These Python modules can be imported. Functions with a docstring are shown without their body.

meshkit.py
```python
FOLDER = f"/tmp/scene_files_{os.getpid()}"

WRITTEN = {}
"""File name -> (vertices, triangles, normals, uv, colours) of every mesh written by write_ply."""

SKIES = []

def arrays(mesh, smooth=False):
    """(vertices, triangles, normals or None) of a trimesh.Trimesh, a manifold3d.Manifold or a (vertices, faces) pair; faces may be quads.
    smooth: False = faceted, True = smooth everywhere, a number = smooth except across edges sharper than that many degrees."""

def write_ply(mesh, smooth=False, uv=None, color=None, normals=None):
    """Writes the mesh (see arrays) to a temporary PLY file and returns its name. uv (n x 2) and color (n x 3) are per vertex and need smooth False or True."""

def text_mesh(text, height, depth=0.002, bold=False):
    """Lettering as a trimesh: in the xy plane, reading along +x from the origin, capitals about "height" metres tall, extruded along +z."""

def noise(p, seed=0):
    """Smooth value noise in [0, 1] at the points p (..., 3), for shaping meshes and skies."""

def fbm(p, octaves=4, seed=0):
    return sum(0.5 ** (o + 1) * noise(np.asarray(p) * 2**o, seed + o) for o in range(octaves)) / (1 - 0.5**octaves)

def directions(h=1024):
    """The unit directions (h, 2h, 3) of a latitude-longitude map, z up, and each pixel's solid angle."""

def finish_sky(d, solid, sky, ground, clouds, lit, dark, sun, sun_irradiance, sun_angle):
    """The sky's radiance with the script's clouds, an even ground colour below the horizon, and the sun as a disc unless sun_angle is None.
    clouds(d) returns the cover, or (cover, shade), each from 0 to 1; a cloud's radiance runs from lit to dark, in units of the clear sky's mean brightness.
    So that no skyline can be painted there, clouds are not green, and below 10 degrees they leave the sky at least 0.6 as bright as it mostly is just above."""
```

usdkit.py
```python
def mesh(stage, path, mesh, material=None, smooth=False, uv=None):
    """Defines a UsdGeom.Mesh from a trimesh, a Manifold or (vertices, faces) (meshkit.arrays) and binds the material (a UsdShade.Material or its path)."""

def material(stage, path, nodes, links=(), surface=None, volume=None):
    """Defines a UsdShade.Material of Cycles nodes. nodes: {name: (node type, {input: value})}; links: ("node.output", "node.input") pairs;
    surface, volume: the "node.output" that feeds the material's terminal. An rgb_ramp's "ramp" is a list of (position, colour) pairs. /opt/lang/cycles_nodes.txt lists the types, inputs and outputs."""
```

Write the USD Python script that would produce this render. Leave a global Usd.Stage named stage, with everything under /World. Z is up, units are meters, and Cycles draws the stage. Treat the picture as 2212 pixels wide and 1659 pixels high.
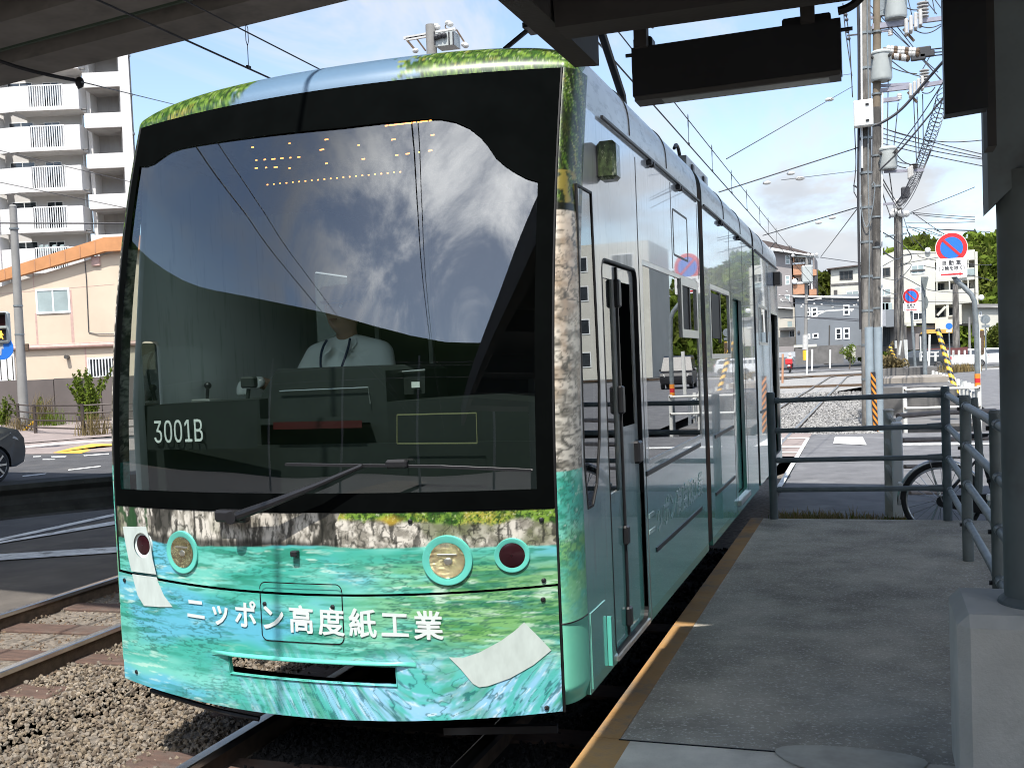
import math, random
import numpy as np, trimesh, usdkit, meshkit
from pxr import Usd, UsdGeom, UsdLux, UsdShade, Sdf, Gf, Vt
from shapely.geometry import Polygon, box as sbox
from shapely.ops import unary_union
from shapely import affinity
from meshkit import noise, fbm

stage = Usd.Stage.CreateInMemory()
UsdGeom.SetStageUpAxis(stage, UsdGeom.Tokens.z)
UsdGeom.SetStageMetersPerUnit(stage, 1.0)
UsdGeom.Xform.Define(stage, '/World'); UsdGeom.Scope.Define(stage, '/World/Looks')
V = np.array
rng = np.random.default_rng(7)

# ------------------------------------------------------------------ camera, sky, sun, exposure
EYE = V([0., 0., 1.605]); YAW, PITCH, ROLL = .3417, -.0457, -.0425
FPX, CX, CY, PW, PH = 2202., 1104.5, 892.8, 2212., 1659.
EXPOSURE = 1.4
SUN_EL, SUN_AZ = math.radians(62), math.radians(177)      # azimuth clockwise from +y
SUN_I, SKY_S = .78, 0.10

def _axes():
    r = V([math.cos(YAW), math.sin(YAW), 0]); f = V([-math.sin(YAW), math.cos(YAW), 0]); u = V([0, 0, 1.])
    f2 = f*math.cos(PITCH)+u*math.sin(PITCH); u2 = u*math.cos(PITCH)-f*math.sin(PITCH)
    return r*math.cos(ROLL)+u2*math.sin(ROLL), u2*math.cos(ROLL)-r*math.sin(ROLL), f2
RX, UX, FX = _axes()
cam = UsdGeom.Camera.Define(stage, '/World/Camera')
m = Gf.Matrix4d(*[float(v) for v in (*RX, 0, *UX, 0, *(-FX), 0, *EYE, 1)])
cam.AddTransformOp().Set(m)
HA = 36.0
cam.CreateHorizontalApertureAttr(HA); cam.CreateVerticalApertureAttr(HA*PH/PW)
cam.CreateFocalLengthAttr(HA*FPX/PW)
cam.CreateHorizontalApertureOffsetAttr((PW/2-CX)/PW*HA)
cam.CreateVerticalApertureOffsetAttr((CY-PH/2)/PW*HA)
cam.CreateClippingRangeAttr(Gf.Vec2f(.05, 5000)); cam.CreateExposureAttr(EXPOSURE)

sun_dir = V([math.sin(SUN_AZ)*math.cos(SUN_EL), math.cos(SUN_AZ)*math.cos(SUN_EL), math.sin(SUN_EL)])
CLOUD = 3.3
dm = usdkit.material(stage, '/World/Looks/sky_look', {
    'sky': ('sky_texture', {'sky_type': 'single_scattering', 'sun_disc': False, 'sun_elevation': SUN_EL, 'sun_rotation': SUN_AZ,
                            'air_density': 1.0, 'aerosol_density': 0.35, 'ozone_density': 1.0}),
    'tc': ('texture_coordinate', {}),
    'sep': ('separate_xyz', {}),
    'zp': ('math', {'math_type': 'add', 'value2': .22}),
    'dx': ('math', {'math_type': 'divide'}), 'dy': ('math', {'math_type': 'divide'}),
    'flat': ('combine_xyz', {'z': 0.}),
    'map1': ('mapping', {'scale': (1, 1, 2.2), 'location': (3.1, 1.7, 0)}),
    'cum': ('noise_texture', {'scale': 4.6, 'detail': 9, 'roughness': .55}),
    'elr': ('rgb_ramp', {'ramp': [(0, (.62,)*3), (.09, (.60,)*3), (.16, (.47,)*3), (.26, (.30,)*3), (.5, (.28,)*3), (1, (.25,)*3)]}),
    'csum': ('math', {'math_type': 'add'}),
    'cov': ('map_range', {'range_type': 'smoothstep', 'from_min': .985, 'from_max': 1.10}),
    'map2': ('mapping', {'scale': (1.2, .55, 1), 'location': (5.4, 2.2, 0), 'rotation': (0, 0, .6)}),
    'cir': ('noise_texture', {'scale': 1.15, 'detail': 10, 'roughness': .62, 'distortion': 1.4}),
    'cirr': ('map_range', {'range_type': 'smoothstep', 'from_min': .42, 'from_max': .68, 'to_min': .12, 'to_max': 1.}), 'side': ('map_range', {'range_type': 'smoothstep', 'from_min': -.25, 'from_max': .35, 'to_min': .45, 'to_max': .78}), 'cf': ('math', {'math_type': 'multiply', 'use_clamp': True}), 'sn': ('math', {'math_type': 'multiply_add', 'value2': .55}), 'gl': ('math', {'math_type': 'power', 'value2': 3.2}), 'gk': ('math', {'math_type': 'multiply_add', 'value2': 5., 'value3': 1.}), 'gc': ('mix_color', {'blend_type': 'multiply', 'fac': 1., 'a': (CLOUD*1.0, CLOUD*1.03, CLOUD*1.06), 'use_clamp': False}), 'gcm': ('combine_color', {}),
    'dot': ('vector_math', {'math_type': 'dot_product', 'vector2': tuple(V([.15, -.80, .56])/np.linalg.norm([.15, -.80, .56]))}),
    'near': ('map_range', {'range_type': 'smoothstep', 'from_min': .55, 'from_max': 1.0, 'to_max': 1.0}),
    
    'shade': ('noise_texture', {'scale': 9., 'detail': 6}),
    'ccol': ('rgb_ramp', {'ramp': [(.3, (.80, .84, .90)), (.6, (1, 1, 1))]}),
    'ck': ('mix_color', {'blend_type': 'multiply', 'fac': 1., 'b': (CLOUD*.93, CLOUD*.97, CLOUD*1.02), 'use_clamp': False}),
    'm1': ('mix_color', {'blend_type': 'mix'}), 'm2': ('mix_color', {'blend_type': 'mix'}),
    'bg': ('background_shader', {'strength': SKY_S}),
}, [('tc.generated', 'sep.vector'), ('sep.z', 'zp.value1'), ('sep.x', 'dx.value1'), ('zp.value', 'dx.value2'), ('sep.y', 'dy.value1'), ('zp.value', 'dy.value2'),
    ('dx.value', 'flat.x'), ('dy.value', 'flat.y'), ('flat.vector', 'map2.vector'), ('map2.vector', 'cir.vector'), ('cir.fac', 'cirr.value'),
    ('tc.generated', 'map1.vector'), ('map1.vector', 'cum.vector'), ('sep.z', 'elr.fac'), ('cum.fac', 'csum.value1'), ('elr.color', 'csum.value2'), ('csum.value', 'cov.value'),
    ('map1.vector', 'shade.vector'), ('shade.fac', 'ccol.fac'), ('ccol.color', 'ck.a'),
    ('sky.color', 'm2.a'), ('sep.y', 'side.value'), ('cirr.result', 'cf.value1'), ('near.result', 'sn.value1'), ('side.result', 'sn.value3'), ('sn.value', 'cf.value2'), ('cf.value', 'm2.fac'), ('tc.generated', 'dot.vector1'), ('dot.value', 'near.value'), ('near.result', 'gl.value1'), ('gl.value', 'gk.value1'), ('gk.value', 'gcm.r'), ('gk.value', 'gcm.g'), ('gk.value', 'gcm.b'), ('gcm.color', 'gc.b'), ('gc.result', 'm2.b'), ('m2.result', 'm1.a'), ('ck.result', 'm1.b'), ('cov.result', 'm1.fac'), ('m1.result', 'bg.color')],
    surface='bg.background')
dome = UsdLux.DomeLight.Define(stage, '/World/sky'); dome.CreateIntensityAttr(1.0)
UsdShade.MaterialBindingAPI.Apply(dome.GetPrim()).Bind(dm)
dome.GetPrim().SetCustomDataByKey('kind', 'structure'); dome.GetPrim().SetCustomDataByKey('label', 'pale blue sky with white clouds low over the houses')
sun = UsdLux.DistantLight.Define(stage, '/World/sun_light')
sun.CreateIntensityAttr(SUN_I); sun.CreateAngleAttr(.53); sun.CreateColorAttr(Gf.Vec3f(1, .96, .9)); sun.CreateNormalizeAttr(True)
zax = sun_dir; xax = np.cross([0, 0, 1.], zax); xax /= np.linalg.norm(xax); yax = np.cross(zax, xax)
sun.AddTransformOp().Set(Gf.Matrix4d(*[float(v) for v in (*xax, 0, *yax, 0, *zax, 0, 0, 0, 30, 1)]))

# ------------------------------------------------------------------ helpers
def ray(x, y): return FX+(x-CX)/FPX*RX-(y-CY)/FPX*UX
def aty(x, y, Y): d = ray(x, y); return EYE+d*((Y-EYE[1])/d[1])
def atx(x, y, X): d = ray(x, y); return EYE+d*((X-EYE[0])/d[0])
def atz(x, y, z): d = ray(x, y); return EYE+d*((z-EYE[2])/d[2])
def atd(x, y, depth): return EYE+ray(x, y)*depth
ORI = {'T': (0, 0, 2212/3031.), 'z1': (2280, 700, 5.53), 'z2': (2600, 680, 6.1444), 'z3': (2280, 950, 5.53), 'z4': (2580, 920, 5.821), 'z5': (2500, 1150, 4.0457), 'z6': (2480, 0, 5.53), 'z7': (2480, 280, 3.95), 'zl': (0, 900, 4.1475)}
for _k, _o in enumerate([(0, 0), (1010, 0), (2020, 0), (0, 760), (1010, 760), (2020, 760), (0, 1513), (1010, 1513), (2020, 1513)]):
    ORI[_k+1] = (*_o, 2.183)
def D(c, x, y):
    a, b, s = ORI[c]; return ((a+x/s)/1.37025, (b+y/s)/1.37025)

_used = {}
def numbered(parent, name):
    k = parent+'/'+name; n = _used.get(k, 0); _used[k] = n+1
    return k if n == 0 else f'{k}_{n:03d}'
def tag(path, label=None, cat=None, group=None, kind=None):
    p = stage.GetPrimAtPath(path)
    for k, v in (('label', label), ('category', cat), ('group', group), ('kind', kind)):
        if v: p.SetCustomDataByKey(k, v)
    return path
LOC = {}
def thing(name, label, cat, loc=(0, 0, 0), group=None):
    path = numbered('/World', name); x = UsdGeom.Xform.Define(stage, path)
    x.AddTranslateOp().Set(Gf.Vec3d(*map(float, loc))); x.AddRotateZOp().Set(0.)
    LOC[path] = V(loc, float) if not isinstance(loc, np.ndarray) else loc
    return tag(path, label, cat, group)
def base(path):
    while path not in LOC and path.count('/') > 1: path = path.rsplit('/', 1)[0]
    return LOC.get(path, np.zeros(3))
def arr(mesh):
    v, f, _ = meshkit.arrays(mesh, False); return v, f
def part(parent, name, mesh, mat, label=None, smooth=False, col=None):
    """a part, given in world coordinates"""
    path = numbered(parent, name); v, f = arr(mesh)
    g = usdkit.mesh(stage, path, (v-base(parent), f), mat, smooth=smooth)
    if col is not None:
        UsdGeom.PrimvarsAPI(g).CreatePrimvar('art', Sdf.ValueTypeNames.Color3fArray, 'vertex').Set(Vt.Vec3fArray.FromNumpy(np.asarray(col, np.float32)))
    if label: tag(path, label)
    return path
def solo(name, mesh, mat, label=None, cat=None, group=None, kind=None, smooth=False, col=None):
    p = part('/World', name, mesh, mat, label, smooth, col); return tag(p, label, cat, group, kind)
def copy(src, loc, rot=0, label=None, group=None):
    name = src.rsplit('/', 1)[1]
    path = numbered('/World', name); x = UsdGeom.Xform.Define(stage, path)
    x.GetPrim().GetReferences().AddInternalReference(src)
    for op in x.GetOrderedXformOps():
        if op.GetOpType() == UsdGeom.XformOp.TypeTranslate: op.Set(Gf.Vec3d(*map(float, loc)))
        else: op.Set(float(math.degrees(rot)))
    x.GetPrim().SetInstanceable(True); c = stage.GetPrimAtPath(src).GetCustomData()
    return tag(path, label or c.get('label'), c.get('category'), group or c.get('group'))

def cat(*ms):
    vs, fs, n = [], [], 0
    for mm in (ms[0] if len(ms) == 1 and isinstance(ms[0], list) else ms):
        v, f = arr(mm); vs.append(v); fs.append(f+n); n += len(v)
    return np.vstack(vs), np.vstack(fs)
BF = V([[0, 2, 1], [0, 3, 2], [4, 5, 6], [4, 6, 7], [0, 1, 5], [0, 5, 4], [1, 2, 6], [1, 6, 5], [2, 3, 7], [2, 7, 6], [3, 0, 4], [3, 4, 7]])
def box(x0, x1, y0, y1, z0, z1):
    return V([[x0, y0, z0], [x1, y0, z0], [x1, y1, z0], [x0, y1, z0], [x0, y0, z1], [x1, y0, z1], [x1, y1, z1], [x0, y1, z1]], float), BF
def cbox(c, s, rz=0, ch=0.):
    """box with centre c and size s, turned rz about z, with chamfered edges"""
    h = V(s, float)/2
    if ch <= 0: v, f = box(-h[0], h[0], -h[1], h[1], -h[2], h[2])
    else:
        p = []
        for sx in (-1, 1):
            for sy in (-1, 1):
                for sz in (-1, 1):
                    q = V([sx, sy, sz])*h
                    for k in range(3):
                        o = q-V([sx, sy, sz])*ch; o[k] = q[k]; p.append(o)
        t = trimesh.Trimesh(V(p)).convex_hull; v, f = V(t.vertices), V(t.faces)
    if rz:
        c_, s_ = math.cos(rz), math.sin(rz); v = v@V([[c_, s_, 0], [-s_, c_, 0], [0, 0, 1]])
    return v+V(c, float), f
def tube(pts, r, sides=8, caps=True):
    p = V(pts, float); n = len(p); r = np.broadcast_to(V(r, float), (n,))
    t = np.gradient(p, axis=0) if n > 2 else np.repeat((p[1]-p[0])[None], 2, 0)
    t = t/np.linalg.norm(t, axis=1, keepdims=True)
    a = np.cross(t[0], [0, 0, 1.]) if abs(t[0][2]) < .9 else np.cross(t[0], [0, 1., 0])
    a /= np.linalg.norm(a); A = []
    for k in range(n):
        a = a-t[k]*(a@t[k]); a = a/np.linalg.norm(a); A.append(a)
    A = V(A); B = np.cross(t, A); ang = np.arange(sides)*2*np.pi/sides
    v = p[:, None]+r[:, None, None]*(np.cos(ang)[None, :, None]*A[:, None]+np.sin(ang)[None, :, None]*B[:, None])
    i, j = np.meshgrid(np.arange(n-1), np.arange(sides), indexing='ij')
    q = np.stack([i*sides+j, i*sides+(j+1) % sides, (i+1)*sides+(j+1) % sides, (i+1)*sides+j], -1).reshape(-1, 4)
    f = [*q[:, [0, 1, 2]], *q[:, [0, 2, 3]]]; v = v.reshape(-1, 3)
    if caps:
        k = len(v); v = np.vstack([v, p[0], p[-1]])
        for j in range(sides):
            f.append([k, (j+1) % sides, j]); f.append([k+1, (n-1)*sides+j, (n-1)*sides+(j+1) % sides])
    return v, V(f)
def cyl(p0, p1, r0, r1=None, sides=14): return tube([p0, p1], [r0, r0 if r1 is None else r1], sides)
def bar(p0, p1, w, h):
    """rectangular bar between two points, w across, h up"""
    p0, p1 = V(p0, float), V(p1, float); t = (p1-p0)/np.linalg.norm(p1-p0)
    a = np.cross(t, [0, 0, 1.]) if abs(t[2]) < .95 else V([1., 0, 0]); a /= np.linalg.norm(a); b = np.cross(a, t)
    a, b = a*w/2, b*h/2
    return V([p0-a-b, p0+a-b, p1+a-b, p1-a-b, p0-a+b, p0+a+b, p1+a+b, p1-a+b]), BF
def lathe(prof, c=(0, 0, 0), axis='z', sides=24):
    pr = V(prof, float); ang = np.arange(sides)*2*np.pi/sides; n = len(pr)
    v = np.stack([pr[:, None, 0]*np.cos(ang), pr[:, None, 0]*np.sin(ang), np.repeat(pr[:, None, 1], sides, 1)], -1).reshape(-1, 3)
    i, j = np.meshgrid(np.arange(n-1), np.arange(sides), indexing='ij')
    q = np.stack([i*sides+j, i*sides+(j+1) % sides, (i+1)*sides+(j+1) % sides, (i+1)*sides+j], -1).reshape(-1, 4)
    if axis == 'y': v = v[:, [0, 2, 1]]*V([1, 1, -1.])
    if axis == 'x': v = v[:, [2, 1, 0]]*V([1, 1, -1.])
    return v+V(c, float), np.vstack([q[:, [0, 1, 2]], q[:, [0, 2, 3]]])
def ball(c, r, sub=2):
    t = trimesh.creation.icosphere(subdivisions=sub); return V(t.vertices)*V(r)+V(c, float), V(t.faces)
def sheet(pts):
    """flat polygon fan from points"""
    p = V(pts, float); return p, V([[0, k, k+1] for k in range(1, len(p)-1)])
def grid(P):
    """quad grid of points (n, m, 3)"""
    n, k = P.shape[:2]; i, j = np.meshgrid(np.arange(n-1), np.arange(k-1), indexing='ij')
    q = np.stack([i*k+j, i*k+j+1, (i+1)*k+j+1, (i+1)*k+j], -1).reshape(-1, 4)
    return P.reshape(-1, 3), np.vstack([q[:, [0, 1, 2]], q[:, [0, 2, 3]]])
def extr(poly, depth):
    gs = [g for g in getattr(poly, 'geoms', [poly]) if g.area > 1e-9]
    return cat([trimesh.creation.extrude_polygon(g, depth, engine='earcut') for g in gs])
def onto(mesh, O, U, W):
    """mesh in (u, v, n) to the plane with origin O and axes U, W"""
    v, f = arr(mesh); N = np.cross(U, W); return v[:, :1]*V(U)+v[:, 1:2]*V(W)+v[:, 2:]*N+V(O), f
GLYPHS = {
 'ニ': '7,5 8,17 91,16 90,4;16,67 82,67 82,55 17,54',
 'ッ': '28,-3 29,1 48,9 61,21 70,37 74,56 86,53 81,32 75,20 60,3 38,-10 35,-10;39,53 40,57 50,59 58,38 57,33 47,31;16,47 16,51 18,52 23,54 28,52 36,32 35,27 25,25',
 'ポ': '7,61 43,62 44,80 56,79 56,62 75,62 70,68 69,78 72,84 81,88 89,86 95,77 94,69 89,64 89,50 56,50 56,2 52,-5 45,-7 30,-6 28,-1 29,6 43,5 43,50 8,50/78,77 80,70 84,70 86,72 86,77 84,79 80,79;65,36 70,41 75,42 87,26 93,16 93,12 86,8 82,8 73,26;4,13 24,42 34,38 32,31 14,7 10,8',
 'ン': '12,5 13,8 35,13 55,23 75,41 87,60 92,55 94,47 86,35 73,21 58,10 37,0 22,-4 18,-4;15,66 17,71 21,75 24,75 45,59 50,54 50,51 43,44 41,44',
 '高': '4,66 5,76 44,76 42,84 50,87 54,85 57,76 96,75 96,67 94,65 79,65 82,62 82,41 80,39 21,39 19,40 19,63 22,63 22,65/31,50 69,49 70,53 32,54;8,-10 8,37 92,37 93,0 90,-8 73,-10 69,0 38,0 36,-5 28,-5 26,-4 26,25 28,27 20,27 19,-9/71,26 73,24 72,0 81,0 81,27/38,16 37,10 62,10 62,16',
 '度': '2,-7 10,25 11,76 48,76 45,84 56,87 61,76 97,75 96,65 80,65 80,58 95,58 96,49 80,48 79,31 37,31 37,47 23,48 21,29 22,28 84,28 88,26 89,23 86,18 72,5 97,0 98,-3 93,-10 75,-8 58,-2 25,-10 21,-10 17,-2 12,-10/47,17 54,11 59,10 69,17/48,59 68,58 68,65 48,65/49,48 48,41 68,41 68,48/17,-1 19,1 34,2 43,4 43,6 32,18 23,18 20,20 16,1/22,59 37,58 37,65 22,65',
 '紙': '2,-5 7,21 4,24 2,32 13,41 16,46 5,45 2,55 11,64 21,85 25,87 32,84 33,81 20,58 26,59 32,71 36,71 42,67 42,63 32,49 37,49 43,35 44,76 90,85 95,79 95,76 79,72 79,48 96,47 97,37 80,36 80,31 82,16 86,4 89,4 90,18 93,18 99,14 99,5 96,-5 91,-9 85,-9 78,-4 73,8 68,36 55,36 55,6 60,6 70,10 72,8 72,-1 45,-11 40,-4 43,3 35,1 30,18 30,-3 23,-5 21,-4 19,16 18,16 12,-7 8,-8/67,69 55,68 55,47 68,47 68,67/40,24 42,13 44,13 44,24/10,22 17,20 22,22 29,22 34,24 34,27 16,25/23,37 30,37 29,43 27,43/30,21 28,19 30,19',
 '工': '3,-1 4,9 44,10 44,63 10,63 8,65 9,75 92,74 91,63 56,63 56,10 96,9 97,-2 5,-3',
 '業': '2,-2 3,2 19,6 31,13 5,14 5,24 44,25 44,28 14,29 15,38 43,38 44,40 9,41 10,51 29,52 27,58 5,58 5,68 19,68 13,83 23,85 33,68 35,68 35,86 37,87 46,86 47,68 54,68 54,86 56,87 65,86 65,68 71,70 78,85 89,82 82,68 95,68 95,58 74,58 72,52 91,51 92,42 56,40 57,38 86,38 87,29 57,28 56,25 95,24 96,14 69,13 78,7 97,2 98,-2 93,-9 78,-5 66,1 57,8 56,7 55,-10 44,-10 43,7 26,-3 10,-9 8,-9/40,57 42,51 58,51 61,57',
 '自': '15,71 41,71 44,85 55,84 51,71 86,71 86,-9 77,-9 75,-4 26,-4 24,-10 15,-9/25,28 76,27 76,40 25,40/26,18 25,5 76,5 76,18/26,62 25,49 76,49 76,62',
 '動': '3,61 3,68 25,69 25,73 6,72 5,80 44,84 50,84 53,77 34,74 34,68 55,68 55,62 64,62 64,83 74,84 74,62 95,61 93,8 88,-7 69,-9 66,-2 82,2 84,53 73,53 67,14 50,-10 42,-2 5,-6 4,3 25,6 25,12 6,12 6,20 25,21 25,24 6,24 6,56 25,56 25,59/34,6 53,8 58,17 64,53 53,53 53,24 34,24 34,20 54,18 53,12 34,12/35,60 34,56 52,56 52,60/34,32 45,31 45,36 34,36/34,44 45,43 45,49 34,49/14,32 25,31 25,36 14,36/15,48 14,43 25,43 25,49',
 '車': '4,6 5,14 45,15 45,21 15,21 15,62 45,62 45,67 8,67 8,76 45,76 45,85 54,85 55,76 93,75 92,67 55,67 55,62 86,61 86,22 55,21 55,15 96,14 96,5 55,5 55,-9 45,-10 45,5/55,30 76,29 76,37 55,37/55,46 76,45 76,54 55,54/24,30 45,29 45,37 24,37/24,46 45,45 45,54 24,54',
 '(': '8,23 12,60 25,83 30,77 19,50 18,20 24,-5 30,-15 26,-20 22,-19 16,-8',
 '2': '3,63 9,71 21,76 37,74 44,68 48,59 46,41 23,10 51,9 51,-1 3,0 3,6 27,29 37,49 36,60 30,66 19,66 10,58',
 '輪': '3,8 4,16 19,16 19,22 6,23 6,60 19,61 19,66 5,66 4,74 19,75 19,85 28,85 28,75 43,74 43,66 28,66 28,61 40,61 43,57 69,86 74,84 76,74 98,55 93,48 86,52 50,51 45,47 41,49 41,23 28,22 28,16 44,16 44,43 92,43 93,-3 88,-9 71,-8 71,14 65,14 65,-8 58,-8 58,14 52,14 51,-10 44,-9 44,8 28,7 28,-9 19,-9 19,7/79,0 84,-1 84,14 79,14/79,23 84,22 84,35 79,35/68,71 58,58 79,59/66,34 65,23 71,22 71,35/52,23 58,22 57,35 52,35/28,31 33,30 33,38 28,38/29,53 28,45 33,45 33,53/14,31 20,30 20,38 14,38/14,46 20,45 20,53 14,53',
 'を': '9,28 30,58 11,60 11,69 35,68 37,81 47,80 45,69 74,72 75,64 41,60 36,49 49,50 61,42 85,53 89,46 88,43 60,32 60,12 51,12 50,26 37,14 38,7 43,4 82,6 82,-4 79,-5 45,-6 29,2 29,20 50,36 47,41 33,40 18,24',
 '除': '7,-9 7,81 35,80 37,75 27,52 35,35 61,35 62,46 46,46 45,51 38,49 34,56 50,66 65,86 72,84 72,77 98,57 93,49 87,51 87,46 72,46 72,35 96,35 96,26 72,26 72,-1 64,-9 51,-9 49,-3 49,0 62,0 62,26 36,26 30,15 16,15 16,-7/67,70 51,55 82,56/17,72 16,23 25,23 27,36 18,53 25,71;90,-2 76,21 83,23 98,2;33,1 47,23 55,21 40,-3',
 'く': '20,34 21,43 62,81 71,75 70,71 32,39 73,1 70,-5 65,-8',
 ')': '3,-17 10,-4 16,22 15,49 3,79 11,83 22,59 26,29 19,-5 11,-20',
}
def glyph_poly(text, size, pitch=100.):
    out = []; x = 0
    for ch in text:
        for g in GLYPHS[ch].split(';'):
            rings = [[tuple(map(float, p.split(','))) for p in r.split(' ')] for r in g.split('/')]
            pg = Polygon([(a+x, b) for a, b in rings[0]], [[(a+x, b) for a, b in r] for r in rings[1:]]).buffer(0)
            out.append(pg)
        x += pitch if ord(ch) > 255 else pitch*.6
    from shapely import affinity
    return affinity.scale(unary_union(out), size/100., size/100., origin=(0, 0)), x*size/100.
def smooth_path(pts, n=24):
    from scipy.interpolate import CubicSpline
    p = V(pts, float); s = np.concatenate([[0], np.cumsum(np.linalg.norm(np.diff(p, axis=0), axis=1))])
    return CubicSpline(s, p)(np.linspace(0, s[-1], n))
def sag(p0, p1, d, n=16):
    t = np.linspace(0, 1, n)[:, None]; p = V(p0)*(1-t)+V(p1)*t; p[:, 2] -= 4*d*(t*(1-t))[:, 0]; return p

# ------------------------------------------------------------------ materials
def mat(name, col, rough=.6, metal=0., var=.12, scale=6., bump=0., bscale=60., spec=.5, coat=0., stain=None, detail=6, emit=None, stretch=(1, 1, 1)):
    """a principled material whose colour varies with noise in object space"""
    c = V(col, float); lo, hi = np.clip(c*(1-var), 0, 1), np.clip(c*(1+var), 0, 1)
    n = {'tc': ('geometry', {}), 'mp': ('mapping', {'scale': stretch}), 'n': ('noise_texture', {'scale': scale, 'detail': detail, 'roughness': .62}),
         'r': ('rgb_ramp', {'ramp': [(.3, tuple(lo)), (.7, tuple(hi))]}),
         'p': ('principled_bsdf', {'roughness': rough, 'metallic': metal, 'specular_ior_level': spec, 'coat_weight': coat, 'coat_roughness': .05})}
    l = [('tc.position', 'mp.vector'), ('mp.vector', 'n.vector'), ('n.fac', 'r.fac')]
    top = 'r.color'
    if stain:
        n['n2'] = ('noise_texture', {'scale': stain[1], 'detail': 8, 'roughness': .7}); n['mr'] = ('map_range', {'range_type': 'smoothstep', 'from_min': stain[2], 'from_max': stain[3], 'to_max': stain[4]})
        n['mx'] = ('mix_color', {'blend_type': 'mix', 'b': stain[0]}); n['mp2'] = ('mapping', {'scale': stain[5] if len(stain) > 5 else (1, 1, 1)})
        l += [('tc.position', 'mp2.vector'), ('mp2.vector', 'n2.vector'), ('n2.fac', 'mr.value'), ('mr.result', 'mx.fac'), (top, 'mx.a')]; top = 'mx.result'
    l.append((top, 'p.base_color'))
    if bump:
        n['b'] = ('noise_texture', {'scale': bscale, 'detail': 5, 'roughness': .6}); n['bp'] = ('bump', {'strength': bump, 'distance': .01})
        l += [('mp.vector', 'b.vector'), ('b.fac', 'bp.height'), ('bp.normal', 'p.normal')]
    if emit: n['p'][1].update({'emission_color': emit[0], 'emission_strength': emit[1]})
    return usdkit.material(stage, '/World/Looks/'+name, n, l, surface='p.BSDF')
def glass(name, tint, base_refl, rough=0., k=1.):
    return usdkit.material(stage, '/World/Looks/'+name, {'t': ('transparent_bsdf', {'color': tint}), 'g': ('glossy_bsdf', {'color': (1, 1, 1), 'roughness': rough}),
        'f': ('layer_weight', {'blend': .5}), 'pw': ('math', {'math_type': 'power', 'value2': 4.5}), 'm': ('math', {'math_type': 'multiply_add', 'value2': k*.9, 'value3': base_refl, 'use_clamp': True}), 'x': ('mix_closure', {})},
        [('f.facing', 'pw.value1'), ('pw.value', 'm.value1'), ('m.value', 'x.fac'), ('t.BSDF', 'x.closure1'), ('g.BSDF', 'x.closure2')], surface='x.closure')
def artmat(name, rough=.3, coat=.5, spec=.5):
    return usdkit.material(stage, '/World/Looks/'+name, {'a': ('attribute', {'attribute': 'art'}), 'p': ('principled_bsdf', {'roughness': rough, 'coat_weight': coat, 'coat_roughness': .03, 'specular_ior_level': spec})},
        [('a.color', 'p.base_color')], surface='p.BSDF')
def S(r, g, b):
    c = V([r, g, b])/255.; return tuple(np.where(c < .04045, c/12.92, ((c+.055)/1.055)**2.4))

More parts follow.
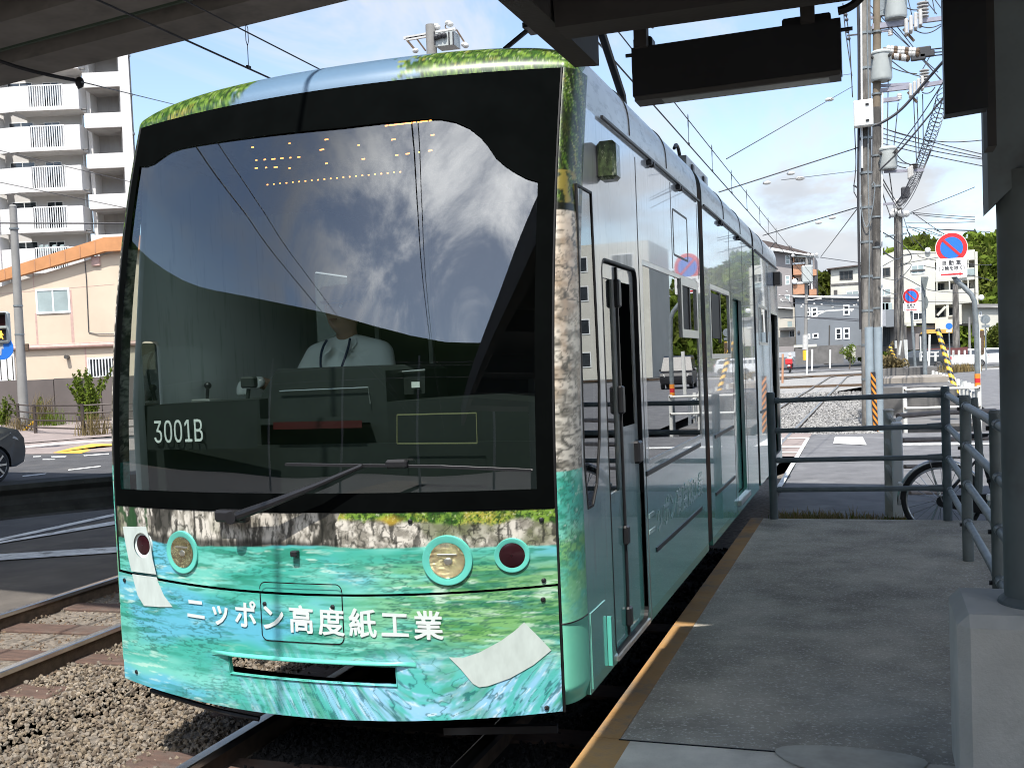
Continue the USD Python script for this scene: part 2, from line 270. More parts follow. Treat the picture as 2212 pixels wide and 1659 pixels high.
M = {}
M['asphalt'] = mat('asphalt', (.055, .055, .058), .9, var=.3, scale=2.2, bump=.5, bscale=220, stain=((.1, .095, .09), .7, .5, .7, .6))
M['asphalt_brown'] = mat('asphalt_brown', (.085, .074, .064), .9, var=.3, scale=2., bump=.5, bscale=200, stain=((.17, .15, .12), .6, .5, .68, .7))
M['path'] = mat('path', (.115, .115, .12), .9, var=.25, scale=3., bump=.4, bscale=200, stain=((.2, .2, .2), 1.2, .5, .7, .6))
M['pave'] = mat('pave', (.22, .18, .165), .9, var=.2, scale=2., bump=.2, bscale=90)
M['gravel'] = mat('gravel', (.13, .11, .088), .95, var=.65, scale=26., bump=1., bscale=34, detail=8)
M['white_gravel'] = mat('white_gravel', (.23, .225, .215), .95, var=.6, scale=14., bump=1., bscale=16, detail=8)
for k, c in enumerate([(.175, .138, .096), (.125, .096, .066), (.225, .19, .148), (.085, .064, .045), (.16, .136, .108)]):
    M[f'stone{k}'] = mat(f'stone{k}', c, .9, var=.35, scale=30., bump=.3, bscale=90)
M['oily'] = mat('oily', (.012, .011, .010), .9, var=.5, scale=20., bump=.8, bscale=40)  # near black, paints the shade under the tram into the ballast
for k, c in enumerate([(.12, .082, .052), (.085, .06, .042), (.16, .12, .085)]): M[f'rusty{k}'] = mat(f'rusty{k}', c, .9, var=.4, scale=30., bump=.3, bscale=90)
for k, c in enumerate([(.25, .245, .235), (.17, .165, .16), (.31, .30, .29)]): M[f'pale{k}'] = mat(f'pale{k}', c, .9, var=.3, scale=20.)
M['stripe'] = mat('stripe', (.62, .62, .6), .8, var=.25, scale=9., stain=((.16, .155, .15), 7., .52, .64, .8))
M['yellow_paint'] = mat('yellow_paint', (.62, .36, .045), .8, var=.2, scale=8., stain=((.25, .2, .12), 5., .55, .7, .6))
M['platform'] = mat('platform', (.34, .315, .265), .85, var=.45, scale=2.3, bump=1., bscale=100, detail=12, stain=((.78, .76, .70), 62., .54, .64, .6))
M['platform_slab'] = mat('platform_slab', (.52, .485, .42), .9, var=.25, scale=4., bump=.6, bscale=110, detail=12, stain=((.28, .26, .23), 3., .55, .7, .6))
M['platform_edge'] = mat('platform_edge', (.34, .19, .065), .85, var=.3, scale=6., bump=.3, bscale=120, stain=((.13, .11, .085), 3., .45, .65, .85))
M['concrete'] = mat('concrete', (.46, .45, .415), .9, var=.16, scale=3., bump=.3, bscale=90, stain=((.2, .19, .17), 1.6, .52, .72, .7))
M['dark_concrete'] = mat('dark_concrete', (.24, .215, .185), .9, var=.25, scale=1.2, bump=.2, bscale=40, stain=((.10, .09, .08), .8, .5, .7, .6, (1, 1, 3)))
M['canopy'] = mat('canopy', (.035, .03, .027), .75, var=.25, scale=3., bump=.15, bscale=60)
M['sign_black'] = mat('sign_black', (.008, .008, .009), .5, var=.2)
M['acrylic'] = mat('acrylic', (.25, .26, .25), .3, var=.2, scale=3.)
M['galv'] = mat('galv', (.20, .225, .235), .5, .35, var=.22, scale=9., bump=.1, bscale=40, stain=((.34, .36, .37), 14., .55, .7, .5))
M['fence_dark'] = mat('fence_dark', (.105, .13, .14), .55, .3, var=.2, scale=10.)
M['steel_grey'] = mat('steel_grey', (.14, .16, .16), .6, .2, var=.2, scale=4., bump=.1, stain=((.09, .085, .075), 2.5, .52, .7, .7))
M['rail_top'] = mat('rail_top', (.55, .53, .5), .22, 1., var=.12, scale=5., stretch=(8, .5, 1))
M['rust'] = mat('rust', (.10, .066, .042), .8, .2, var=.4, scale=14., bump=.3, bscale=120)
M['sleeper'] = mat('sleeper', (.082, .049, .036), .85, var=.35, scale=7., bump=.5, bscale=60, stretch=(1, 5, 1), stain=((.10, .085, .07), 4., .5, .7, .7))
M['guard'] = mat('guard', (.04, .043, .041), .38, .5, var=.35, scale=6., stain=((.10, .095, .085), 22., .6, .68, .6))
M['brown_rail'] = mat('brown_rail', (.055, .042, .036), .6, .2, var=.2)
M['brown_wall'] = mat('brown_wall', (.105, .088, .082), .85, var=.1, scale=1.2)
M['cream'] = mat('cream', (.52, .43, .33), .9, var=.06, scale=.7, bump=.05, stain=((.5, .42, .33), .9, .55, .75, .5))
M['orange'] = mat('orange', (.46, .21, .085), .75, var=.12, scale=1.5)
M['pinkpipe'] = mat('pinkpipe', (.45, .30, .26), .7, var=.15)
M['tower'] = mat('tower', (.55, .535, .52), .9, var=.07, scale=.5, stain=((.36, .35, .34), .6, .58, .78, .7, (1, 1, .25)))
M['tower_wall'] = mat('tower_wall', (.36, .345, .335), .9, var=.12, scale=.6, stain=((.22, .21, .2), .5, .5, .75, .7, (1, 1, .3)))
M['white_wall'] = mat('white_wall', (.50, .49, .43), .9, var=.06, scale=.5, stain=((.5, .48, .42), .5, .56, .8, .5, (1, 1, .3)))
M['cream_wall'] = mat('cream_wall', (.46, .43, .37), .9, var=.08, scale=.6)
M['grey_house'] = mat('grey_house', (.16, .175, .19), .85, var=.07, scale=.8)
M['grey_dark'] = mat('grey_dark', (.12, .115, .11), .9, var=.3, scale=1., stain=((.05, .05, .05), .8, .5, .7, .7, (1, 1, .4)))
M['taupe'] = mat('taupe', (.25, .23, .225), .85, var=.08, scale=.6)
M['terracotta'] = mat('terracotta', (.42, .22, .13), .85, var=.15, scale=1.5)
M['dark_roof'] = mat('dark_roof', (.085, .065, .06), .8, var=.2)
M['pane'] = mat('pane', (.03, .035, .04), .08, var=.3, scale=.8, spec=.8)
M['pane_light'] = mat('pane_light', (.30, .36, .36), .1, var=.2, scale=.8, spec=.7)
M['frame_white'] = mat('frame_white', (.7, .71, .7), .5, var=.05)
M['frame_dark'] = mat('frame_dark', (.07, .065, .06), .5, var=.1)
M['white_paint'] = mat('white_paint', (.6, .6, .565), .55, var=.08, scale=5., stain=((.4, .36, .3), 9., .62, .74, .6))
M['pole'] = mat('pole', (.20, .187, .168), .88, var=.25, scale=4., bump=.2, bscale=60, stain=((.05, .046, .042), 2.0, .40, .58, .92, (1.8, 1.8, .35)))
M['pole_grey'] = mat('pole_grey', (.21, .205, .195), .88, var=.12, scale=2., bump=.1)
M['pole_brown'] = mat('pole_brown', (.17, .135, .095), .8, var=.2, scale=3.)
M['blue_steel'] = mat('blue_steel', (.27, .325, .36), .5, .1, var=.1, scale=6.)
M['transformer'] = mat('transformer', (.36, .385, .375), .5, var=.07)
M['porcelain'] = mat('porcelain', (.48, .47, .45), .25, var=.1)
M['lavender_steel'] = mat('lavender_steel', (.27, .265, .31), .5, .3, var=.15)
M['wire'] = mat('wire', (.03, .03, .034), .6, var=.1)
M['wire_grey'] = mat('wire_grey', (.05, .05, .056), .6, var=.1)
M['red'] = mat('red', (.55, .025, .03), .45, var=.05)
M['blue'] = mat('blue', (.02, .15, .55), .45, var=.05)
M['sign_white'] = mat('sign_white', (.74, .74, .72), .5, var=.05)
M['ink'] = mat('ink', (.03, .03, .035), .6, var=.05)
M['stripe_yellow'] = mat('stripe_yellow', (.75, .42, .03), .5, var=.08)
M['stripe_black'] = mat('stripe_black', (.02, .02, .025), .5, var=.1)
M['stripe_orange'] = mat('stripe_orange', (.72, .25, .03), .5, var=.08)
M['rubber'] = mat('rubber', (.018, .018, .019), .75, var=.2)
M['chrome'] = mat('chrome', (.62, .63, .64), .22, 1., var=.05)
M['black_metal'] = mat('black_metal', (.015, .015, .017), .4, .2, var=.2)
M['black_matte'] = mat('black_matte', (.006, .006, .0065), .55, var=.2, spec=.3)
M['frit'] = mat('frit', (.0025, .003, .003), .9, var=.2, spec=.0)  # dull black, on the windscreen also used for painted dark reflections
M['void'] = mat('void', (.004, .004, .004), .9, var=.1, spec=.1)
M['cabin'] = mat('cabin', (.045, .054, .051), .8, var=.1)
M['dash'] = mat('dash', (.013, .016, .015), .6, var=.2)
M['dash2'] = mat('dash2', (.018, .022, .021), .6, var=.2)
M['shirt'] = mat('shirt', (.93, .95, .94), .9, var=.04, bump=.3, bscale=25)
M['skin'] = mat('skin', (.42, .25, .17), .55, var=.06)
M['glove'] = mat('glove', (.75, .75, .74), .9, var=.04)
M['navy'] = mat('navy', (.02, .03, .08), .7, var=.1)
M['trousers'] = mat('trousers', (.03, .033, .04), .9, var=.1)
M['teal_ring'] = mat('teal_ring', (.10, .45, .37), .35, var=.06, coat=.4)
M['reflector'] = mat('reflector', (.95, .74, .44), .14, 1., var=.45, scale=30., bump=1., bscale=75)
M['lens_red'] = mat('lens_red', (.018, .002, .004), .3, var=.3, coat=.15)
M['car_grey'] = mat('car_grey', (.045, .052, .058), .25, .4, var=.05, coat=1.)
M['car_white'] = mat('car_white', (.65, .66, .66), .3, var=.05, coat=1.)
M['led'] = mat('led', (.5, .15, .03), .5, emit=((1, .32, .06), 2.2))
M['lettering'] = mat('lettering', (.56, .61, .59), .4, var=.03)
M['paper_print'] = mat('paper_print', (.46, .52, .49), .35, var=.10, scale=22., stretch=(1, 1, .4))
M['roof_grey'] = mat('roof_grey', (.50, .53, .54), .32, var=.12, scale=5., coat=.25, stain=((.22, .23, .23), 3.5, .50, .66, .75, (.5, 1.6, 6)))
M['aluminium'] = mat('aluminium', (.6, .61, .6), .3, .9, var=.1)
M['brown_bellows'] = mat('brown_bellows', (.02, .025, .022), .7, var=.4, scale=3., stain=((.16, .06, .025), 2., .5, .7, .8, (1, 1, .6)))
M['windscreen'] = glass('windscreen', (.60, .68, .65), .125)
M['side_glass'] = glass('side_glass', (.30, .34, .33), .14)
M['lamp_glass'] = glass('lamp_glass', (.95, .93, .88), .03)
M['wrap'] = artmat('wrap', .40, .22)
M['wrap_side'] = usdkit.material(stage, '/World/Looks/wrap_side', {
    'g': ('geometry', {}), 'sx': ('separate_xyz', {}), 'mp': ('mapping', {'scale': (1, .9, 3.2), 'rotation': (.5, 0, 0)}), 'n': ('noise_texture', {'scale': 2.4, 'detail': 8, 'roughness': .62}),
    'nm': ('math', {'math_type': 'multiply_add', 'value2': .42, 'value3': -.21}), 'h': ('math', {'math_type': 'add'}), 'hm': ('map_range', {'from_min': .2, 'from_max': 2.75}),
    'r': ('rgb_ramp', {'ramp': [(0, (.12, .36, .28)), (.12, (.12, .34, .28)), (.22, (.18, .37, .33)), (.30, (.25, .39, .375)), (.37, (.42, .48, .47)), (.45, (.52, .53, .51)), (.58, (.54, .55, .54)), (.68, (.57, .58, .585)), (.8, (.56, .58, .60)), (1, (.54, .58, .64))]}),
    'n2': ('noise_texture', {'scale': 3., 'detail': 7, 'roughness': .65}), 'mp2': ('mapping', {'scale': (1, 9, 1)}), 'st': ('map_range', {'range_type': 'smoothstep', 'from_min': .52, 'from_max': .72, 'to_max': .38}),
    'mx': ('mix_color', {'blend_type': 'mix', 'b': (.20, .23, .21)}),
    'b': ('noise_texture', {'scale': 1.1, 'detail': 2}), 'bp': ('bump', {'strength': .06, 'distance': .02}),
    'p': ('principled_bsdf', {'roughness': .16, 'coat_weight': .9, 'coat_roughness': .02, 'specular_ior_level': .6})},
    [('g.position', 'sx.vector'), ('g.position', 'mp.vector'), ('mp.vector', 'n.vector'), ('n.fac', 'nm.value1'), ('sx.z', 'h.value1'), ('nm.value', 'h.value2'), ('h.value', 'hm.value'), ('hm.result', 'r.fac'),
     ('g.position', 'mp2.vector'), ('mp2.vector', 'n2.vector'), ('n2.fac', 'st.value'), ('r.color', 'mx.a'), ('st.result', 'mx.fac'), ('mx.result', 'p.base_color'),
     ('g.position', 'b.vector'), ('b.fac', 'bp.height'), ('bp.normal', 'p.normal')], surface='p.BSDF')
def leafmat(name, c):
    return usdkit.material(stage, '/World/Looks/'+name, {'g': ('geometry', {}), 'r': ('rgb_ramp', {'ramp': [(0, tuple(V(c)*.55)), (.5, tuple(c)), (1, tuple(V(c)*V([1.7, 1.5, 1.2])))]}),
        'n': ('noise_texture', {'scale': .9, 'detail': 2}), 'ad': ('math', {'math_type': 'multiply_add', 'value2': .5}), 'd': ('diffuse_bsdf', {}), 't': ('translucent_bsdf', {}), 'x': ('mix_closure', {'fac': .3})},
        [('g.random_per_island', 'ad.value1'), ('g.position', 'n.vector'), ('n.fac', 'ad.value3'), ('ad.value', 'r.fac'), ('r.color', 'd.color'), ('r.color', 't.color'), ('d.BSDF', 'x.closure1'), ('t.BSDF', 'x.closure2')], surface='x.closure')
M['leaf'] = leafmat('leaf', (.085, .105, .022)); M['leaf_dark'] = leafmat('leaf_dark', (.02, .034, .014)); M['leaf_light'] = leafmat('leaf_light', (.11, .155, .025)); M['dry_grass'] = leafmat('dry_grass', (.19, .15, .075))
M['bark'] = mat('bark', (.09, .07, .05), .9, var=.3)

def leaves(pts, size, seed, droop=0.):
    r = np.random.default_rng(seed); n = len(pts); a = r.normal(size=(n, 3)); a /= np.linalg.norm(a, axis=1, keepdims=True)
    b = np.cross(a, r.normal(size=(n, 3))); b /= np.linalg.norm(b, axis=1, keepdims=True)
    s = size*(.6+.8*r.random((n, 1))); p = V(pts)
    v = np.stack([p-a*s, p+b*s*.5, p+a*s, p-b*s*.5], 1).reshape(-1, 3); k = np.arange(n)[:, None]*4
    return v, np.vstack([k+V([[0, 1, 2]]), k+V([[0, 2, 3]])])
def crown_pts(c, rad, n, seed, clumps=9):
    r = np.random.default_rng(seed); cc = r.normal(size=(clumps, 3)); cc /= np.linalg.norm(cc, axis=1, keepdims=True); cc *= r.random((clumps, 1))**.4*.72
    k = r.integers(0, clumps, n); d = r.normal(size=(n, 3)); d /= np.linalg.norm(d, axis=1, keepdims=True)
    return V(c)+(cc[k]+d*(r.random((n, 1))**.35)*.42)*V(rad)
def blades(c, spread, n, h, w, seed, lean=.35):
    r = np.random.default_rng(seed); out_v, out_f = [], []
    for k in range(n):
        a = r.random()*6.28; d = V([math.cos(a), math.sin(a), 0]); q = V(c)+V([*(r.normal(size=2)*V(spread)), 0]); hh = h*(.5+.6*r.random()); l = lean*hh*r.random()
        s = V([-d[1], d[0], 0])*w; p = [q-s, q+s, q+d*l*.35+V([0, 0, hh*.6])+s*.7, q+d*l*.35+V([0, 0, hh*.6])-s*.7, q+d*l+V([0, 0, hh*(.95-.25*l/hh)])]
        o = len(out_v); out_v += p; out_f += [[o, o+1, o+2], [o, o+2, o+3], [o+3, o+2, o+4]]
    return V(out_v), V(out_f)
def hull(pts):
    t = trimesh.Trimesh(V(pts)).convex_hull; return V(t.vertices), V(t.faces)
XC, HW, SIDE, TEND = -2.185, 1.035, 1.095, 13.1

# ------------------------------------------------------------------ ground, tracks, platform
G = .0
def flat(x0, x1, y0, y1, z): return sheet([(x0, y0, z), (x1, y0, z), (x1, y1, z), (x0, y1, z)])
LX = lambda y: -5.295-.05*(y-4.4)                    # centre of the left track
solo('ground', flat(-900, 900, -900, 900, -.30), M['asphalt'], kind='structure', label='open ground')
def road_poly(pts, z): return [V([x, y, z]) for x, y in pts]
solo('road', sheet(road_poly([(LX(-30)-.62, -30), (-70, -30), (-70, 90), (-12, 90), (LX(90)-.62, 90)], -.035)), M['asphalt_brown'], kind='structure', label='shaded brownish road beside the left rails')
solo('roadway', sheet(road_poly([(-8.4, -30), (-9.6, 90), (-60, 90), (-60, -30)], -.031)), M['asphalt'], kind='structure', label='grey road beyond the guard rail')
solo('ballast_bed', sheet(road_poly([(LX(-3)-.60, -3), (-1.02, -3), (-1.02, 9.2), (-1.25, 21.6), (.2, 21.6), (.35, 38), (1.2, 75), (1.2, 100), (LX(100)-.6, 100)], -.125)), M['gravel'], kind='structure', label='ballast bed under the tracks')
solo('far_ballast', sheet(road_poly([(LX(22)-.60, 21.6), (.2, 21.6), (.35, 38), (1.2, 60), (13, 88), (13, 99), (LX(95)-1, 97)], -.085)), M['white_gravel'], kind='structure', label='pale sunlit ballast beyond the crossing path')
solo('path', sheet(road_poly([(-1.02, 9.24), (12, 9.24), (12, 21.5), (-1.2, 21.5)], -.03)), M['path'], kind='structure', label='grey asphalt path past the platform end')
solo('side_road', sheet(road_poly([(2.6, 24), (40, 24), (40, 78), (4.2, 78)], -.026)), M['path'], kind='structure', label='sunlit road behind the white picket fence')
solo('far_road', sheet(road_poly([(-40, 99), (40, 99), (40, 112), (-40, 112)], -.03)), M['path'], kind='structure')
def rail_mesh(cl, w=.065):
    prof = [(-.055, -.155), (.055, -.155), (.055, -.14), (.009, -.125), (.009, -.04), (w/2, -.03), (w/2, -.004), (w/2-.008, 0), (-w/2+.008, 0), (-w/2, -.004), (-w/2, -.03), (-.009, -.04), (-.009, -.125), (-.055, -.14)]
    p = V(cl, float); t = np.gradient(p, axis=0); t /= np.linalg.norm(t, axis=1, keepdims=True); s = np.stack([t[:, 1], -t[:, 0], t[:, 0]*0], 1)
    pr = V(prof+prof[:1]); P = p[:, None]+pr[None, :, :1]*s[:, None]+V([0, 0, 1.])*pr[None, :, 1:]
    return P
def add_rail(parent, cl, label=None):
    P = rail_mesh(cl); r = part(parent, 'rail', grid(P[:, [10, 11, 12, 13, 0, 1, 2, 3, 4, 5]]), M['rust'], label); part(r, 'rail_head', grid(P[:, [5, 6, 7, 8, 9, 10]]), M['rail_top']); return r
def arc_line(x, y0, y1, R, off, ends=12):
    """straight along +y from y0 to y1, then a curve to the right of radius R; off = offset to the right"""
    pts = [(x+off, y, 0) for y in np.linspace(y0, y1, 30)]
    pts += [(x+R-(R-off)*math.cos(a), y1+(R-off)*math.sin(a), 0) for a in np.linspace(.05, 1.45, 22)]
    a = 1.45; e = pts[-1]; pts += [(e[0]+q*math.sin(a), e[1]+q*math.cos(a), 0) for q in (4, 10, 20)]
    return pts
tr1 = thing('railway_track', 'railway track on which the tram stands, curving right in the distance', 'railway track', (XC, 0, 0), 'railway tracks')
for s in (-1, 1): add_rail(tr1, arc_line(XC, -12, 72, 22, s*.566))
tr2 = thing('railway_track', 'empty railway track left of the tram on rusty sleepers', 'railway track', (-5.2, 0, 0), 'railway tracks')
for s in (-1, 1):
    cl = [(LX(y)+s*.566, y, 0) for y in np.linspace(-12, 62, 40)]; e = V(cl[-1]); cl += [tuple(e+V([30-(30-s*.566)*math.cos(a)-s*.566, (30-s*.566)*math.sin(a), 0])) for a in np.linspace(.1, 1.4, 14)]
    add_rail(tr2, cl)
rr = np.random.default_rng(11)
def sleeper(parent, x, y, rz, w=2.0): part(parent, 'sleeper', cbox((x+rr.normal()*.03, y, -.175+rr.normal()*.006), (w+rr.normal()*.08, .20, .13), rz+rr.normal()*.012, .008), M['sleeper'])
for y in np.arange(.6, 9.5, .62): sleeper(tr2, LX(y), y+.1, .05+.02)
for y in np.arange(1.8, 7.0, .66): sleeper(tr1, XC, y-.02, .0)
for y in np.arange(21.8, 60, .75): sleeper(tr1, XC, y, .0)
for y in np.arange(27, 60, .75): sleeper(tr2, LX(y), y, .05)
# joint plate on the far left rail
jx = LX(4.)-.566
fpz = part(tr2, 'fishplate', cat(bar((jx+.03, 3.72, -.075), (jx+.03+.0, 4.2, -.075), .02, .075)), M['rust'])
for y in (3.8, 3.9, 4.02, 4.12): part(fpz, 'bolt', cyl((jx+.035, y, -.075), (jx+.075, y, -.075), .016, sides=6), M['rust'])
# loose stones
def stone(seed):
    r = np.random.default_rng(seed); t = trimesh.creation.icosphere(subdivisions=0); v = V(t.vertices)*(1+.28*r.normal(size=(len(t.vertices), 1)))*V([1, .75, .6]); h = trimesh.Trimesh(v).convex_hull; return V(h.vertices), V(h.faces)
def scatter(name, pts, sizes, label, mats, seed, stones=6):
    root = numbered('/World', name); pi = UsdGeom.PointInstancer.Define(stage, root); r = np.random.default_rng(seed)
    protos = []
    for k in range(stones):
        q = root+f'/Prototypes/stone_{k:03d}'; usdkit.mesh(stage, q, stone(seed+k), M[mats[k % len(mats)]]); protos.append(q)
    n = len(pts); pi.CreatePrototypesRel().SetTargets(protos); pi.CreateProtoIndicesAttr(Vt.IntArray.FromNumpy(r.integers(0, stones, n).astype(np.int32)))
    pi.CreatePositionsAttr(Vt.Vec3fArray.FromNumpy(pts.astype(np.float32))); pi.CreateScalesAttr(Vt.Vec3fArray.FromNumpy((sizes[:, None]*np.ones((1, 3))).astype(np.float32)))
    q = r.normal(size=(n, 4)); q /= np.linalg.norm(q, axis=1, keepdims=True)
    pi.CreateOrientationsAttr(Vt.QuathArray([Gf.Quath(float(a[0]), float(a[1]), float(a[2]), float(a[3])) for a in q]))
    tag(root, label, kind='stuff')
n = 88000; y = rr.uniform(1.6, 9.2, n); x = rr.uniform(-6., -1.1, n)
near = LX(y); keep = (x > near-.53) & (np.abs(np.abs(x-near)-.566) > .05) & (np.abs(np.abs(x-XC)-.566) > .05)
slp = (np.abs((y-.1-.6+.31) % .62-.31) < .10) & (np.abs(x-near) < .98) & (rr.random(n) < .88); sl1 = (np.abs((y+.02-1.8+.33) % .66-.33) < .10) & (np.abs(x-XC) < .98) & (rr.random(n) < .85)
inner = (np.abs(x-near) < .53) & (rr.random(n) < .25*(.6+1.2*noise(np.stack([x*1.2, y*1.2, 0*x], -1), 4)))
in_shade = x > XC-.55  # stones that get the painted shade colour
k = keep & ~slp & ~sl1 & ~inner & ~in_shade
pz = -.117+.007*rr.normal(size=n)-.02*(np.abs(x-near) < .5)
rus = (np.abs(x-near) < .62+.25*(noise(np.stack([x*3, y*3, 0*x], -1), 9)-.5)) & (noise(np.stack([x*1.6, y*1.6, 0*x], -1), 6) > .38)
scatter('rusty_stones', np.stack([x, y, pz], -1)[k & rus], rr.uniform(.009, .017, n)[k & rus], 'rust stained ballast stones between the empty rails', ['rusty0', 'rusty1', 'rusty2', 'stone1'], 140)
k = k & ~rus
scatter('ballast_stones', np.stack([x, y, pz], -1)[k], rr.uniform(.0085, .0185, n)[k], 'loose beige ballast stones around the rails', ['stone0', 'stone1', 'stone2', 'stone3', 'stone4'], 40)
k = keep & ~sl1 & in_shade & (rr.random(n) < .9); scatter('oily_stones', np.stack([x, y, pz], -1)[k], rr.uniform(.009, .018, n)[k], 'ballast stones under the tram with its shade painted in', ['oily'], 90, 4)
solo('oily_ballast', flat(XC-.53, -1.03, -12, 9.2, -.119), M['oily'], kind='structure', label='oil blackened ballast under the tram')  # dark sheet standing in for shade under the tram
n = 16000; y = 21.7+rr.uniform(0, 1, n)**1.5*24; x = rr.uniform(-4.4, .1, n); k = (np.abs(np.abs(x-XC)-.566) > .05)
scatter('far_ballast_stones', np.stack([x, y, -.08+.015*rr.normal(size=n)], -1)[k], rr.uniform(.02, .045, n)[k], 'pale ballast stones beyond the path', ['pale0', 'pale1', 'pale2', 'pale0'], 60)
# road markings left
def mark(name, pts, mm, label, z=-.027, grp=None, kind='structure'): return solo(name, sheet([(p[0], p[1], z) for p in pts]), M[mm], label=label, kind=kind)
def pxmark(name, px, mm, label, z=-.027): return mark(name, [atz(*p, z)[:2] for p in px], mm, label, z)
zl_ = lambda x, y: ((x/3.318)/1.37025, (1300+y/3.318)/1.37025)
pxmark('road_marking', [zl_(-60, 985), zl_(1300, 690), zl_(1300, 712), zl_(-60, 1010)], 'stripe', 'thin white line slanting across the shaded road')
pxmark('road_marking', [zl_(-60, 1015), zl_(1300, 770), zl_(1300, 808), zl_(-60, 1030)], 'stripe', 'worn white road line between the slanting line and the broad band', -.023)
pxmark('road_marking', [zl_(-60, 1130), zl_(1300, 1045), zl_(1300, 1100), zl_(-60, 1190)], 'stripe', 'broad broken white band nearest the rails', -.023)
for q in ([(222, 357), (460, 332), (440, 342), (222, 367)], [(668, 297), (990, 260), (985, 268), (668, 305)], [(170, 209), (245, 208), (235, 214), (170, 219)], [(420, 195), (545, 195), (535, 200), (415, 201)], [(325, 167), (405, 165), (400, 171), (325, 174)], [(500, 168), (655, 165), (640, 174), (510, 177)], [(820, 157), (1070, 137), (1070, 147), (825, 163)]):
    pxmark('lane_dash', [zl_(*p) for p in q], 'stripe', 'short white dash on the road behind the guard rail')
pxmark('pavement', [zl_(-400, 140), zl_(320, 145), zl_(640, 140), zl_(1400, 100), zl_(1400, -10), zl_(700, 0), zl_(-400, 60)], 'pave', 'brown paved verge at the junction', -.024)
pxmark('kerb', [zl_(100, 80), zl_(600, 30), zl_(1200, -5), zl_(1200, 10), zl_(600, 50), zl_(100, 95)], 'concrete', 'pale kerb line at the pavement edge', -.018)
pxmark('yellow_marking', [zl_(515, 132), zl_(700, 85), zl_(900, 45), zl_(1200, 45), zl_(1200, 62), zl_(1000, 64), zl_(840, 105), zl_(895, 107), zl_(800, 136), zl_(640, 138)], 'yellow_paint', 'yellow tactile patch on the corner pavement', -.019)
solo('sidewalk', sheet([(*atz(*D(4, -400, 1120), .0)[:2], 0), (*atz(*D(4, 130, 1205), .0)[:2], 0), (*atz(*D(4, 705, 1160), .0)[:2], 0), (*atz(*D(4, 900, 1150), 0)[:2], 0), (-10, 60, 0), (-70, 60, 0)]), M['pave'], kind='structure', label='brown pavement in front of the dark fence')
# platform
pf = box(-1.05, 3.2, -8, 9.22, -.3, .165); solo('platform', pf, M['platform'], kind='structure', label='dark asphalt tram platform')
solo('platform_edge', cat(box(-1.052, -.945, 3.735, 9.224, .02, .169), box(-1.052, -.90, -8, 3.73, .02, .1695)), M['platform_edge'], kind='structure', label='worn yellow strip along the platform edge')
solo('platform_slab', sheet([(-.945, -8, .1692), (3.2, -8, .1692), (3.2, 3.74, .1692), (.34, 3.745, .1692), (.12, 3.74, .1692), (-.945, 3.72, .1692)]), M['platform_slab'], kind='structure', label='paler concrete slab at the near end of the platform')
a = np.linspace(0, 2*np.pi, 30)[:-1]; cx, cy = atz(*D(9, 1080, 1610), .17)[:2]
solo('platform_patch', sheet([(cx+.25*math.cos(q)*(1+.1*math.sin(3*q)), cy+.14*math.sin(q)*(1+.12*math.cos(2*q)), .1735) for q in a]), mat('patch', (.36, .345, .30), .9, var=.2, scale=8), kind='structure', label='rounded concrete patch in the platform')
solo('platform_joint', cat(bar((-.945, 3.722, .170), (.12, 3.742, .170), .006, .006), bar((.34, 3.747, .170), (3.2, 3.742, .170), .006, .006)), M['black_matte'], kind='structure', label='thin dark joint across the platform')
def strip(px, mm, label, z): pxmark('ground_line', px, mm, label, z)
strip([D(6, 605, 1490), D(6, 800, 1170), D(6, 822, 1170), D(6, 640, 1490)], 'stripe', 'white line running along the track beside the path', -.02)
strip([D(6, 560, 1290), D(6, 640, 1140), D(6, 840, 1140), D(6, 735, 1290)], 'pave', 'worn yellow strip beside the white line', -.025)
for q in ([(985, 1165), (1165, 1165), (1190, 1215), (975, 1205)],): strip([D(6, *p) for p in q], 'stripe', 'white painted box on the path', -.02)
strip([D(6, 1420, 1205), D(6, 1990, 1200), D(6, 1990, 1212), D(6, 1420, 1217)], 'stripe', 'faint white line across the path', -.021)
for q in ([(640, 1168), (820, 1166), (818, 1174), (640, 1176)], [(640, 1224), (790, 1222), (788, 1232), (640, 1232)], [(640, 1258), (770, 1258), (765, 1266), (640, 1266)]): strip([D(6, *p) for p in q], 'platform_slab', 'pale band across the yellow strip', -.018)
# grass strip at the platform end
gp = np.random.default_rng(5); bl = []
for k in range(230):
    x, y = gp.uniform(-.95, .25), gp.uniform(9.35, 10.5); bl.append(blades((x, y, -.03), (.04, .04), 9, gp.uniform(.05, .17), .005, k+900, .7))
solo('grass', cat(bl), M['dry_grass'], kind='stuff', label='thin dry grass growing at the platform end')
bl = [blades((gp.uniform(-.95, .25), gp.uniform(9.35, 10.5), -.03), (.05, .05), 8, gp.uniform(.04, .12), .006, k+1300, .8) for k in range(160)]
solo('weeds', cat(bl), M['leaf'], kind='stuff', label='low green weeds mixed into the dry grass strip')
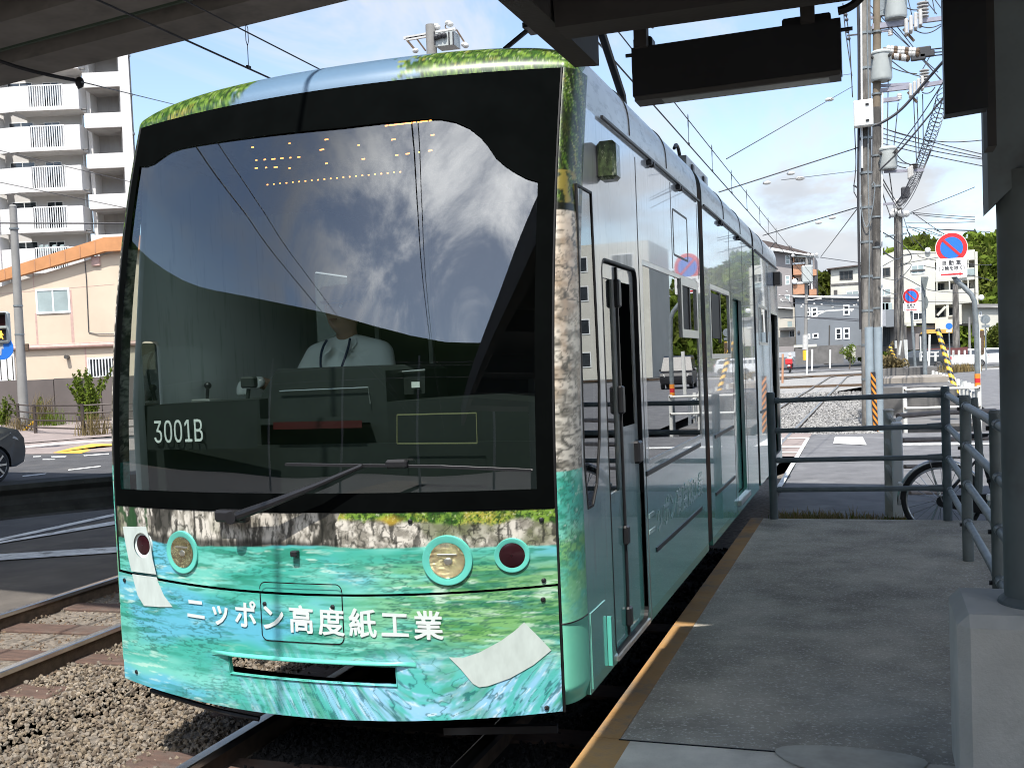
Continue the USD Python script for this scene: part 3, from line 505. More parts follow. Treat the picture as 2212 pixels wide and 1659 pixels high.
# ------------------------------------------------------------------ platform fence
FZ = [1.215, .950, .690, .430]
fc = thing('pipe_fence', 'dark grey pipe railing across the end of the platform', 'railing', (-.85, 9.2, .165), 'platform railings')
for x, top in ((-.85, 1.27), (.565, 1.275)): p_ = part(fc, 'post', cat(cyl((x, 9.2, .165), (x, 9.2, top), .036, sides=16), cyl((x, 9.2, top), (x, 9.2, top+.012), .038, .03, 16)), M['fence_dark'], smooth=35)
for z in FZ:
    r_ = part(fc, 'rail', cyl((-.85, 9.2, z-.008), (.565, 9.2, z+.008), .022, sides=12), M['fence_dark'], smooth=35); part(r_, 'socket', cyl((.42, 9.2, z+.007), (.53, 9.2, z+.008), .025, .03, 12), M['fence_dark']); part(r_, 'socket', cyl((-.81, 9.2, z-.006), (-.78, 9.2, z-.006), .027, sides=12), M['fence_dark'])
fs = thing('pipe_fence', 'grey pipe railing along the right side of the platform, sunlit from above', 'railing', (.58, 6.5, .165), 'platform railings')
for y in (7.46, 5.62): part(fs, 'post', cat(cyl((.58, y, .165), (.58, y, 1.27), .036, sides=16), cyl((.58, y, 1.27), (.58, y, 1.285), .038, .03, 16)), M['steel_grey'], smooth=35)
for z in FZ:
    for ya, yb_ in ((9.16, 7.46), (7.46, 5.62), (5.62, 4.2)):
        r_ = part(fs, 'rail', cyl((.58, ya, z), (.58, yb_, z), .024, sides=12), M['galv'], smooth=35); part(r_, 'socket', cyl((.58, ya-.03, z), (.58, ya-.13, z), .029, sides=12), M['galv']); part(r_, 'socket', cyl((.58, yb_+.03, z), (.58, yb_+.13, z), .029, sides=12), M['galv'])
    for y in (7.46, 5.62): part(fs, 'clamp_bolt', cyl((.53, y, z-.02), (.545, y, z-.02), .012, sides=8), M['black_metal'])
# ------------------------------------------------------------------ canopy with its column
cn = thing('canopy', 'dark steel platform canopy on a round column', 'canopy', (.49, 3.62, .165))
pl = part(cn, 'plinth', cbox((.49, 3.62, .47), (.52, .45, .61), ch=.035), M['concrete'], 'pale chamfered concrete block under the column')
part(cn, 'column', cat(cyl((.49, 3.62, .775), (.49, 3.62, 2.15), .105, sides=36)), M['steel_grey'], smooth=40); part(cn, 'base_flange', lathe([(.105, .80), (.122, .785), (.125, .775)], (.49, 3.62, 0), sides=36), M['steel_grey'])
g_ = Polygon([(.355, 2.03), (.42, 2.09), (1.2, 2.9), (.355, 2.9)]); v, f = arr(extr(g_, .16)); part(cn, 'bracket', (np.stack([v[:, 0], 3.54+v[:, 2], v[:, 1]], -1), f), M['steel_grey'], 'slanted steel bracket at the head of the column')
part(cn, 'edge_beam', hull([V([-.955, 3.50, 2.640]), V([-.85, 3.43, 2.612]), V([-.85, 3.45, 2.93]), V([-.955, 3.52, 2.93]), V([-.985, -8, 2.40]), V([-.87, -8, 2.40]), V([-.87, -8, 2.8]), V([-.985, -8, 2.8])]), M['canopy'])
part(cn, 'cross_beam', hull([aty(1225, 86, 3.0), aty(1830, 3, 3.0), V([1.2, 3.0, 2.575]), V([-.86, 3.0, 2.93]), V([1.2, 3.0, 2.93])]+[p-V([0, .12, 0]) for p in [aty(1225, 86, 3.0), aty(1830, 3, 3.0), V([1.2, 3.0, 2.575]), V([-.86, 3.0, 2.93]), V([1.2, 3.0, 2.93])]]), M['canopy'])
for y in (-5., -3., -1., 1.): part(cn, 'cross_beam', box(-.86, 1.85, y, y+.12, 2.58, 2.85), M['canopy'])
part(cn, 'roof', hull([V([-.99, -8, 2.82]), V([1.9, -8, 2.82]), V([1.9, 4.6, 3.6]), V([-.94, 3.91, 2.94]), V([-.94, 3.91, 3.0]), V([1.9, 4.6, 3.66]), V([-.99, -8, 2.9]), V([1.9, -8, 2.9])]), M['canopy'])  # unseen far edge shaped to rise rightwards, so its shadow closes the sun strip
part(cn, 'column', cyl((.49, -2.5, .165), (.49, -2.5, 2.8), .105, sides=24), M['steel_grey'])
cbx = part(cn, 'cable_conduit', tube(smooth_path([aty(1810, 25, 3.05), aty(1835, 16, 3.05), aty(1860, -5, 3.05)], 8), .012, 8), M['black_matte'])
sg = thing('hanging_sign', 'black hanging information display under the canopy, seen from behind', 'sign', aty(1590, 70, 3.2))
part(sg, 'housing', hull([V([-.688, 3.2, 2.435]), V([-.063, 3.2, 2.435]), V([-.063, 3.2, 2.585]), V([-.688, 3.2, 2.585]), V([-.688, 3.29, 2.435]), V([-.063, 3.29, 2.435]), V([-.063, 3.29, 2.585]), V([-.688, 3.29, 2.585])]), M['sign_black'])
part(sg, 'lower_tray', box(-.684, -.066, 3.205, 3.285, 2.421, 2.437), M['frame_dark']); part(sg, 'light_slot', box(-.60, -.10, 3.215, 3.275, 2.4195, 2.4215), M['acrylic'])
for c_, s_ in (((-.16, 3.245, 2.592), (.14, .07, .035)), ((-.655, 3.245, 2.60), (.06, .06, .04)), ((-.33, 3.245, 2.587), (.02, .03, .012))): part(sg, 'top_clamp', cbox(c_, s_, ch=.005), M['sign_black'])
for x in (-.655, -.155): part(sg, 'hanger', cbox((x, 3.2, 2.75), (.04, .04, .34)), M['canopy'])
for (x, z) in ((-.70, 2.575), (-.05, 2.56)): part(sg, 'bolt', cyl((x-.015, 3.24, z), (x+.02, 3.24, z), .006, sides=8), M['black_metal'])
cb = thing('display_case', 'black display case fixed beside the canopy column', 'sign', (.25, 3.1, 2.4)); part(cb, 'case', hull([V([.20, 3.0, 2.228]), V([.305, 3.0, 2.235]), V([.20, 3.06, 2.228]), V([.305, 3.06, 2.235]), V([.20, 3.0, 2.85]), V([.305, 3.0, 2.85]), V([.20, 3.06, 2.85]), V([.305, 3.06, 2.85])]), M['sign_black'])
part(cb, 'case_post', box(.312, .335, 3.1, 3.2, 2.15, 2.9), M['canopy'])
# ------------------------------------------------------------------ viaduct overhead
vd = V([-.991, .131, 0]); vn = V([-.131, -.991, 0]); VO = V([-5.03, 9.72, 5.5])       # along, towards us, far edge
def vbox(a0, a1, n0, n1, z0, z1): return hull([VO*V([1, 1, 0])+vd*a+vn*n+V([0, 0, z]) for a in (a0, a1) for n in (n0, n1) for z in (z0, z1)])
via = thing('viaduct', 'concrete road viaduct crossing overhead, seen from below', 'viaduct', (-5, 6, 0))
A0_, A1_ = -26., 40.
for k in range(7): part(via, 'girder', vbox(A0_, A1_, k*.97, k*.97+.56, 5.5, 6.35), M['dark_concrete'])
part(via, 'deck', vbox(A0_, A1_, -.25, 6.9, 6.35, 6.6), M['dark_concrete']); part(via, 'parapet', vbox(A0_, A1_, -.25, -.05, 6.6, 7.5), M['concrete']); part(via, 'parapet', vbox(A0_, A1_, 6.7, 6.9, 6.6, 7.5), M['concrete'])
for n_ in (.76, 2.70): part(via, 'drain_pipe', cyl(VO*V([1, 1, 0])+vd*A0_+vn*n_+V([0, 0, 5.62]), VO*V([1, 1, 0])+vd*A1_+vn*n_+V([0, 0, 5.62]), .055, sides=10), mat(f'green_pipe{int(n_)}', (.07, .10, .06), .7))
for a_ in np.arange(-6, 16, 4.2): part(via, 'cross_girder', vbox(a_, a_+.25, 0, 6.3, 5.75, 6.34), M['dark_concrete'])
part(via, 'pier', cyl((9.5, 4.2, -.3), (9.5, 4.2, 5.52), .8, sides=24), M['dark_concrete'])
# the guard rail on the left
ga, gb = V([-7.93, 6.42, 0]), V([-6.2, 9.15, 0]); gt = (gb-ga)/np.linalg.norm(gb-ga); gn = V([gt[1], -gt[0], 0])
prof = [(0, .40), (.06, .43), (.06, .475), (0, .53), (-.015, .575), (0, .62), (.06, .675), (.06, .72), (0, .75)]
gr = thing('guard_rail', 'dark corrugated steel guard rail between the road and the rails', 'guard rail', tuple(ga))
rings = []
for q in np.linspace(0, 1, 20):
    o = ga+(gb-ga)*q; rings.append([o+gn*(a_+.006*math.sin(q*9))+V([0, 0, z+.008*math.sin(q*7)]) for a_, z in prof])
part(gr, 'beam', grid(V(rings)), M['guard'], smooth=25); part(gr, 'beam_back', grid(V(rings)-gn*.006), M['guard'])
for q in (.02, .93): o = ga+(gb-ga)*q-gn*.09; part(gr, 'post', cyl(o-V([0, 0, .05]), o+V([0, 0, .74]), .055, sides=12), M['guard'])

# ------------------------------------------------------------------ the tram
def Y0(z): s = np.clip((np.asarray(z, float)-1.067)/1.73, 0, None); return 3.70+.30*s**2+.02*np.clip(s, 0, 1)
def Yf(x, z): t = np.clip((np.asarray(x, float)-XC)/HW, -1, 1); return Y0(z)-.17*(1-t**2)
def Yext(x, z):
    e = np.clip((np.abs(np.asarray(x, float)-XC)-HW)/(SIDE-HW), 0, 1); return Yf(x, z)+.17*(1-np.sqrt(1-e**2))
def fhit(px, py):
    p = aty(px, py, 3.7)
    for _ in range(12): p = aty(px, py, float(Yf(p[0], p[2])))
    return p[0], p[2]
def lerp(a, b, t): return a+(b-a)*t
def sstep(a, b, x): t = np.clip((x-a)/(b-a), 0, 1); return t*t*(3-2*t)
def mixc(a, b, t): return a*(1-t[..., None])+V(b)*t[..., None]
def nz(x, z, fx, fz, seed=0, oc=4): return fbm(np.stack([x*fx, z*fz, np.zeros_like(x)+seed*7.31], -1), oc, seed)
def ridge(x, z, fx, fz, seed=0, oc=4): return np.abs(nz(x, z, fx, fz, seed, oc)-.5)*2
def C(r, g, b, k=.86): return V(S(r, g, b))*k
def art_foliage(x, z, seed=1, bright=1.):
    a, b, c = nz(x, z, 55, 55, seed), nz(x, z, 9, 9, seed+1), nz(x, z, 150, 120, seed+2, 3)
    col = mixc(np.zeros(x.shape+(3,))+C(48, 88, 26), C(122, 156, 58), sstep(.38, .64, a))
    col = mixc(col, C(190, 172, 74), sstep(.56, .72, b)*sstep(.4, .6, c)*.7)
    col = mixc(col, C(26, 46, 16), sstep(.50, .36, c)*.85)
    col = mixc(col, C(206, 212, 176), sstep(.64, .74, c)*.55)
    return col*bright
def art_rock(x, z, seed=5, sx=10, sz=7, warm=0., ov=(55, 12)):
    wx = x+.02*(nz(x, z, 30, 30, seed+9)-.5); a, r1, r2, g = nz(wx, z, sx*4, sz*4, seed), ridge(wx, z, sx*1.6, sz*1.6, seed+1), ridge(wx, z, sx*5, sz*4, seed+2, 3), nz(x, z, 3, 3, seed+3)
    col = mixc(np.zeros(x.shape+(3,))+C(142, 137, 126), C(214, 208, 196), sstep(.36, .6, a))
    col = mixc(col, C(200, 170, 140), sstep(.5, .7, g)*.5*warm)
    col = mixc(col, C(96, 104, 62), sstep(.50, .64, nz(x, z, 5, 5, seed+6))*.75*(1-warm))
    col = mixc(col, C(34, 34, 28), sstep(.06, .01, r1)*.8)
    col = mixc(col, C(70, 68, 58), sstep(.10, .0, r2)*.7); return mixc(col, C(30, 29, 24), sstep(.43, .35, nz(wx, z, ov[0], ov[1], seed+11))*(ov[2] if len(ov) > 2 else .8))
def art_water(x, z, seed=9):
    wx = x+.02*(nz(x, z, 14, 40, seed+20)-.5); wz = z+.008*(nz(x, z, 10, 22, seed+21)-.5)
    a, b, b2 = nz(wx, wz, 2.6, 15, seed), nz(wx, wz, 7, 62, seed+1), nz(wx, wz, 15, 110, seed+11, 3)
    c = ridge(wx, wz, 13, 88, seed+2); L = nz(x, z, 1.7, 5, seed+4)
    col = mixc(np.zeros(x.shape+(3,))+C(66, 172, 154), C(120, 204, 188), sstep(.34, .64, a))
    col = mixc(col, C(100, 182, 214), sstep(.47, .64, L)*.8)
    gy = sstep(-2.2, -1.35, x)*sstep(.42, .60, z)*sstep(.92, .78, z)
    col = mixc(col, C(128, 176, 84), np.clip(gy*1.1*sstep(.30, .58, nz(wx, wz, 4, 24, seed+12)), 0, .8))
    col = mixc(col, C(34, 128, 102), sstep(.48, .36, b)*.75*sstep(.34, .6, nz(x, z, 2.2, 7, seed+13)+.08))
    col = mixc(col, C(48, 120, 56), sstep(.46, .36, b2)*gy*.6)
    col = mixc(col, C(214, 236, 220), sstep(.58, .70, b2)*.6*sstep(.45, .62, nz(x, z, 3, 9, seed+5)))
    col = mixc(col, C(26, 92, 80), sstep(.12, .02, c)*.7*sstep(.40, .60, nz(x, z, 3, 6, seed+15)))
    foam = sstep(.54, .38, z+.16*(nz(x, z, 4, 4, seed+6)-.5))*sstep(-3.0, -1.9, x+.5*(nz(x, z, 3, 3, seed+16)-.5))
    sw = .9*np.sin(3*x)+.3; px, pz_ = wx+.5*sw*wz, wz-.35*sw*wx
    d, e, e2 = ridge(px, pz_, 13, 27, seed+7), nz(px, pz_, 11, 28, seed+8), nz(px, pz_, 34, 76, seed+18, 3)
    fc = mixc(np.zeros(x.shape+(3,))+C(84, 186, 178), C(146, 200, 230), sstep(.40, .60, e)); fc = mixc(fc, C(222, 236, 246), sstep(.54, .66, e2)*.7*sstep(.42, .6, e)); fc = mixc(fc, C(66, 140, 92), sstep(.46, .34, nz(px, pz_, 6, 18, seed+19))*.55)
    fc = mixc(fc, C(24, 92, 96), sstep(.10, .02, d)*.75)
    return mixc(col, fc, foam)
def art_front(x, z):
    col = art_water(x, z)
    shore = .915+.022*(nz(x, z, 5, 1, 31)-.5)*2
    left = x < -1.99+.1*(nz(x, z, 8, 8, 32)-.5)
    rock = art_rock(x, z, 5, 11, 4); rr = art_rock(x, z, 15, 9, 9)
    fol = art_foliage(x, z, 3, 1.0); fol = mixc(fol, C(214, 168, 62), sstep(.55, .7, nz(x, z, 5, 7, 40))*.55)
    fl = sstep(1.0, 1.02, z+.05*(nz(x, z, 7, 7, 33)-.5)*2)
    up = np.where(left[..., None], rock, mixc(rr, fol, fl)) if fol.ndim == 3 else rock
    up = mixc(up, C(18, 20, 14), left*sstep(.56, .62, nz(x, z, 9, 5, 36))*.9); up = mixc(up, C(30, 70, 34), (x < -3.0)*sstep(.45, .55, nz(x, z, 22, 22, 34))*.9)
    up = mixc(up, C(24, 24, 20), left*sstep(.955, .925, z+.04*(nz(x, z, 9, 9, 35)-.5))*.85)
    return mixc(col, up, sstep(-.004, .004, z-shore))
def art_column(x, z, y, right):
    q = y*3+x*1.5
    fol = art_foliage(q*1.2, z, 21, .55); fol = mixc(fol, C(14, 20, 10), sstep(.56, .44, nz(q, z, 16, 11, 24))*.85); rock = art_rock(q, z, 25, 1.1, 9, 1., (14, 70, .35)); wat = art_water(q-2.6, z*.8+.1, 29)
    if right:
        yel = mixc(fol, C(128, 116, 54), sstep(.45, .62, nz(q, z, 9, 40, 26)))
        col = np.where((z > 2.37)[..., None], fol, np.where((z > 2.24)[..., None], yel, np.where((z > 2.21)[..., None], fol*.2, rock)))
    else: col = np.where((z > 2.23)[..., None], fol, mixc(rock, C(30, 34, 24), sstep(.5, .44, nz(q, z, 6, 28, 27))*.75))
    zw = 1.2 if right else 1.24
    soft = np.clip(1.0-.35*sstep(.95, .45, z), 0, 1)
    wat = mixc(wat, C(120, 204, 178), sstep(1.0, .5, z)*.75)
    col = np.where((z < zw)[..., None], wat, col)
    return mixc(col, C(112, 200, 170), 1.*(z < .61)*.8)

tram = thing('tram', 'tram wrapped in a print of a turquoise river, stopped beside the platform', 'tram', (XC, 8.4, 0))
nx = 520
t_ = np.linspace(-.997, .997, nx)
def front_band(zlo, zhi, nr, off, hole=None):
    zz = zlo[None]+(zhi-zlo)[None]*np.linspace(0, 1, nr)[:, None]; xx = np.broadcast_to(XC+HW*t_[None], zz.shape)
    P = np.stack([xx, Yf(xx, zz)-off, zz], -1); v, f = grid(P)
    if hole: cm = v[f].mean(1); f = f[~((cm[:, 0] > hole[0]) & (cm[:, 0] < hole[1]) & (cm[:, 2] > hole[2]) & (cm[:, 2] < hole[3]))]
    return (v, f), art_front(xx, zz).reshape(-1, 3)
zl = .73+.035*t_**2; zb = .232+.045*t_**2
g, c = front_band(zl+.004, zl*0+1.058, 90, 0.); mask = part(tram, 'front_mask', g, M['wrap'], 'upper front panel printed with cliffs above turquoise water', True, c)
g, c = front_band(zb, zl-.003, 140, .012, (-2.545, -1.785, .386, .462)); bump_ = part(tram, 'bumper', g, M['wrap'], 'lower front panel with company lettering and coupler slot', True, c)
xs = np.linspace(XC-HW*.99, XC+HW*.99, 40); tt = (xs-XC)/HW
part(tram, 'bumper_lip', grid(np.stack([np.stack([xs, Yf(xs, .25)-.012, .2325+.045*tt**2], -1), np.stack([xs, Yf(xs, .25)+.10, .215+.045*tt**2], -1), np.stack([xs, Yf(xs, .25)+.4, .26+.0*tt], -1)])), M['black_matte'])
part(tram, 'mask_backing', grid(np.stack([np.stack([xs, Yf(xs, .7)+.03, xs*0+.56], -1), np.stack([xs, Yf(xs, 1.)+.03, xs*0+1.06], -1)])), M['black_matte'])
# coupler slot: a recessed frame
def slotpt(x, z, o): return V([x, float(Yf(x, z))-.012+o, z])
fr = []
for (xa, za), (xb, zb_) in zip([(-2.55, .465), (-1.78, .452), (-1.78, .378), (-2.545, .384)], [(-1.78, .452), (-1.78, .378), (-2.545, .384), (-2.55, .465)]):
    n = 14; k = np.linspace(0, 1, n); q = [[slotpt(lerp(xa, xb, a), lerp(za, zb_, a), o) for a in k] for o in (-.006, .022)]
    fr.append(grid(V(q)))
part(bump_, 'slot_frame', cat(fr), M['teal_ring'])
# the raised flare over the slot
k = np.linspace(-2.64, -1.70, 30); w_ = np.clip(np.minimum(k+2.64, -1.70-k)/.12, 0, 1)
part(bump_, 'slot_hood', grid(V([[slotpt(x, .468+.006, -.003) for x in k], [slotpt(x, .468-.004, -.002-.022*w) for x, w in zip(k, w_)], [slotpt(x, .455, -.003) for x in k]])), M['teal_ring'], smooth=True)
def decal(poly, off, name, matname, parent, label=None, step=.03, lower=True):
    ms = []
    for g in getattr(poly, 'geoms', [poly]):
        if g.area < 1e-7: continue
        v, f = trimesh.creation.triangulate_polygon(g, engine='earcut')
        t = trimesh.Trimesh(np.c_[v, np.zeros(len(v))], f); t = t.subdivide_to_size(step, max_iter=8)
        x, z = V(t.vertices)[:, 0], V(t.vertices)[:, 1]
        ms.append((np.stack([x, Yf(x, z)-off-(.012 if lower else 0), z], -1), V(t.faces)[:, ::-1]))
    return part(parent, name, cat(ms), M[matname], label)
# company name along the bumper
pg, w = glyph_poly('ニッポン高度紙工業', .118, 112.)
from shapely import affinity
pg = affinity.skew(affinity.scale(pg, 1.205/w, 1, origin=(0, 0)), 0, 0)
pg = affinity.affine_transform(pg, [1, 0, -.022, 1, -2.775, .600])
for g in getattr(pg, 'geoms', [pg]): pass
decal(pg, .004, 'company_lettering', 'lettering', bump_, 'white Japanese company lettering across the bumper')
def strip_poly(pts): return Polygon(smooth_closed(pts))
def smooth_closed(p): return p
p1 = [fhit(*D(7, *p)) for p in [(808, 95), (958, 95), (985, 200), (1000, 300), (1035, 450), (1075, 540), (1130, 612), (1040, 612), (945, 605), (905, 540), (880, 450), (845, 300), (825, 200)]]
from shapely.geometry import Point
p1 = Polygon(p1).buffer(0).difference(Point(-3.033, .893).buffer(.055))
cut = .745
decal(p1.intersection(sbox(-4, .772, 0, 2)), .003, 'printed_sheet', 'paper_print', mask); decal(p1.intersection(sbox(-4, 0, 0, .760)), .003, 'printed_sheet', 'paper_print', bump_)
p2 = Polygon([fhit(*D(8, *p)) for p in [(1190, 710), (1290, 810), (1365, 890), (1250, 985), (1100, 1070), (960, 1120), (900, 1128), (860, 1105), (780, 1010), (705, 935), (790, 940), (900, 905), (1040, 830), (1130, 765)]])
decal(p2, .003, 'printed_sheet', 'paper_print', bump_)
# hatch outline
o = sbox(-2.372, .535, -1.992, .778).buffer(-.03).buffer(.03); hl = o.difference(o.buffer(-.0045))
decal(hl.intersection(sbox(-4, .745, 0, 1)), .002, 'hatch_seam', 'black_matte', mask); decal(hl.intersection(sbox(-4, 0, 0, .735)), .002, 'hatch_seam', 'black_matte', bump_)
def conform(m_, cx, cz, off):
    v, f = m_; v = v.copy(); v[:, 1] += Yf(v[:, 0]+cx, v[:, 2]+cz)-off; v[:, 0] += cx; v[:, 2] += cz; return v, f
for px, py in [fhit(*D(7, 1722, 592)), fhit(*D(7, 2160, 612)), fhit(*D(7, 895, 1030)), fhit(*D(7, 818, 440)), fhit(*D(8, 1310, 445)), fhit(*D(8, 1312, 563)), fhit(*D(8, 1335, 1260)), fhit(*D(8, 447, 65)), fhit(*D(8, 1295, 55))]:
    part(mask if py > .75 else bump_, 'bolt', conform(lathe([(.009, .0), (.009, -.005), (.005, -.007), (.0005, -.007)], axis='y', sides=10), px, py, .012 if py < .75 else 0), M['black_metal'])
bx, bz = fhit(*D(7, 1915, 270)); part(mask, 'sensor', conform(cbox((0, -.012, 0), (.03, .03, .024), ch=.004), bx, bz, 0), M['black_metal'])
for i, (cx, cz, R, r) in enumerate([(-2.787, .877, .092, .066), (-1.563, .870, .098, .069)]):
    h = part(tram, 'headlight', conform(lathe([(R, .001), (R*.985, -.008), (R*.94, -.0095), (r*1.02, -.005), (r*.99, -.004)], axis='y', sides=40), cx, cz, .001), M['teal_ring'], 'round headlight in a turquoise bezel', 40)
    bowl = lathe([(r, -.006), (r*.7, -.003), (r*.35, -.001), (.004, -.0005)], axis='y', sides=32)
    fac = np.concatenate([[V([math.cos(a)*q, -.009, math.sin(a)*q]) for a in np.arange(0, 6.28, .5)] for q in (r*.3, r*.6)])
    part(h, 'reflector', conform(bowl, cx, cz, .002), M['reflector'], smooth=True); part(h, 'bulb', conform(cat(ball((.004, -.006, -.004), (.017, .004, .014), 2), cbox((0, -.006, .022), (r*1.1, .003, .008), ch=.001)), cx, cz, .002), M['aluminium'])
    part(h, 'lens', conform(lathe([(r*1.01, -.006), (r*.8, -.013), (r*.45, -.017), (.002, -.018)], axis='y', sides=32), cx, cz, .001), M['lamp_glass'], smooth=True)
for cx, cz, R, r, bm in [(-3.033, .893, .060, .044, 'lettering'), (-1.318, .884, .067, .048, 'teal_ring')]:
    h = part(tram, 'tail_lamp', conform(lathe([(R, .001), (R*.98, -.006), (R*.93, -.007), (r*1.04, -.004), (r, -.003)], axis='y', sides=36), cx, cz, .001), M[bm], 'small round tail lamp with a dark red lens', 40)
    part(h, 'lens', conform(lathe([(r*1.0, -.004), (r*.7, -.009), (.002, -.011)], axis='y', sides=30), cx, cz, .001), M['lens_red'], smooth=True)
# corner pillars
for s, nm in ((-1, 'left'), (1, 'right')):
    a = np.linspace(0.03, 1, 26)*np.pi/2; zz = np.linspace(.28, 2.80, 420)
    A_, Z_ = np.meshgrid(a, zz, indexing='ij')
    sh = .05*sstep(.36, .28, Z_)
    P = np.stack([XC+s*(HW+(SIDE-HW)*np.sin(A_)-sh*.4), Y0(Z_)+.17*(1-np.cos(A_))+sh, Z_], -1)
    v, f = grid(P); v = v.reshape(-1, 3)
    cp = part(tram, 'corner_pillar', (v, f if s > 0 else f[:, ::-1]), M['wrap'], 'rounded corner printed with leaves, pale rock and water', True, art_column(P[..., 0]-XC*0, P[..., 2], P[..., 1], s > 0).reshape(-1, 3))
    e = np.linspace(0, 1, 12)*np.pi/2
    part(cp, 'panel_seam', tube([(XC+s*(HW+(SIDE-HW)*math.sin(q)+.001), float(Y0(.61))+.17*(1-math.cos(q))-.0005, .612) for q in e], .003, 5), M['black_matte'])
    part(cp, 'gap_seal', tube([(XC+s*HW*.9995, float(Y0(z))+.001, z) for z in np.linspace(.27, 2.80, 30)], .006, 6), M['black_matte'])
# roof and visor
a = np.linspace(0, np.pi, 241); ca, sa = np.cos(a), np.sin(a)
rx = XC+SIDE*np.sign(ca)*np.abs(ca)**.38; rz_ = 2.66+.36*np.abs(sa)**.5
zb2 = np.minimum(2.80, rz_); kk = np.clip((rz_-2.80)/.22, 0, 1); yb = Yext(rx, zb2)
th = np.linspace(0, 1, 22)[:, None]*np.pi/2
P = np.stack([np.broadcast_to(rx, (22, 241)), yb+.68*kk*(1-np.cos(th)), zb2+(rz_-zb2)*np.sin(th)], -1)
def art_visor(x, z, y):
    b = np.zeros(x.shape+(3,))+C(92, 120, 146); b = mixc(b, C(124, 148, 170), sstep(2.86, 2.82, z)*.5)
    e = .07*(nz(x, z, 30, 30, 50)-.5)*2+.15*(nz(x, z, 8, 8, 51)-.5)*2
    f1 = art_foliage(x, z*1.4+y, 52, .74)
    fr_ = sstep(-.02, .01, x+1.80+e*1.5+(nz(x, z+y, 60, 60, 53)-.5)*.5)
    fl_ = sstep(.015, -.015, x+2.58-.35*(z-2.87)+e*.7)
    return mixc(mixc(b, C(1, 1, 1), fl_*0), C(1, 1, 1), fl_*0)*(1-np.clip(fl_+fr_, 0, 1))[..., None]+f1*np.clip(fl_+fr_, 0, 1)[..., None]
# denser visor for the print
ia = np.linspace(0, 240, 700); Pd = np.stack([[np.interp(ia, np.arange(241), P[k, :, j]) for j in range(3)] for k in range(22)]).transpose(0, 2, 1)
v, f = grid(Pd); part(tram, 'visor', (v, f), M['wrap'], 'curved panel over the windscreen printed with leaves and blue sky', True, art_visor(Pd[..., 0], Pd[..., 2], Pd[..., 1]).reshape(-1, 3))
SECT = [(None, 7.0), (7.2, 10.32), (10.5, TEND)]
for k, (ya, yb_) in enumerate(SECT):
    st = P[-1] if ya is None else np.stack([rx, rx*0+ya, rz_], -1)
    en = np.stack([rx, rx*0+yb_, rz_], -1)
    v, f = grid(np.stack([st+(en-st)*q for q in np.linspace(0, 1, 10)])); part(tram, 'roof', (v, f), M['roof_grey'], smooth=True)
# windscreen: frame print with dark reflections painted in, and glass
out = sbox(XC-HW*.995, 1.060, XC+HW*.995, 2.800)
top = [fhit(*D(1, *p)) for p in [(893, 1082), (940, 1080), (990, 1062), (1045, 1022), (1100, 985), (1170, 962), (1250, 946), (1500, 905), (1850, 862), (2205, 828)]]+[fhit(*D(2, *p)) for p in [(280, 795), (560, 772), (650, 772), (740, 790), (830, 830), (900, 885), (950, 945), (1000, 1020), (1060, 1072), (1120, 1112), (1200, 1155), (1290, 1182)]]  # lower outline of the painted dark reflections, joined to the real border
ins = Polygon([(XC-HW*.955, 1.135), *[(max(p[0], XC-HW*.955), p[1]) for p in top], (XC+HW*.935, top[-1][1]), (XC+HW*.935, 1.135)]).buffer(0)
ws = decal(out.difference(ins), .003, 'windscreen_surround', 'frit', tram, 'black windscreen border with dark reflections painted into its curved upper edge', .04, False)
zz = np.linspace(1.07, 2.79, 60); xx = np.linspace(XC-HW*.985, XC+HW*.985, 60); X_, Z_ = np.meshgrid(xx, zz, indexing='ij')
wob = .0035*(fbm(np.stack([X_*1.6, Z_*2.2, X_*0], -1), 2, 77)-.5)
part(tram, 'windscreen', grid(np.stack([X_, Yf(X_, Z_)+.004+wob, Z_], -1)), M['windscreen'], 'large curved windscreen mirroring sky and wires', True)
# wiper
W0, W1 = fhit(520, 1113), fhit(795, 1003)
def fp(x, z, o): return V([x, float(Yf(x, z))-o, z])
wp = part(tram, 'wiper', cat(tube([fp(*W0, .05), fp(*fhit(600, 1085), .07), fp(*fhit(700, 1045), .06), fp(*W1, .045)], [.020, .017, .012, .009], 8), tube([fp(*W0, .0), fp(*W0, .075)], .026, 12)), M['black_metal'], 'black windscreen wiper arm slanting up from its pivot', 40)
part(wp, 'pivot_box', conform(cbox((0, -.02, 0), (.16, .05, .05), ch=.01), W0[0]-.03, W0[1], 0), M['black_metal'])
bl = [fp(*fhit(*p), .028) for p in [(628, 1001), (740, 1003), (850, 1004), (960, 1006), (1060, 1010), (1155, 1014)]]
part(wp, 'blade', cat(tube(bl, .006, 6), *[bar(bl[i]-V([0, .012, 0]), bl[i+1]-V([0, .012, 0]), .008, .010) for i in range(5)], cbox(fp(*fhit(868, 1000), .045), (.09, .03, .035), ch=.008)), M['black_metal'])
# pilot bars under the front
part(tram, 'pilot_bar', tube([aty(328, 1491, 3.80), aty(400, 1513, 3.74), aty(480, 1536, 3.72), aty(560, 1552, 3.75)], .012, 8), M['black_metal'])
part(tram, 'pilot_bar', bar(aty(960, 1577, 3.76), aty(1205, 1572, 3.84), .03, .03), M['black_metal'])
# under floor
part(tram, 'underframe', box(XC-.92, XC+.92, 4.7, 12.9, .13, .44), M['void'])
for y in (5.1, 6.5, 11., 12.4):
    for s in (-1, 1): part(tram, 'wheel', lathe([(.02, -.06), (.27, -.06), (.28, -.03), (.33, -.025), (.33, .03), (.27, .05), (.02, .05)], (XC+s*.53, y, .33), 'x', 24), M['rust'])
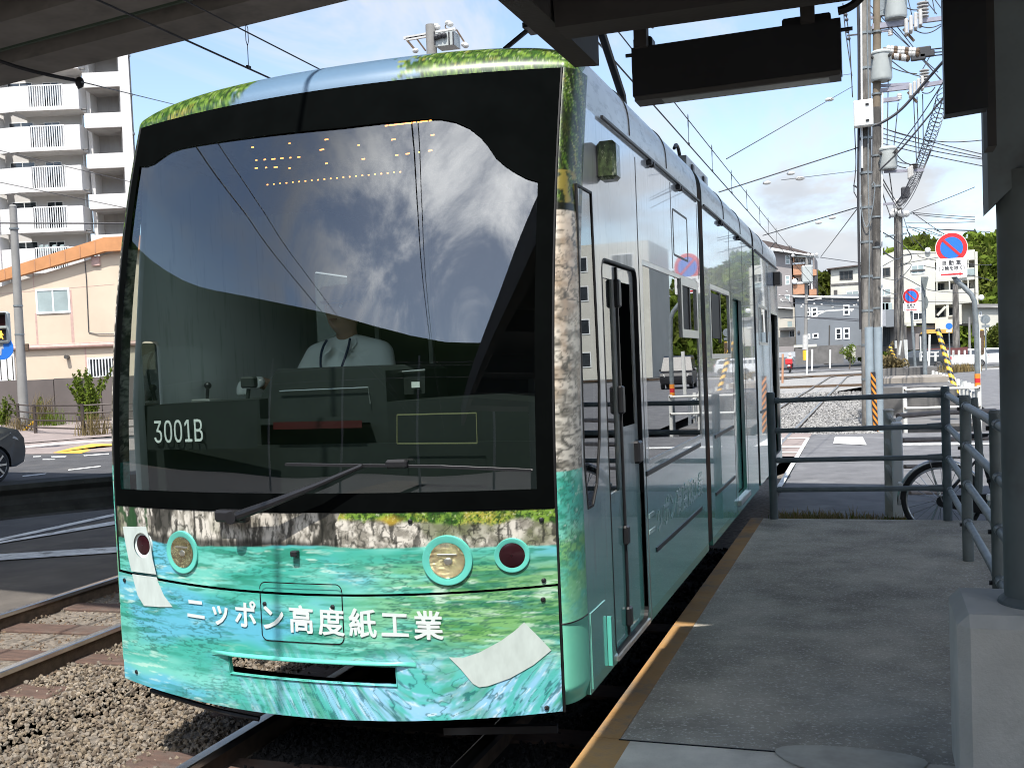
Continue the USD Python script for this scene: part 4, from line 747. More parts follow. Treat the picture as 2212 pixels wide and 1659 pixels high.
# interior
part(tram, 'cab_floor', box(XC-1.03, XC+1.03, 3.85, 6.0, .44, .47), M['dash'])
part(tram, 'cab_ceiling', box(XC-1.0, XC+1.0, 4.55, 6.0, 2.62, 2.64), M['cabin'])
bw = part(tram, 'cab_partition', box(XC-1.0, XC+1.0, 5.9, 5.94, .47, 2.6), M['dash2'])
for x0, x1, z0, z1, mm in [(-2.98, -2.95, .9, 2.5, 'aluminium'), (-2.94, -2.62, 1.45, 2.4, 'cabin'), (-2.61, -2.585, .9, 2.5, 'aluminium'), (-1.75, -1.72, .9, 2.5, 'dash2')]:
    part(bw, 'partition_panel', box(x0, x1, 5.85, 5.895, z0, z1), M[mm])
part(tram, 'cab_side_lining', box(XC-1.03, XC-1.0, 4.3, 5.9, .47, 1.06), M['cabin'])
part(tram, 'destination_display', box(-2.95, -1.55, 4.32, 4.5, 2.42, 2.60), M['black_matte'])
rr = np.random.default_rng(3); led = []
rows = [((548, 345), (640, 338), 6), ((548, 362), (590, 360), 3), ((572, 398), (860, 370), 22), ((620, 362), (780, 342), 3), ((830, 270), (925, 259), 12), ((845, 300), (930, 290), 2), ((852, 334), (925, 324), 4), ((540, 317), (700, 300), 3), ((690, 322), (770, 312), 2)]
for (xa, ya), (xb, yb_), n in rows:
    for q in np.linspace(0, 1, n):
        X, Z = fhit(lerp(xa, xb, q), lerp(ya, yb_, q)); w = .006 if n > 15 else .014
        led.append(cbox((X, float(Yf(X, Z))+.02, Z), (w*(1 if n > 15 else rr.uniform(.5, 1.5)), .002, .005)))
part(tram, 'led_lights', cat(led), M['led'], 'rows of small orange display lights behind the glass')
# driver's desk
def desk(pix, y0, y1, zlow, name, mm):
    q = [aty(*p, y0) for p in pix]; return part(tram, name, hull([*q, *[V([p[0], y1, p[2]]) for p in q], *[V([p[0], y, zlow]) for p in (q[0], q[-1]) for y in (y0, y1)]]), M[mm])
desk([(312, 876), (560, 862)], 3.95, 4.55, .6, 'desk_left', 'dash')
dk = desk([(556, 905), (566, 852), (598, 797), (812, 789), (832, 800), (836, 870)], 4.02, 4.7, .6, 'desk_centre', 'dash2')
part(dk, 'desk_ledge', hull([aty(562, 905, 3.9), aty(800, 898, 3.9), aty(562, 918, 3.9), aty(800, 912, 3.9), aty(562, 905, 4.05), aty(800, 918, 4.05)]), M['dash2'])
part(dk, 'red_strip', hull([aty(590, 912, 3.885), aty(782, 908, 3.885), aty(782, 924, 3.885), aty(590, 928, 3.885), aty(590, 912, 3.895), aty(782, 924, 3.895)]), mat('red_strip', (.05, .004, .005), .5))
part(dk, 'edge_trim', tube([aty(604, 845, 4.005), aty(795, 837, 4.005), aty(800, 872, 4.005)], .003, 5), M['aluminium'])
desk([(836, 868), (1010, 858), (1180, 870)], 4.02, 4.6, .6, 'desk_right', 'dash')
mo = part(tram, 'monitor', hull([aty(836, 808, 4.2), aty(918, 800, 4.2), aty(918, 850, 4.2), aty(836, 855, 4.2), aty(836, 808, 4.25), aty(918, 850, 4.25)]), M['dash'])
part(mo, 'screen_edge', tube([aty(836, 806, 4.19), aty(918, 799, 4.19)], .004, 5), M['aluminium'])
part(mo, 'label_plate', cbox(aty(898, 831, 4.18), (.04, .004, .026)), M['sign_white'])
ct = part(tram, 'controller', cat(cyl(aty(447, 868, 4.25), aty(449, 838, 4.25), .008), ball(aty(449, 833, 4.25), .018)), M['black_metal'], 'driver control lever with a black knob', True)
part(ct, 'controller_base', cbox(aty(445, 868, 4.25), (.11, .1, .03), ch=.006), M['aluminium'])
part(tram, 'ticket_reader', cat(cbox(aty(538, 826, 4.3), (.075, .05, .055), ch=.008), cyl(aty(537, 840, 4.3), aty(534, 868, 4.3), .010), cbox(aty(536, 872, 4.3), (.11, .08, .02))), M['dash2'])
part(tram, 'clip_board', hull([aty(314, 798, 4.3), aty(335, 798, 4.3), aty(345, 870, 4.3), aty(320, 872, 4.3), aty(314, 798, 4.32), aty(345, 870, 4.32)]), M['dash2'])
O = aty(858, 958, 3.83); P1, P2, P3 = aty(858, 896, 3.83), aty(1029, 892, 3.83), aty(1031, 957, 3.83)
part(tram, 'notice_outline', cat(*[bar(a_, b_, .003, .005) for a_, b_ in zip((O, P1, P2, P3), (P1, P2, P3, O))]), mat('notice', (.22, .21, .11), .5), 'thin rounded outline on the lower windscreen')
part(tram, 'lower_screen', box(XC-.98, XC+.98, 3.93, 3.945, 1.06, 1.30), M['dash'])
nb = part(tram, 'number_board', hull([aty(318, 878, 3.80), aty(556, 866, 3.76), aty(556, 968, 3.76), aty(318, 972, 3.80), aty(318, 878, 3.83), aty(556, 968, 3.79)]), M['dash'])
A0, A1 = aty(337, 956, 3.79), aty(441, 953, 3.755)
tm = meshkit.text_mesh('3001B', .098, .002); tv = V(tm.vertices); sc = np.linalg.norm(A1-A0)/(tv[:, 0].max()-tv[:, 0].min())
tv[:, 0] = (tv[:, 0]-tv[:, 0].min())*sc
U = (A1-A0)/np.linalg.norm(A1-A0); part(nb, 'number_lettering', onto((tv, V(tm.faces)), A0-V([0, .006, 0]), U, V([0, 0, 1.])), mat('number_ink', (.85, .85, .83), .5, emit=((.85, .88, .85), .0)), 'white fleet number 3001B')
# roof gear
rb = part(tram, 'rooftop_box', box(-1.66, -1.50, 9.1, 10.35, 2.93, 3.40), M['roof_grey'], 'equipment cabinet on the tram roof')
for y in (9.35, 10.0): part(rb, 'louvre', box(-1.498, -1.485, y, y+.1, 3.05, 3.36), M['frame_dark'])
part(rb, 'hook', tube(smooth_path([(-1.56, 9.12, 3.4), (-1.56, 8.98, 3.47), (-1.56, 8.86, 3.42)], 8), .016, 6), M['black_metal'])
pn = part(tram, 'pantograph', cat(bar((-2.0, 8.95, 2.97), (-2.0, 9.45, 2.97), .5, .07), tube([(-2.0, 9.3, 3.0), (-2.0, 8.85, 3.93), (-2.0, 8.2, 4.27), (-2.0, 8.1, 4.33)], [.03, .036, .036, .025], 8), bar((-2.6, 8.08, 4.355), (-1.75, 8.08, 4.355), .22, .04), tube([(-2.6, 8.08, 4.34), (-2.8, 8.08, 4.22)], .02, 6), tube([(-1.75, 8.08, 4.34), (-1.55, 8.08, 4.22)], .02, 6)), M['black_metal'], 'black folding pantograph arm under the contact wire')
# platform side
XS = XC+SIDE
def rnd(y0, y1, z0, z1, r): return sbox(y0+r, z0+r, y1-r, z1-r).buffer(r, quad_segs=5)
def sidemesh(poly, x=XS, d=.03):
    v, f = arr(extr(poly, d)); return np.stack([x-v[:, 2], v[:, 0], v[:, 1]], -1), f[:, ::-1]*1
def fixw(m_):
    t = trimesh.Trimesh(m_[0], m_[1], process=False); trimesh.repair.fix_normals(t); return V(t.vertices), V(t.faces)
def side(poly, name, mm, x=XS, d=.03, label=None, parent=tram): return part(parent, name, fixw(sidemesh(poly, x, d)), M[mm], label)
zc = np.linspace(.285, 2.66, 24)
s1 = Polygon([*[(float(Y0(z))+.172, z) for z in zc], (7.0, 2.66), (7.0, .285)])
cabw = Polygon([(3.95, 2.32), (4.18, 2.32), (4.20, 1.5), (4.17, 1.28), (4.10, 1.10), (4.02, 1.02), (3.93, 1.02), (3.90, 1.2)])
door1 = rnd(4.30, 5.0, .315, 2.06, .06); bigw = rnd(5.13, 6.90, 1.07, 2.12, .03); upw = rnd(6.05, 6.55, 2.22, 2.50, .02)
ps = side(s1.difference(unary_union([cabw, door1, bigw])), 'side_panel', 'wrap_side', label='front side panel fading from white to turquoise')
s2 = sbox(7.2, .285, 10.32, 2.66); w2 = rnd(7.42, 8.50, 1.60, 2.14, .03); door2 = sbox(8.66, .40, 9.34, 2.13)
ps2 = side(s2.difference(unary_union([w2, door2])), 'side_panel', 'wrap_side')
s3 = sbox(10.5, .30, TEND, 2.66); w3 = rnd(10.75, 11.7, 1.72, 2.14, .03); door3 = sbox(12.1, .40, 12.98, 2.12)
ps3 = side(s3.difference(unary_union([w3, door3])), 'side_panel', 'wrap_side')
lw = [rnd(3.97, 4.10, 1.08, 1.80, .03), rnd(5.6, 6.85, 1.1, 2.25, .04), rnd(7.4, 8.7, 1.1, 2.25, .04), rnd(8.9, 10.1, 1.1, 2.25, .04), rnd(10.8, 12.6, 1.1, 2.25, .04)]
side(Polygon([(3.9, .285), (TEND, .285), (TEND, 2.66), (4.1, 2.66), (3.92, 1.5)]).difference(unary_union(lw)), 'side_panel', 'wrap_side', XC-SIDE+.03)
for w_ in lw: side(w_.buffer(-.01), 'far_window', 'side_glass', XC-SIDE+.02, .005)
part(tram, 'rear_wall', box(XC-SIDE+.03, XS-.03, TEND-.03, TEND, .3, 2.9), M['wrap_side'])
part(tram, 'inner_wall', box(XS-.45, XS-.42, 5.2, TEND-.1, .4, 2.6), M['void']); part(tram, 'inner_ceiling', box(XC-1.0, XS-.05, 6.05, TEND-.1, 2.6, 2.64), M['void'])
side(cabw, 'cab_window', 'side_glass', XS-.002, .004, 'cab side window'); side(cabw.difference(cabw.buffer(-.010)), 'window_seal', 'black_matte', XS+.003, .02)
bwn = side(bigw.difference(bigw.buffer(-.025)), 'window_frame', 'aluminium', XS-.002, .03, 'large side window with a sliding light at its far end'); side(bigw.buffer(-.02), 'pane', 'side_glass', XS-.008, .006, parent=bwn)
side(sbox(6.24, 1.74, 6.86, 2.10).difference(sbox(6.28, 1.79, 6.82, 2.06)), 'sliding_frame', 'aluminium', XS+.004, .012, parent=bwn); side(sbox(6.53, 1.79, 6.56, 2.06), 'sliding_bar', 'frame_dark', XS+.004, .012, parent=bwn); side(sbox(6.28, 1.79, 6.53, 2.06), 'open_gap', 'black_matte', XS-.004, .003, parent=bwn)
wn2 = side(w2.difference(w2.buffer(-.035)), 'window_frame', 'aluminium', XS+.003, .03); side(w2.buffer(-.03), 'pane', 'side_glass', XS-.008, .006, parent=wn2); side(sbox(7.52, 1.75, 7.92, 2.08), 'open_gap', 'black_matte', XS-.003, .003, parent=wn2); side(sbox(7.92, 1.72, 7.96, 2.1), 'sliding_bar', 'frame_dark', XS+.003, .012, parent=wn2)
wn3 = side(w3.difference(w3.buffer(-.03)), 'window_frame', 'aluminium', XS+.003, .03); side(w3.buffer(-.025), 'pane', 'side_glass', XS-.008, .006, parent=wn3)
# folding door by the cab
dd = side(door1.difference(door1.buffer(-.010)), 'door', 'black_matte', XS+.002, .03, 'folding cab door, upper half dark glass')
dx = XS-.018
for y0, y1 in ((4.33, 4.60), (4.63, 4.97)):
    zb1 = 1.02 if y0 < 4.5 else 1.30
    lf = side(sbox(y0-.015, .325, y1+.015, 2.045).difference(sbox(y0+.03, zb1, y1-.03, 1.98)), 'door_leaf', 'wrap_side', dx, .025, parent=dd); side(sbox(y0+.025, zb1-.02, y1-.025, 2.0), 'door_glass', 'side_glass' if y0 < 4.5 else 'frit', dx-.008, .006, parent=dd)
part(dd, 'door_post', box(dx, dx+.012, 4.608, 4.622, .33, 2.04), M['black_metal'])
for z in (.42, .80, 1.43, 1.92): part(dd, 'hinge', cbox((XS-.012, 4.615, z), (.035, .055, .13 if z > 1.4 else .09), ch=.008), M['black_metal'])
part(dd, 'lock_case', cbox((XS-.01, 4.93, 1.16), (.04, .09, .11), ch=.01), M['black_metal'])
part(dd, 'door_jamb', box(XS-.016, XS+.001, 4.990, 5.0, .33, .95), M['wrap_side']); part(dd, 'door_sill', box(XS-.03, XS+.012, 4.31, 4.99, .295, .316), M['aluminium'])
d2 = side(door2.difference(door2.buffer(-.03)), 'door', 'wrap_side', XS+.002, .03, 'middle passenger door with turquoise leaves'); mid = mat('door_print', (.06, .22, .18), .2, var=.6, scale=4., coat=.8, stretch=(1, 1, .5)); M['door_print'] = mid
side(sbox(8.69, .43, 9.0, 2.10), 'door_leaf', 'door_print', XS-.04, .02, parent=d2); side(sbox(9.02, .43, 9.31, 2.10), 'door_leaf', 'door_print', XS-.04, .02, parent=d2); part(d2, 'door_sill', box(XS-.05, XS+.03, 8.64, 9.36, .36, .40), M['aluminium'])
d3 = side(door3.difference(door3.buffer(-.03)), 'door', 'aluminium', XS+.002, .03); side(sbox(12.13, .43, 12.53, 2.09), 'door_leaf', 'frit', XS-.04, .02, parent=d3); side(sbox(12.56, .43, 12.95, 2.09), 'door_leaf', 'frit', XS-.04, .02, parent=d3)
for y0, y1 in ((7.0, 7.2), (10.32, 10.5)):
    pp = np.stack([XC+(rx-XC)*.999, rx*0, rz_-.002], -1); bl_ = np.vstack([[(XC+SIDE*.999, 0, .33)], pp, [(XC-SIDE*.999, 0, .33)]])
    rings = []
    for k, y in enumerate(np.linspace(y0+.002, y1-.002, 9)): q = bl_.copy(); q[:, 1] = y; q[:, 0] = XC+(q[:, 0]-XC)*(1-.012*(k % 2)); rings.append(q)
    part(tram, 'bellows', grid(V(rings)), M['brown_bellows'], 'dark gap between tram sections with rust below')
part(tram, 'gutter', cat(bar((XS+.012, 4.36, 2.668), (XS+.012, 7.0, 2.668), .012, .012), bar((XS+.012, 7.2, 2.668), (XS+.012, 10.32, 2.668), .012, .012), bar((XS+.012, 10.5, 2.668), (XS+.012, TEND, 2.668), .012, .012)), M['frame_dark'])
for y in (5.35, 5.42, 6.2, 6.27, 8.0, 8.1, 9.1, 9.2): part(tram, 'gutter_clip', cbox((XS+.014, y, 2.642), (.03, .035, .03), ch=.006), M['black_metal'])
for z, ya, yb_ in ((1.035, 5.06, 6.78), (.615, 5.24, 6.75), (1.035, 7.45, 8.5), (.62, 7.4, 8.5), (1.03, 10.7, 11.9)): part(tram, 'side_strip', box(XS, XS+.006, ya, yb_, z-.012, z+.012), M['black_metal'])
for y_, z0_, z1_ in ((5.06, .29, 2.62), (6.0, 2.14, 2.64), (6.95, 2.14, 2.64), (8.58, .30, 2.64), (9.45, .32, 2.64), (11.85, .35, 2.62)): part(tram, 'panel_joint', box(XS, XS+.0015, y_-.004, y_+.004, z0_, z1_), M['frame_dark'])
side(upw.difference(upw.buffer(-.012)), 'sticker_outline', 'frame_dark', XS+.002, .004)
for y_ in (4.95, 5.9, 8.3, 9.4, 11.4): part(tram, 'roof_joint', tube([(float(np.interp(a_, np.arange(241), rx))+.002, y_, float(np.interp(a_, np.arange(241), rz_))+.002) for a_ in np.linspace(1, 60, 30)], .003, 4), M['frame_dark'])
part(tram, 'side_step_panel', box(XS, XS+.004, 3.90, 4.14, .30, .605), M['wrap_side']); part(tram, 'grab_handle', bar((XS+.012, 4.16, .32), (XS+.012, 4.16, .53), .018, .012), M['teal_ring'])
mi = part(tram, 'side_camera', cbox((XS+.045, 4.32, 2.465), (.085, .10, .165), ch=.015), mat('leaf_print', (.035, .05, .02), .3, var=.9, scale=40., coat=.5, stain=((.3, .32, .22), 30., .58, .64, .8, (1, 1, .4))), 'boxy housing beside the corner printed with dark leaves'); part(mi, 'camera_mount', box(XS, XS+.02, 4.28, 4.36, 2.40, 2.53), M['black_metal'])
part(tram, 'camera', cbox((XS+.04, 12.7, 2.52), (.09, .25, .16), ch=.01), M['black_metal'])
# company name again along the side
pg, w = glyph_poly('ニッポン高度紙工業', .165, 105.); pg = affinity.scale(pg, 1.78/w, 1, origin=(0, 0)); v, f = arr(extr(pg, .003))
part(tram, 'side_lettering', np.array(onto((v, f), V([XS, 5.06, .715]), V([0, 1., 0]), V([0, 0, 1.]))[0]) if False else onto((v, f), V([XS, 5.06, .715]), V([0, 1., 0]), V([0, 0, 1.])), mat('side_ink', (.42, .60, .55), .2, var=.15, scale=8., coat=.9), 'pale Japanese company lettering low on the side')
pg, w = glyph_poly('ニッポン高度紙工業', .34, 105.); pg = affinity.scale(pg, 1.2/w, 1.6, origin=(0, 0)); pass

# ------------------------------------------------------------------ buildings
HR = V([math.cos(YAW), math.sin(YAW), 0]); HF = V([-math.sin(YAW), math.cos(YAW), 0])     # across and along the view, level
class Wall:
    """a vertical wall plane: origin O on the ground, U along it (to the right seen from here), N towards us"""
    def __init__(s, O, U): s.O = V([O[0], O[1], 0.]); s.U = V(U); s.N = V([U[1], -U[0], 0])
    def hit(s, px, py): d = ray(px, py); k = ((s.O-EYE)@s.N)/(d@s.N); p = EYE+d*k; return (p-s.O)@s.U, p[2]
    def p(s, u, z, n=0.): return s.O+s.U*u+V([0, 0, z])+s.N*n
    def box(s, u0, u1, z0, z1, n0, n1): return hull([s.p(u, z, n) for u in (u0, u1) for z in (z0, z1) for n in (n0, n1)])
    def quad(s, us, zs, n0, n1): return hull([s.p(u, z, n) for u, z in zip(us, zs) for n in (n0, n1)])
    def skew(s, u0, u1, z0, z1, n0, n1): return hull([s.p(u+.42*n, z, n) for u in (u0, u1) for z in (z0, z1) for n in (n0, n1)])
    def pbox(s, a, b, n0, n1): (u0, z1), (u1, z0) = s.hit(*a), s.hit(*b); return s.box(u0, u1, z0, z1, n0, n1)
    def window(s, parent, a, b, n=0., fw=.05, bars=1, hbar=0, fm='frame_white', pm='pane', label=None, raw=False):
        (u0, z1), (u1, z0) = (a, b) if raw else (s.hit(*a), s.hit(*b))
        fr = [s.box(u0, u0+fw, z0, z1, n-.08, n+.03), s.box(u1-fw, u1, z0, z1, n-.08, n+.03), s.box(u0+fw, u1-fw, z0, z0+fw, n-.08, n+.05), s.box(u0+fw, u1-fw, z1-fw, z1, n-.08, n+.03)]
        for k in range(bars): u = u0+(u1-u0)*(k+1)/(bars+1); fr.append(s.box(u-fw*.4, u+fw*.4, z0+fw, z1-fw, n-.08, n+.02))
        if hbar: z = (z0+z1)/2; fr.append(s.box(u0+fw, u1-fw, z-fw*.4, z+fw*.4, n-.07, n+.024))
        w = part(parent, 'window', cat(fr), M[fm], label); part(w, 'pane', s.box(u0+fw, u1-fw, z0+fw, z1-fw, n-.03, n+.006), M[pm]); return w

# tall white block on the left
W = Wall(atd(0, 800, 70.), HR)
ap = thing('apartment_block', 'tall white apartment block with stacked balconies behind the beige workshop', 'building', W.p(0, 0))
def c1(x, y): return D(1, x, y)
uR, _ = W.hit(*c1(846, 700)); uB, _ = W.hit(*c1(520, 700)); uC, _ = W.hit(*c1(782, 700)); uL, _ = W.hit(*c1(-900, 700)); _, zt = W.hit(*c1(800, -300))
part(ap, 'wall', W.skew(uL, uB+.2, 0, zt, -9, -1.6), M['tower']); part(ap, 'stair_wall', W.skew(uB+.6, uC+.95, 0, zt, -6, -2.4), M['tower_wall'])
part(ap, 'column', W.skew(uC, uR, 0, zt, -9, 0), M['tower']); part(ap, 'column', W.box(uB-.05, uB+.22, 0, zt, -2.4, -1.2), M['tower'])
part(ap, 'roof', W.skew(uL, uR+.1, zt, zt+.3, -9.1, .1), M['tower'])
PT = 262.
for k in range(-3, 8):
    dy = k*PT; dxx = k*10.5
    def q(x, y): return W.hit(*c1(x+dxx, y+dy))
    (ua, z1), (ub, z0) = q(98, 580), q(515, 735); (_, zm) = q(98, 560); (_, zb_) = q(98, 700)
    (r0, rz1), (r1, rz0) = q(183, 568), q(410, 690)
    if zb_ < 1: continue
    z1 = zm; z0 = zb_-.1
    b = part(ap, 'balcony', cat(W.box(ua, r0, z0, z1, -.12, .02), W.box(r1, ub, z0, z1, -.12, .02), W.box(r0, r1, z0, z0+.12, -.12, .02), W.box(ua-.1, ub, z0-.14, z0, -1.7, .03), W.box(ub-.12, ub, z0, z1, -1.6, -.12),
        hull([W.p(ua, z, n) for z in (z0-.14, z1) for n in (-.12, .02)]+[W.p(ua-3.2, z, n-.7) for z in (z0-.14, z1) for n in (-.12, .02)])), M['tower'])
    nb_ = 15; part(b, 'railing', cat([W.box(r0+(r1-r0)*(i+.5)/nb_-.025, r0+(r1-r0)*(i+.5)/nb_+.025, z0+.12, z1-.02, -.08, -.04) for i in range(nb_)]+[W.box(r0, r1, z1-.03, z1+.04, -.09, -.03)]), M['frame_white'])
    h = 2.1; W.window(ap, (r0-2.2, z0+.15+h), (r0-.45, z0+.2), -1.6, .06, 1, 0, 'frame_white', 'pane', raw=True); W.window(ap, (r0+.25, z0+.1+h), (r1-.9, z0+.1), -1.6, .06, 1, 0, 'frame_white', 'pane', raw=True)
    part(ap, 'partition', W.box(r0-2.6, r0-2.45, z0, z1+.9, -1.5, -.2), M['tower'])
    (_, s1_), (_, s0_) = q(600, 470), q(600, 565); part(ap, 'stair_parapet', W.box(uB+.22, uC, s0_, s1_, -.25, -.02), M['tower']); part(ap, 'stair_slab', W.box(uB+.22, uC, s0_-.05, s0_+.12, -2.4, -.25), M['tower_wall'])
    part(ap, 'drain_spout', cyl(W.p(ub, z0-.1, -.3), W.p(ub+.35, z0-.1, -.3), .05, sides=8), M['frame_dark'])
    part(ap, 'down_pipe', cyl(W.p(ub-.35, z1, -1.4), W.p(ub-.35, z0+2.66, -1.4), .06, sides=8), M['frame_white'])
lb = solo('laundry', cat([cbox(W.p(W.hit(*c1(x, 1600))[0], W.hit(*c1(x, 1600))[1], -.4), (.35, .08, .45), ch=.03) for x in (250, 285, 335, 385)]), M['pane_light'], 'pale laundry hung on the lowest visible balcony of the white block', 'laundry')
# beige workshop
W2 = Wall(atd(0, 830, 50.), (math.cos(YAW-.03), math.sin(YAW-.03), 0)); W2.N = V([W2.U[1], -W2.U[0], 0])
wk = thing('workshop', 'beige workshop with an orange fascia and one sliding window', 'building', W2.p(0, 0))
q = lambda x, y: W2.hit(*D(4, x, y))
a, b, c_, d = W2.hit(*D(4, -500, 340)), W2.hit(*D(4, 760, -58)), W2.hit(*D(1, 690, 1660)), W2.hit(*D(1, 765, 1655)); u9 = W2.hit(*D(4, 1500, 0))[0]
zap = W2.hit(*D(1, 690, 1625))[1]
part(wk, 'wall', W2.quad([a[0], a[0], b[0], u9, u9], [0, a[1]-.05, zap, zap, 0], -9, 0), M['cream'])
f0, f1, f2 = W2.hit(*D(4, -500, 258)), W2.hit(*D(4, 0, 100)), None
e0, e1 = W2.hit(*D(4, -500, 310)), W2.hit(*D(4, 0, 160)); t1, t0 = W2.hit(*D(1, 690, 1540)), W2.hit(*D(1, 265, 1662)); k1 = W2.hit(*D(1, 690, 1630))
ux0 = e0[0]
part(wk, 'fascia', cat(W2.quad([e0[0], e0[0], t1[0], t1[0]], [e0[1], f0[1], t1[1], k1[1]], 0, .35), W2.quad([t1[0], t1[0], u9, u9], [k1[1], t1[1], t1[1], k1[1]], 0, .35)), M['orange'])
part(wk, 'fascia_joint', cat([W2.box(u, u+.03, lerp(e0[1], k1[1], (u-e0[0])/(t1[0]-e0[0]))+.05, lerp(f0[1], t1[1], (u-e0[0])/(t1[0]-e0[0]))-.05, .35, .37) for u in np.arange(e0[0]+.6, t1[0], .75)]), M['terracotta'])
W2.window(wk, D(4, 228, 212), D(4, 458, 362), 0, .09, 1, 0, 'frame_white', 'pane_light')
gw = W2.window(wk, D(4, 562, 655), D(4, 790, 775), 0, .07, 0, 0, 'frame_white', 'pane'); (u0, z1), (u1, z0) = W2.hit(*D(4, 562, 655)), W2.hit(*D(4, 790, 775)); part(gw, 'grille', cat([W2.box(u, u+.05, z0+.05, z1-.05, .04, .08) for u in np.arange(u0+.12, u1-.05, .155)]), M['frame_white'])
(u0, z0), (u1, z1) = W2.hit(*D(4, -400, 612)), W2.hit(*D(4, 900, 560)); part(wk, 'pipe', cat(cyl(W2.p(u0, z0, .12), W2.p(u1, z1, .12), .10, sides=10), cyl(W2.p(u0, z0+.12, .1), W2.p(u1, z1+.12, .1), .03, sides=6)), M['pinkpipe'])
part(wk, 'cable', cat(tube([W2.p(*q(548, 0), .03), W2.p(*q(560, 150), .03), W2.p(*q(575, 490), .03)], .022, 5), tube([W2.p(*q(575, 490), .03), W2.p(*q(640, 500), .05), W2.p(*q(760, 500), .05)], .02, 5)), M['wire_grey'])
part(wk, 'vent', W2.pbox(D(4, 595, 0), D(4, 650, 58), 0, .12), M['pinkpipe']); part(wk, 'vent_pipe', cyl(W2.p(*q(440, 648), 0), W2.p(*q(440, 648), .25), .10, sides=10), M['frame_dark'])
for x, y0, y1 in ((215, 90, 208), (462, 215, 555), (237, 365, 590), (555, 575, 775)): part(wk, 'wall_joint', W2.pbox(D(4, x, y0), D(4, x+2.5, y1), 0, .006), M['pinkpipe'])
part(wk, 'wall_joint', W2.quad([q(0, 238)[0], q(0, 241)[0], q(740, 180)[0], q(740, 177)[0]], [q(0, 238)[1], q(0, 241)[1], q(740, 180)[1], q(740, 177)[1]], 0, .006), M['pinkpipe'])
sh_ = part(wk, 'shed_door', W2.pbox(D(4, -200, 625), D(4, 105, 800), 0, .1), M['frame_white']); part(sh_, 'door_seam', cat([W2.pbox(D(4, x, 640), D(4, x+4, 795), .1, .12) for x in (-60, 10, 52, 88)]), M['frame_dark'])
# dark fence wall before it
W3 = Wall(atd(133.7, 905.6, 45.), HR)
fw_ = thing('board_fence', 'dark brown panel fence in front of the beige workshop', 'fence', W3.p(0, 0))
_, zt = W3.hit(*D(4, 400, 788)); us = [W3.hit(*D(4, x, 800))[0] for x in (-250, -60, 130, 345, 520, 650, 780, 950, 1100)]
for k in range(8): part(fw_, 'panel', W3.box(us[k]+.02, us[k+1]-.02, 0, zt+.02*(k % 2), -.1, 0), M['brown_wall'])
part(fw_, 'fence_rail', W3.box(us[0], us[-1], .4, .5, -.16, -.1), M['brown_wall'])
# dark brown pipe railing along the pavement
pr = thing('pavement_railing', 'dark brown pipe railing with four rails along the far pavement', 'railing', (-25, 26, 0))
ps_ = [atz(*p, 0.) for p in [D('zl', -260, 1515), D('zl', 85, 1485), D('zl', 235, 1540), D('zl', 440, 1585), D('zl', 1028, 1610)]]; ps_.append(ps_[-1]+V([4.2, 3.3, 0])); ps_.append(ps_[-1]+V([4.2, 3.3, 0]))
for p in ps_: part(pr, 'post', cyl(p-V([0, 0, .05]), p+V([0, 0, 1.0]), .06, .055, 10), M['brown_rail'])
for a, b in zip(ps_[:-1], ps_[1:]):
    for z in (.95, .70, .45, .20): part(pr, 'rail', tube([a+V([0, 0, z]), b+V([0, 0, z])], .028, 6), M['brown_rail'])
def plant(name, label, c, h, n, kind='tall'):
    t = thing(name, label, 'plant', c); r = np.random.default_rng(int(abs(c[0]*100)+abs(c[1]*37)+n)); pts, st = [], []
    for k in range(n):
        a = r.random()*6.28; ln = r.uniform(.05, .6); hh = h*r.uniform(.55, 1.); b = V(c)+V([*r.normal(size=2)*.16*h/1.5, 0]); tip = b+V([math.cos(a)*ln*hh, math.sin(a)*ln*hh, hh])
        pth = V([b, b*.55+tip*.45+V([0, 0, .08*hh]), tip]); st.append(tube(smooth_path(pth, 7), [.012, .011, .010, .009, .008, .006, .004], 4))
        for q in np.linspace(.15, 1, 40): m_ = smooth_path(pth, 41)[int(q*40)]; w = .075*(1-q*.7)*h/1.6; pts.append(m_+r.normal(size=(5, 3))*V([w, w, .03]))
    part(t, 'stem', cat(st), M['bark']); part(t, 'foliage', leaves(np.vstack(pts), .05*h/1.6, n, 0), M['leaf_light']); return t
def tuft(name, label, c, h, n, mm='dry_grass'):
    t = thing(name, label, 'plant', c); part(t, 'blade_tuft', blades(c, (.28, .28), n, h, .012, int(abs(c[0]*91)), .8), M[mm]); return t
g0 = lambda x, y, z=0.: atz(*D(4, x, y), z)
plant('tall_weed', 'bright green tall weed fanning out behind the brown railing, nearest the tram', g0(575, 1090), 2.3, 14); plant('tall_weed', 'bright green tall weed against the foot of the concrete pole', g0(95, 1075), 2.0, 11); plant('tall_weed', 'low green weed at the left edge of the picture by the railing', g0(20, 1100), 1.3, 9); plant('tall_weed', 'green weed just right of the concrete pole', g0(175, 1085), 1.3, 9)
tuft('grass_tuft', 'straw coloured grass arching over between two railing posts', g0(275, 1085), 1.5, 130); tuft('grass_tuft', 'dry grass tuft leaning out under the tall weed', g0(605, 1150), .9, 130); tuft('grass_tuft', 'dry grass around the pole foot behind the railing', g0(130, 1125), .7, 90); tuft('grass_tuft', 'green and straw grass at the middle of the railing', g0(340, 1090), .8, 110, 'leaf_light')
solo('striped_guy_guard', tube([W3.p(*W3.hit(*D(4, 590, 1105)), 7.), W3.p(*W3.hit(*D(4, 705, 1005)), 7.)], .05, 8), M['stripe_yellow'], 'yellow guy wire cover leaning beside the tram edge', 'wire guard')
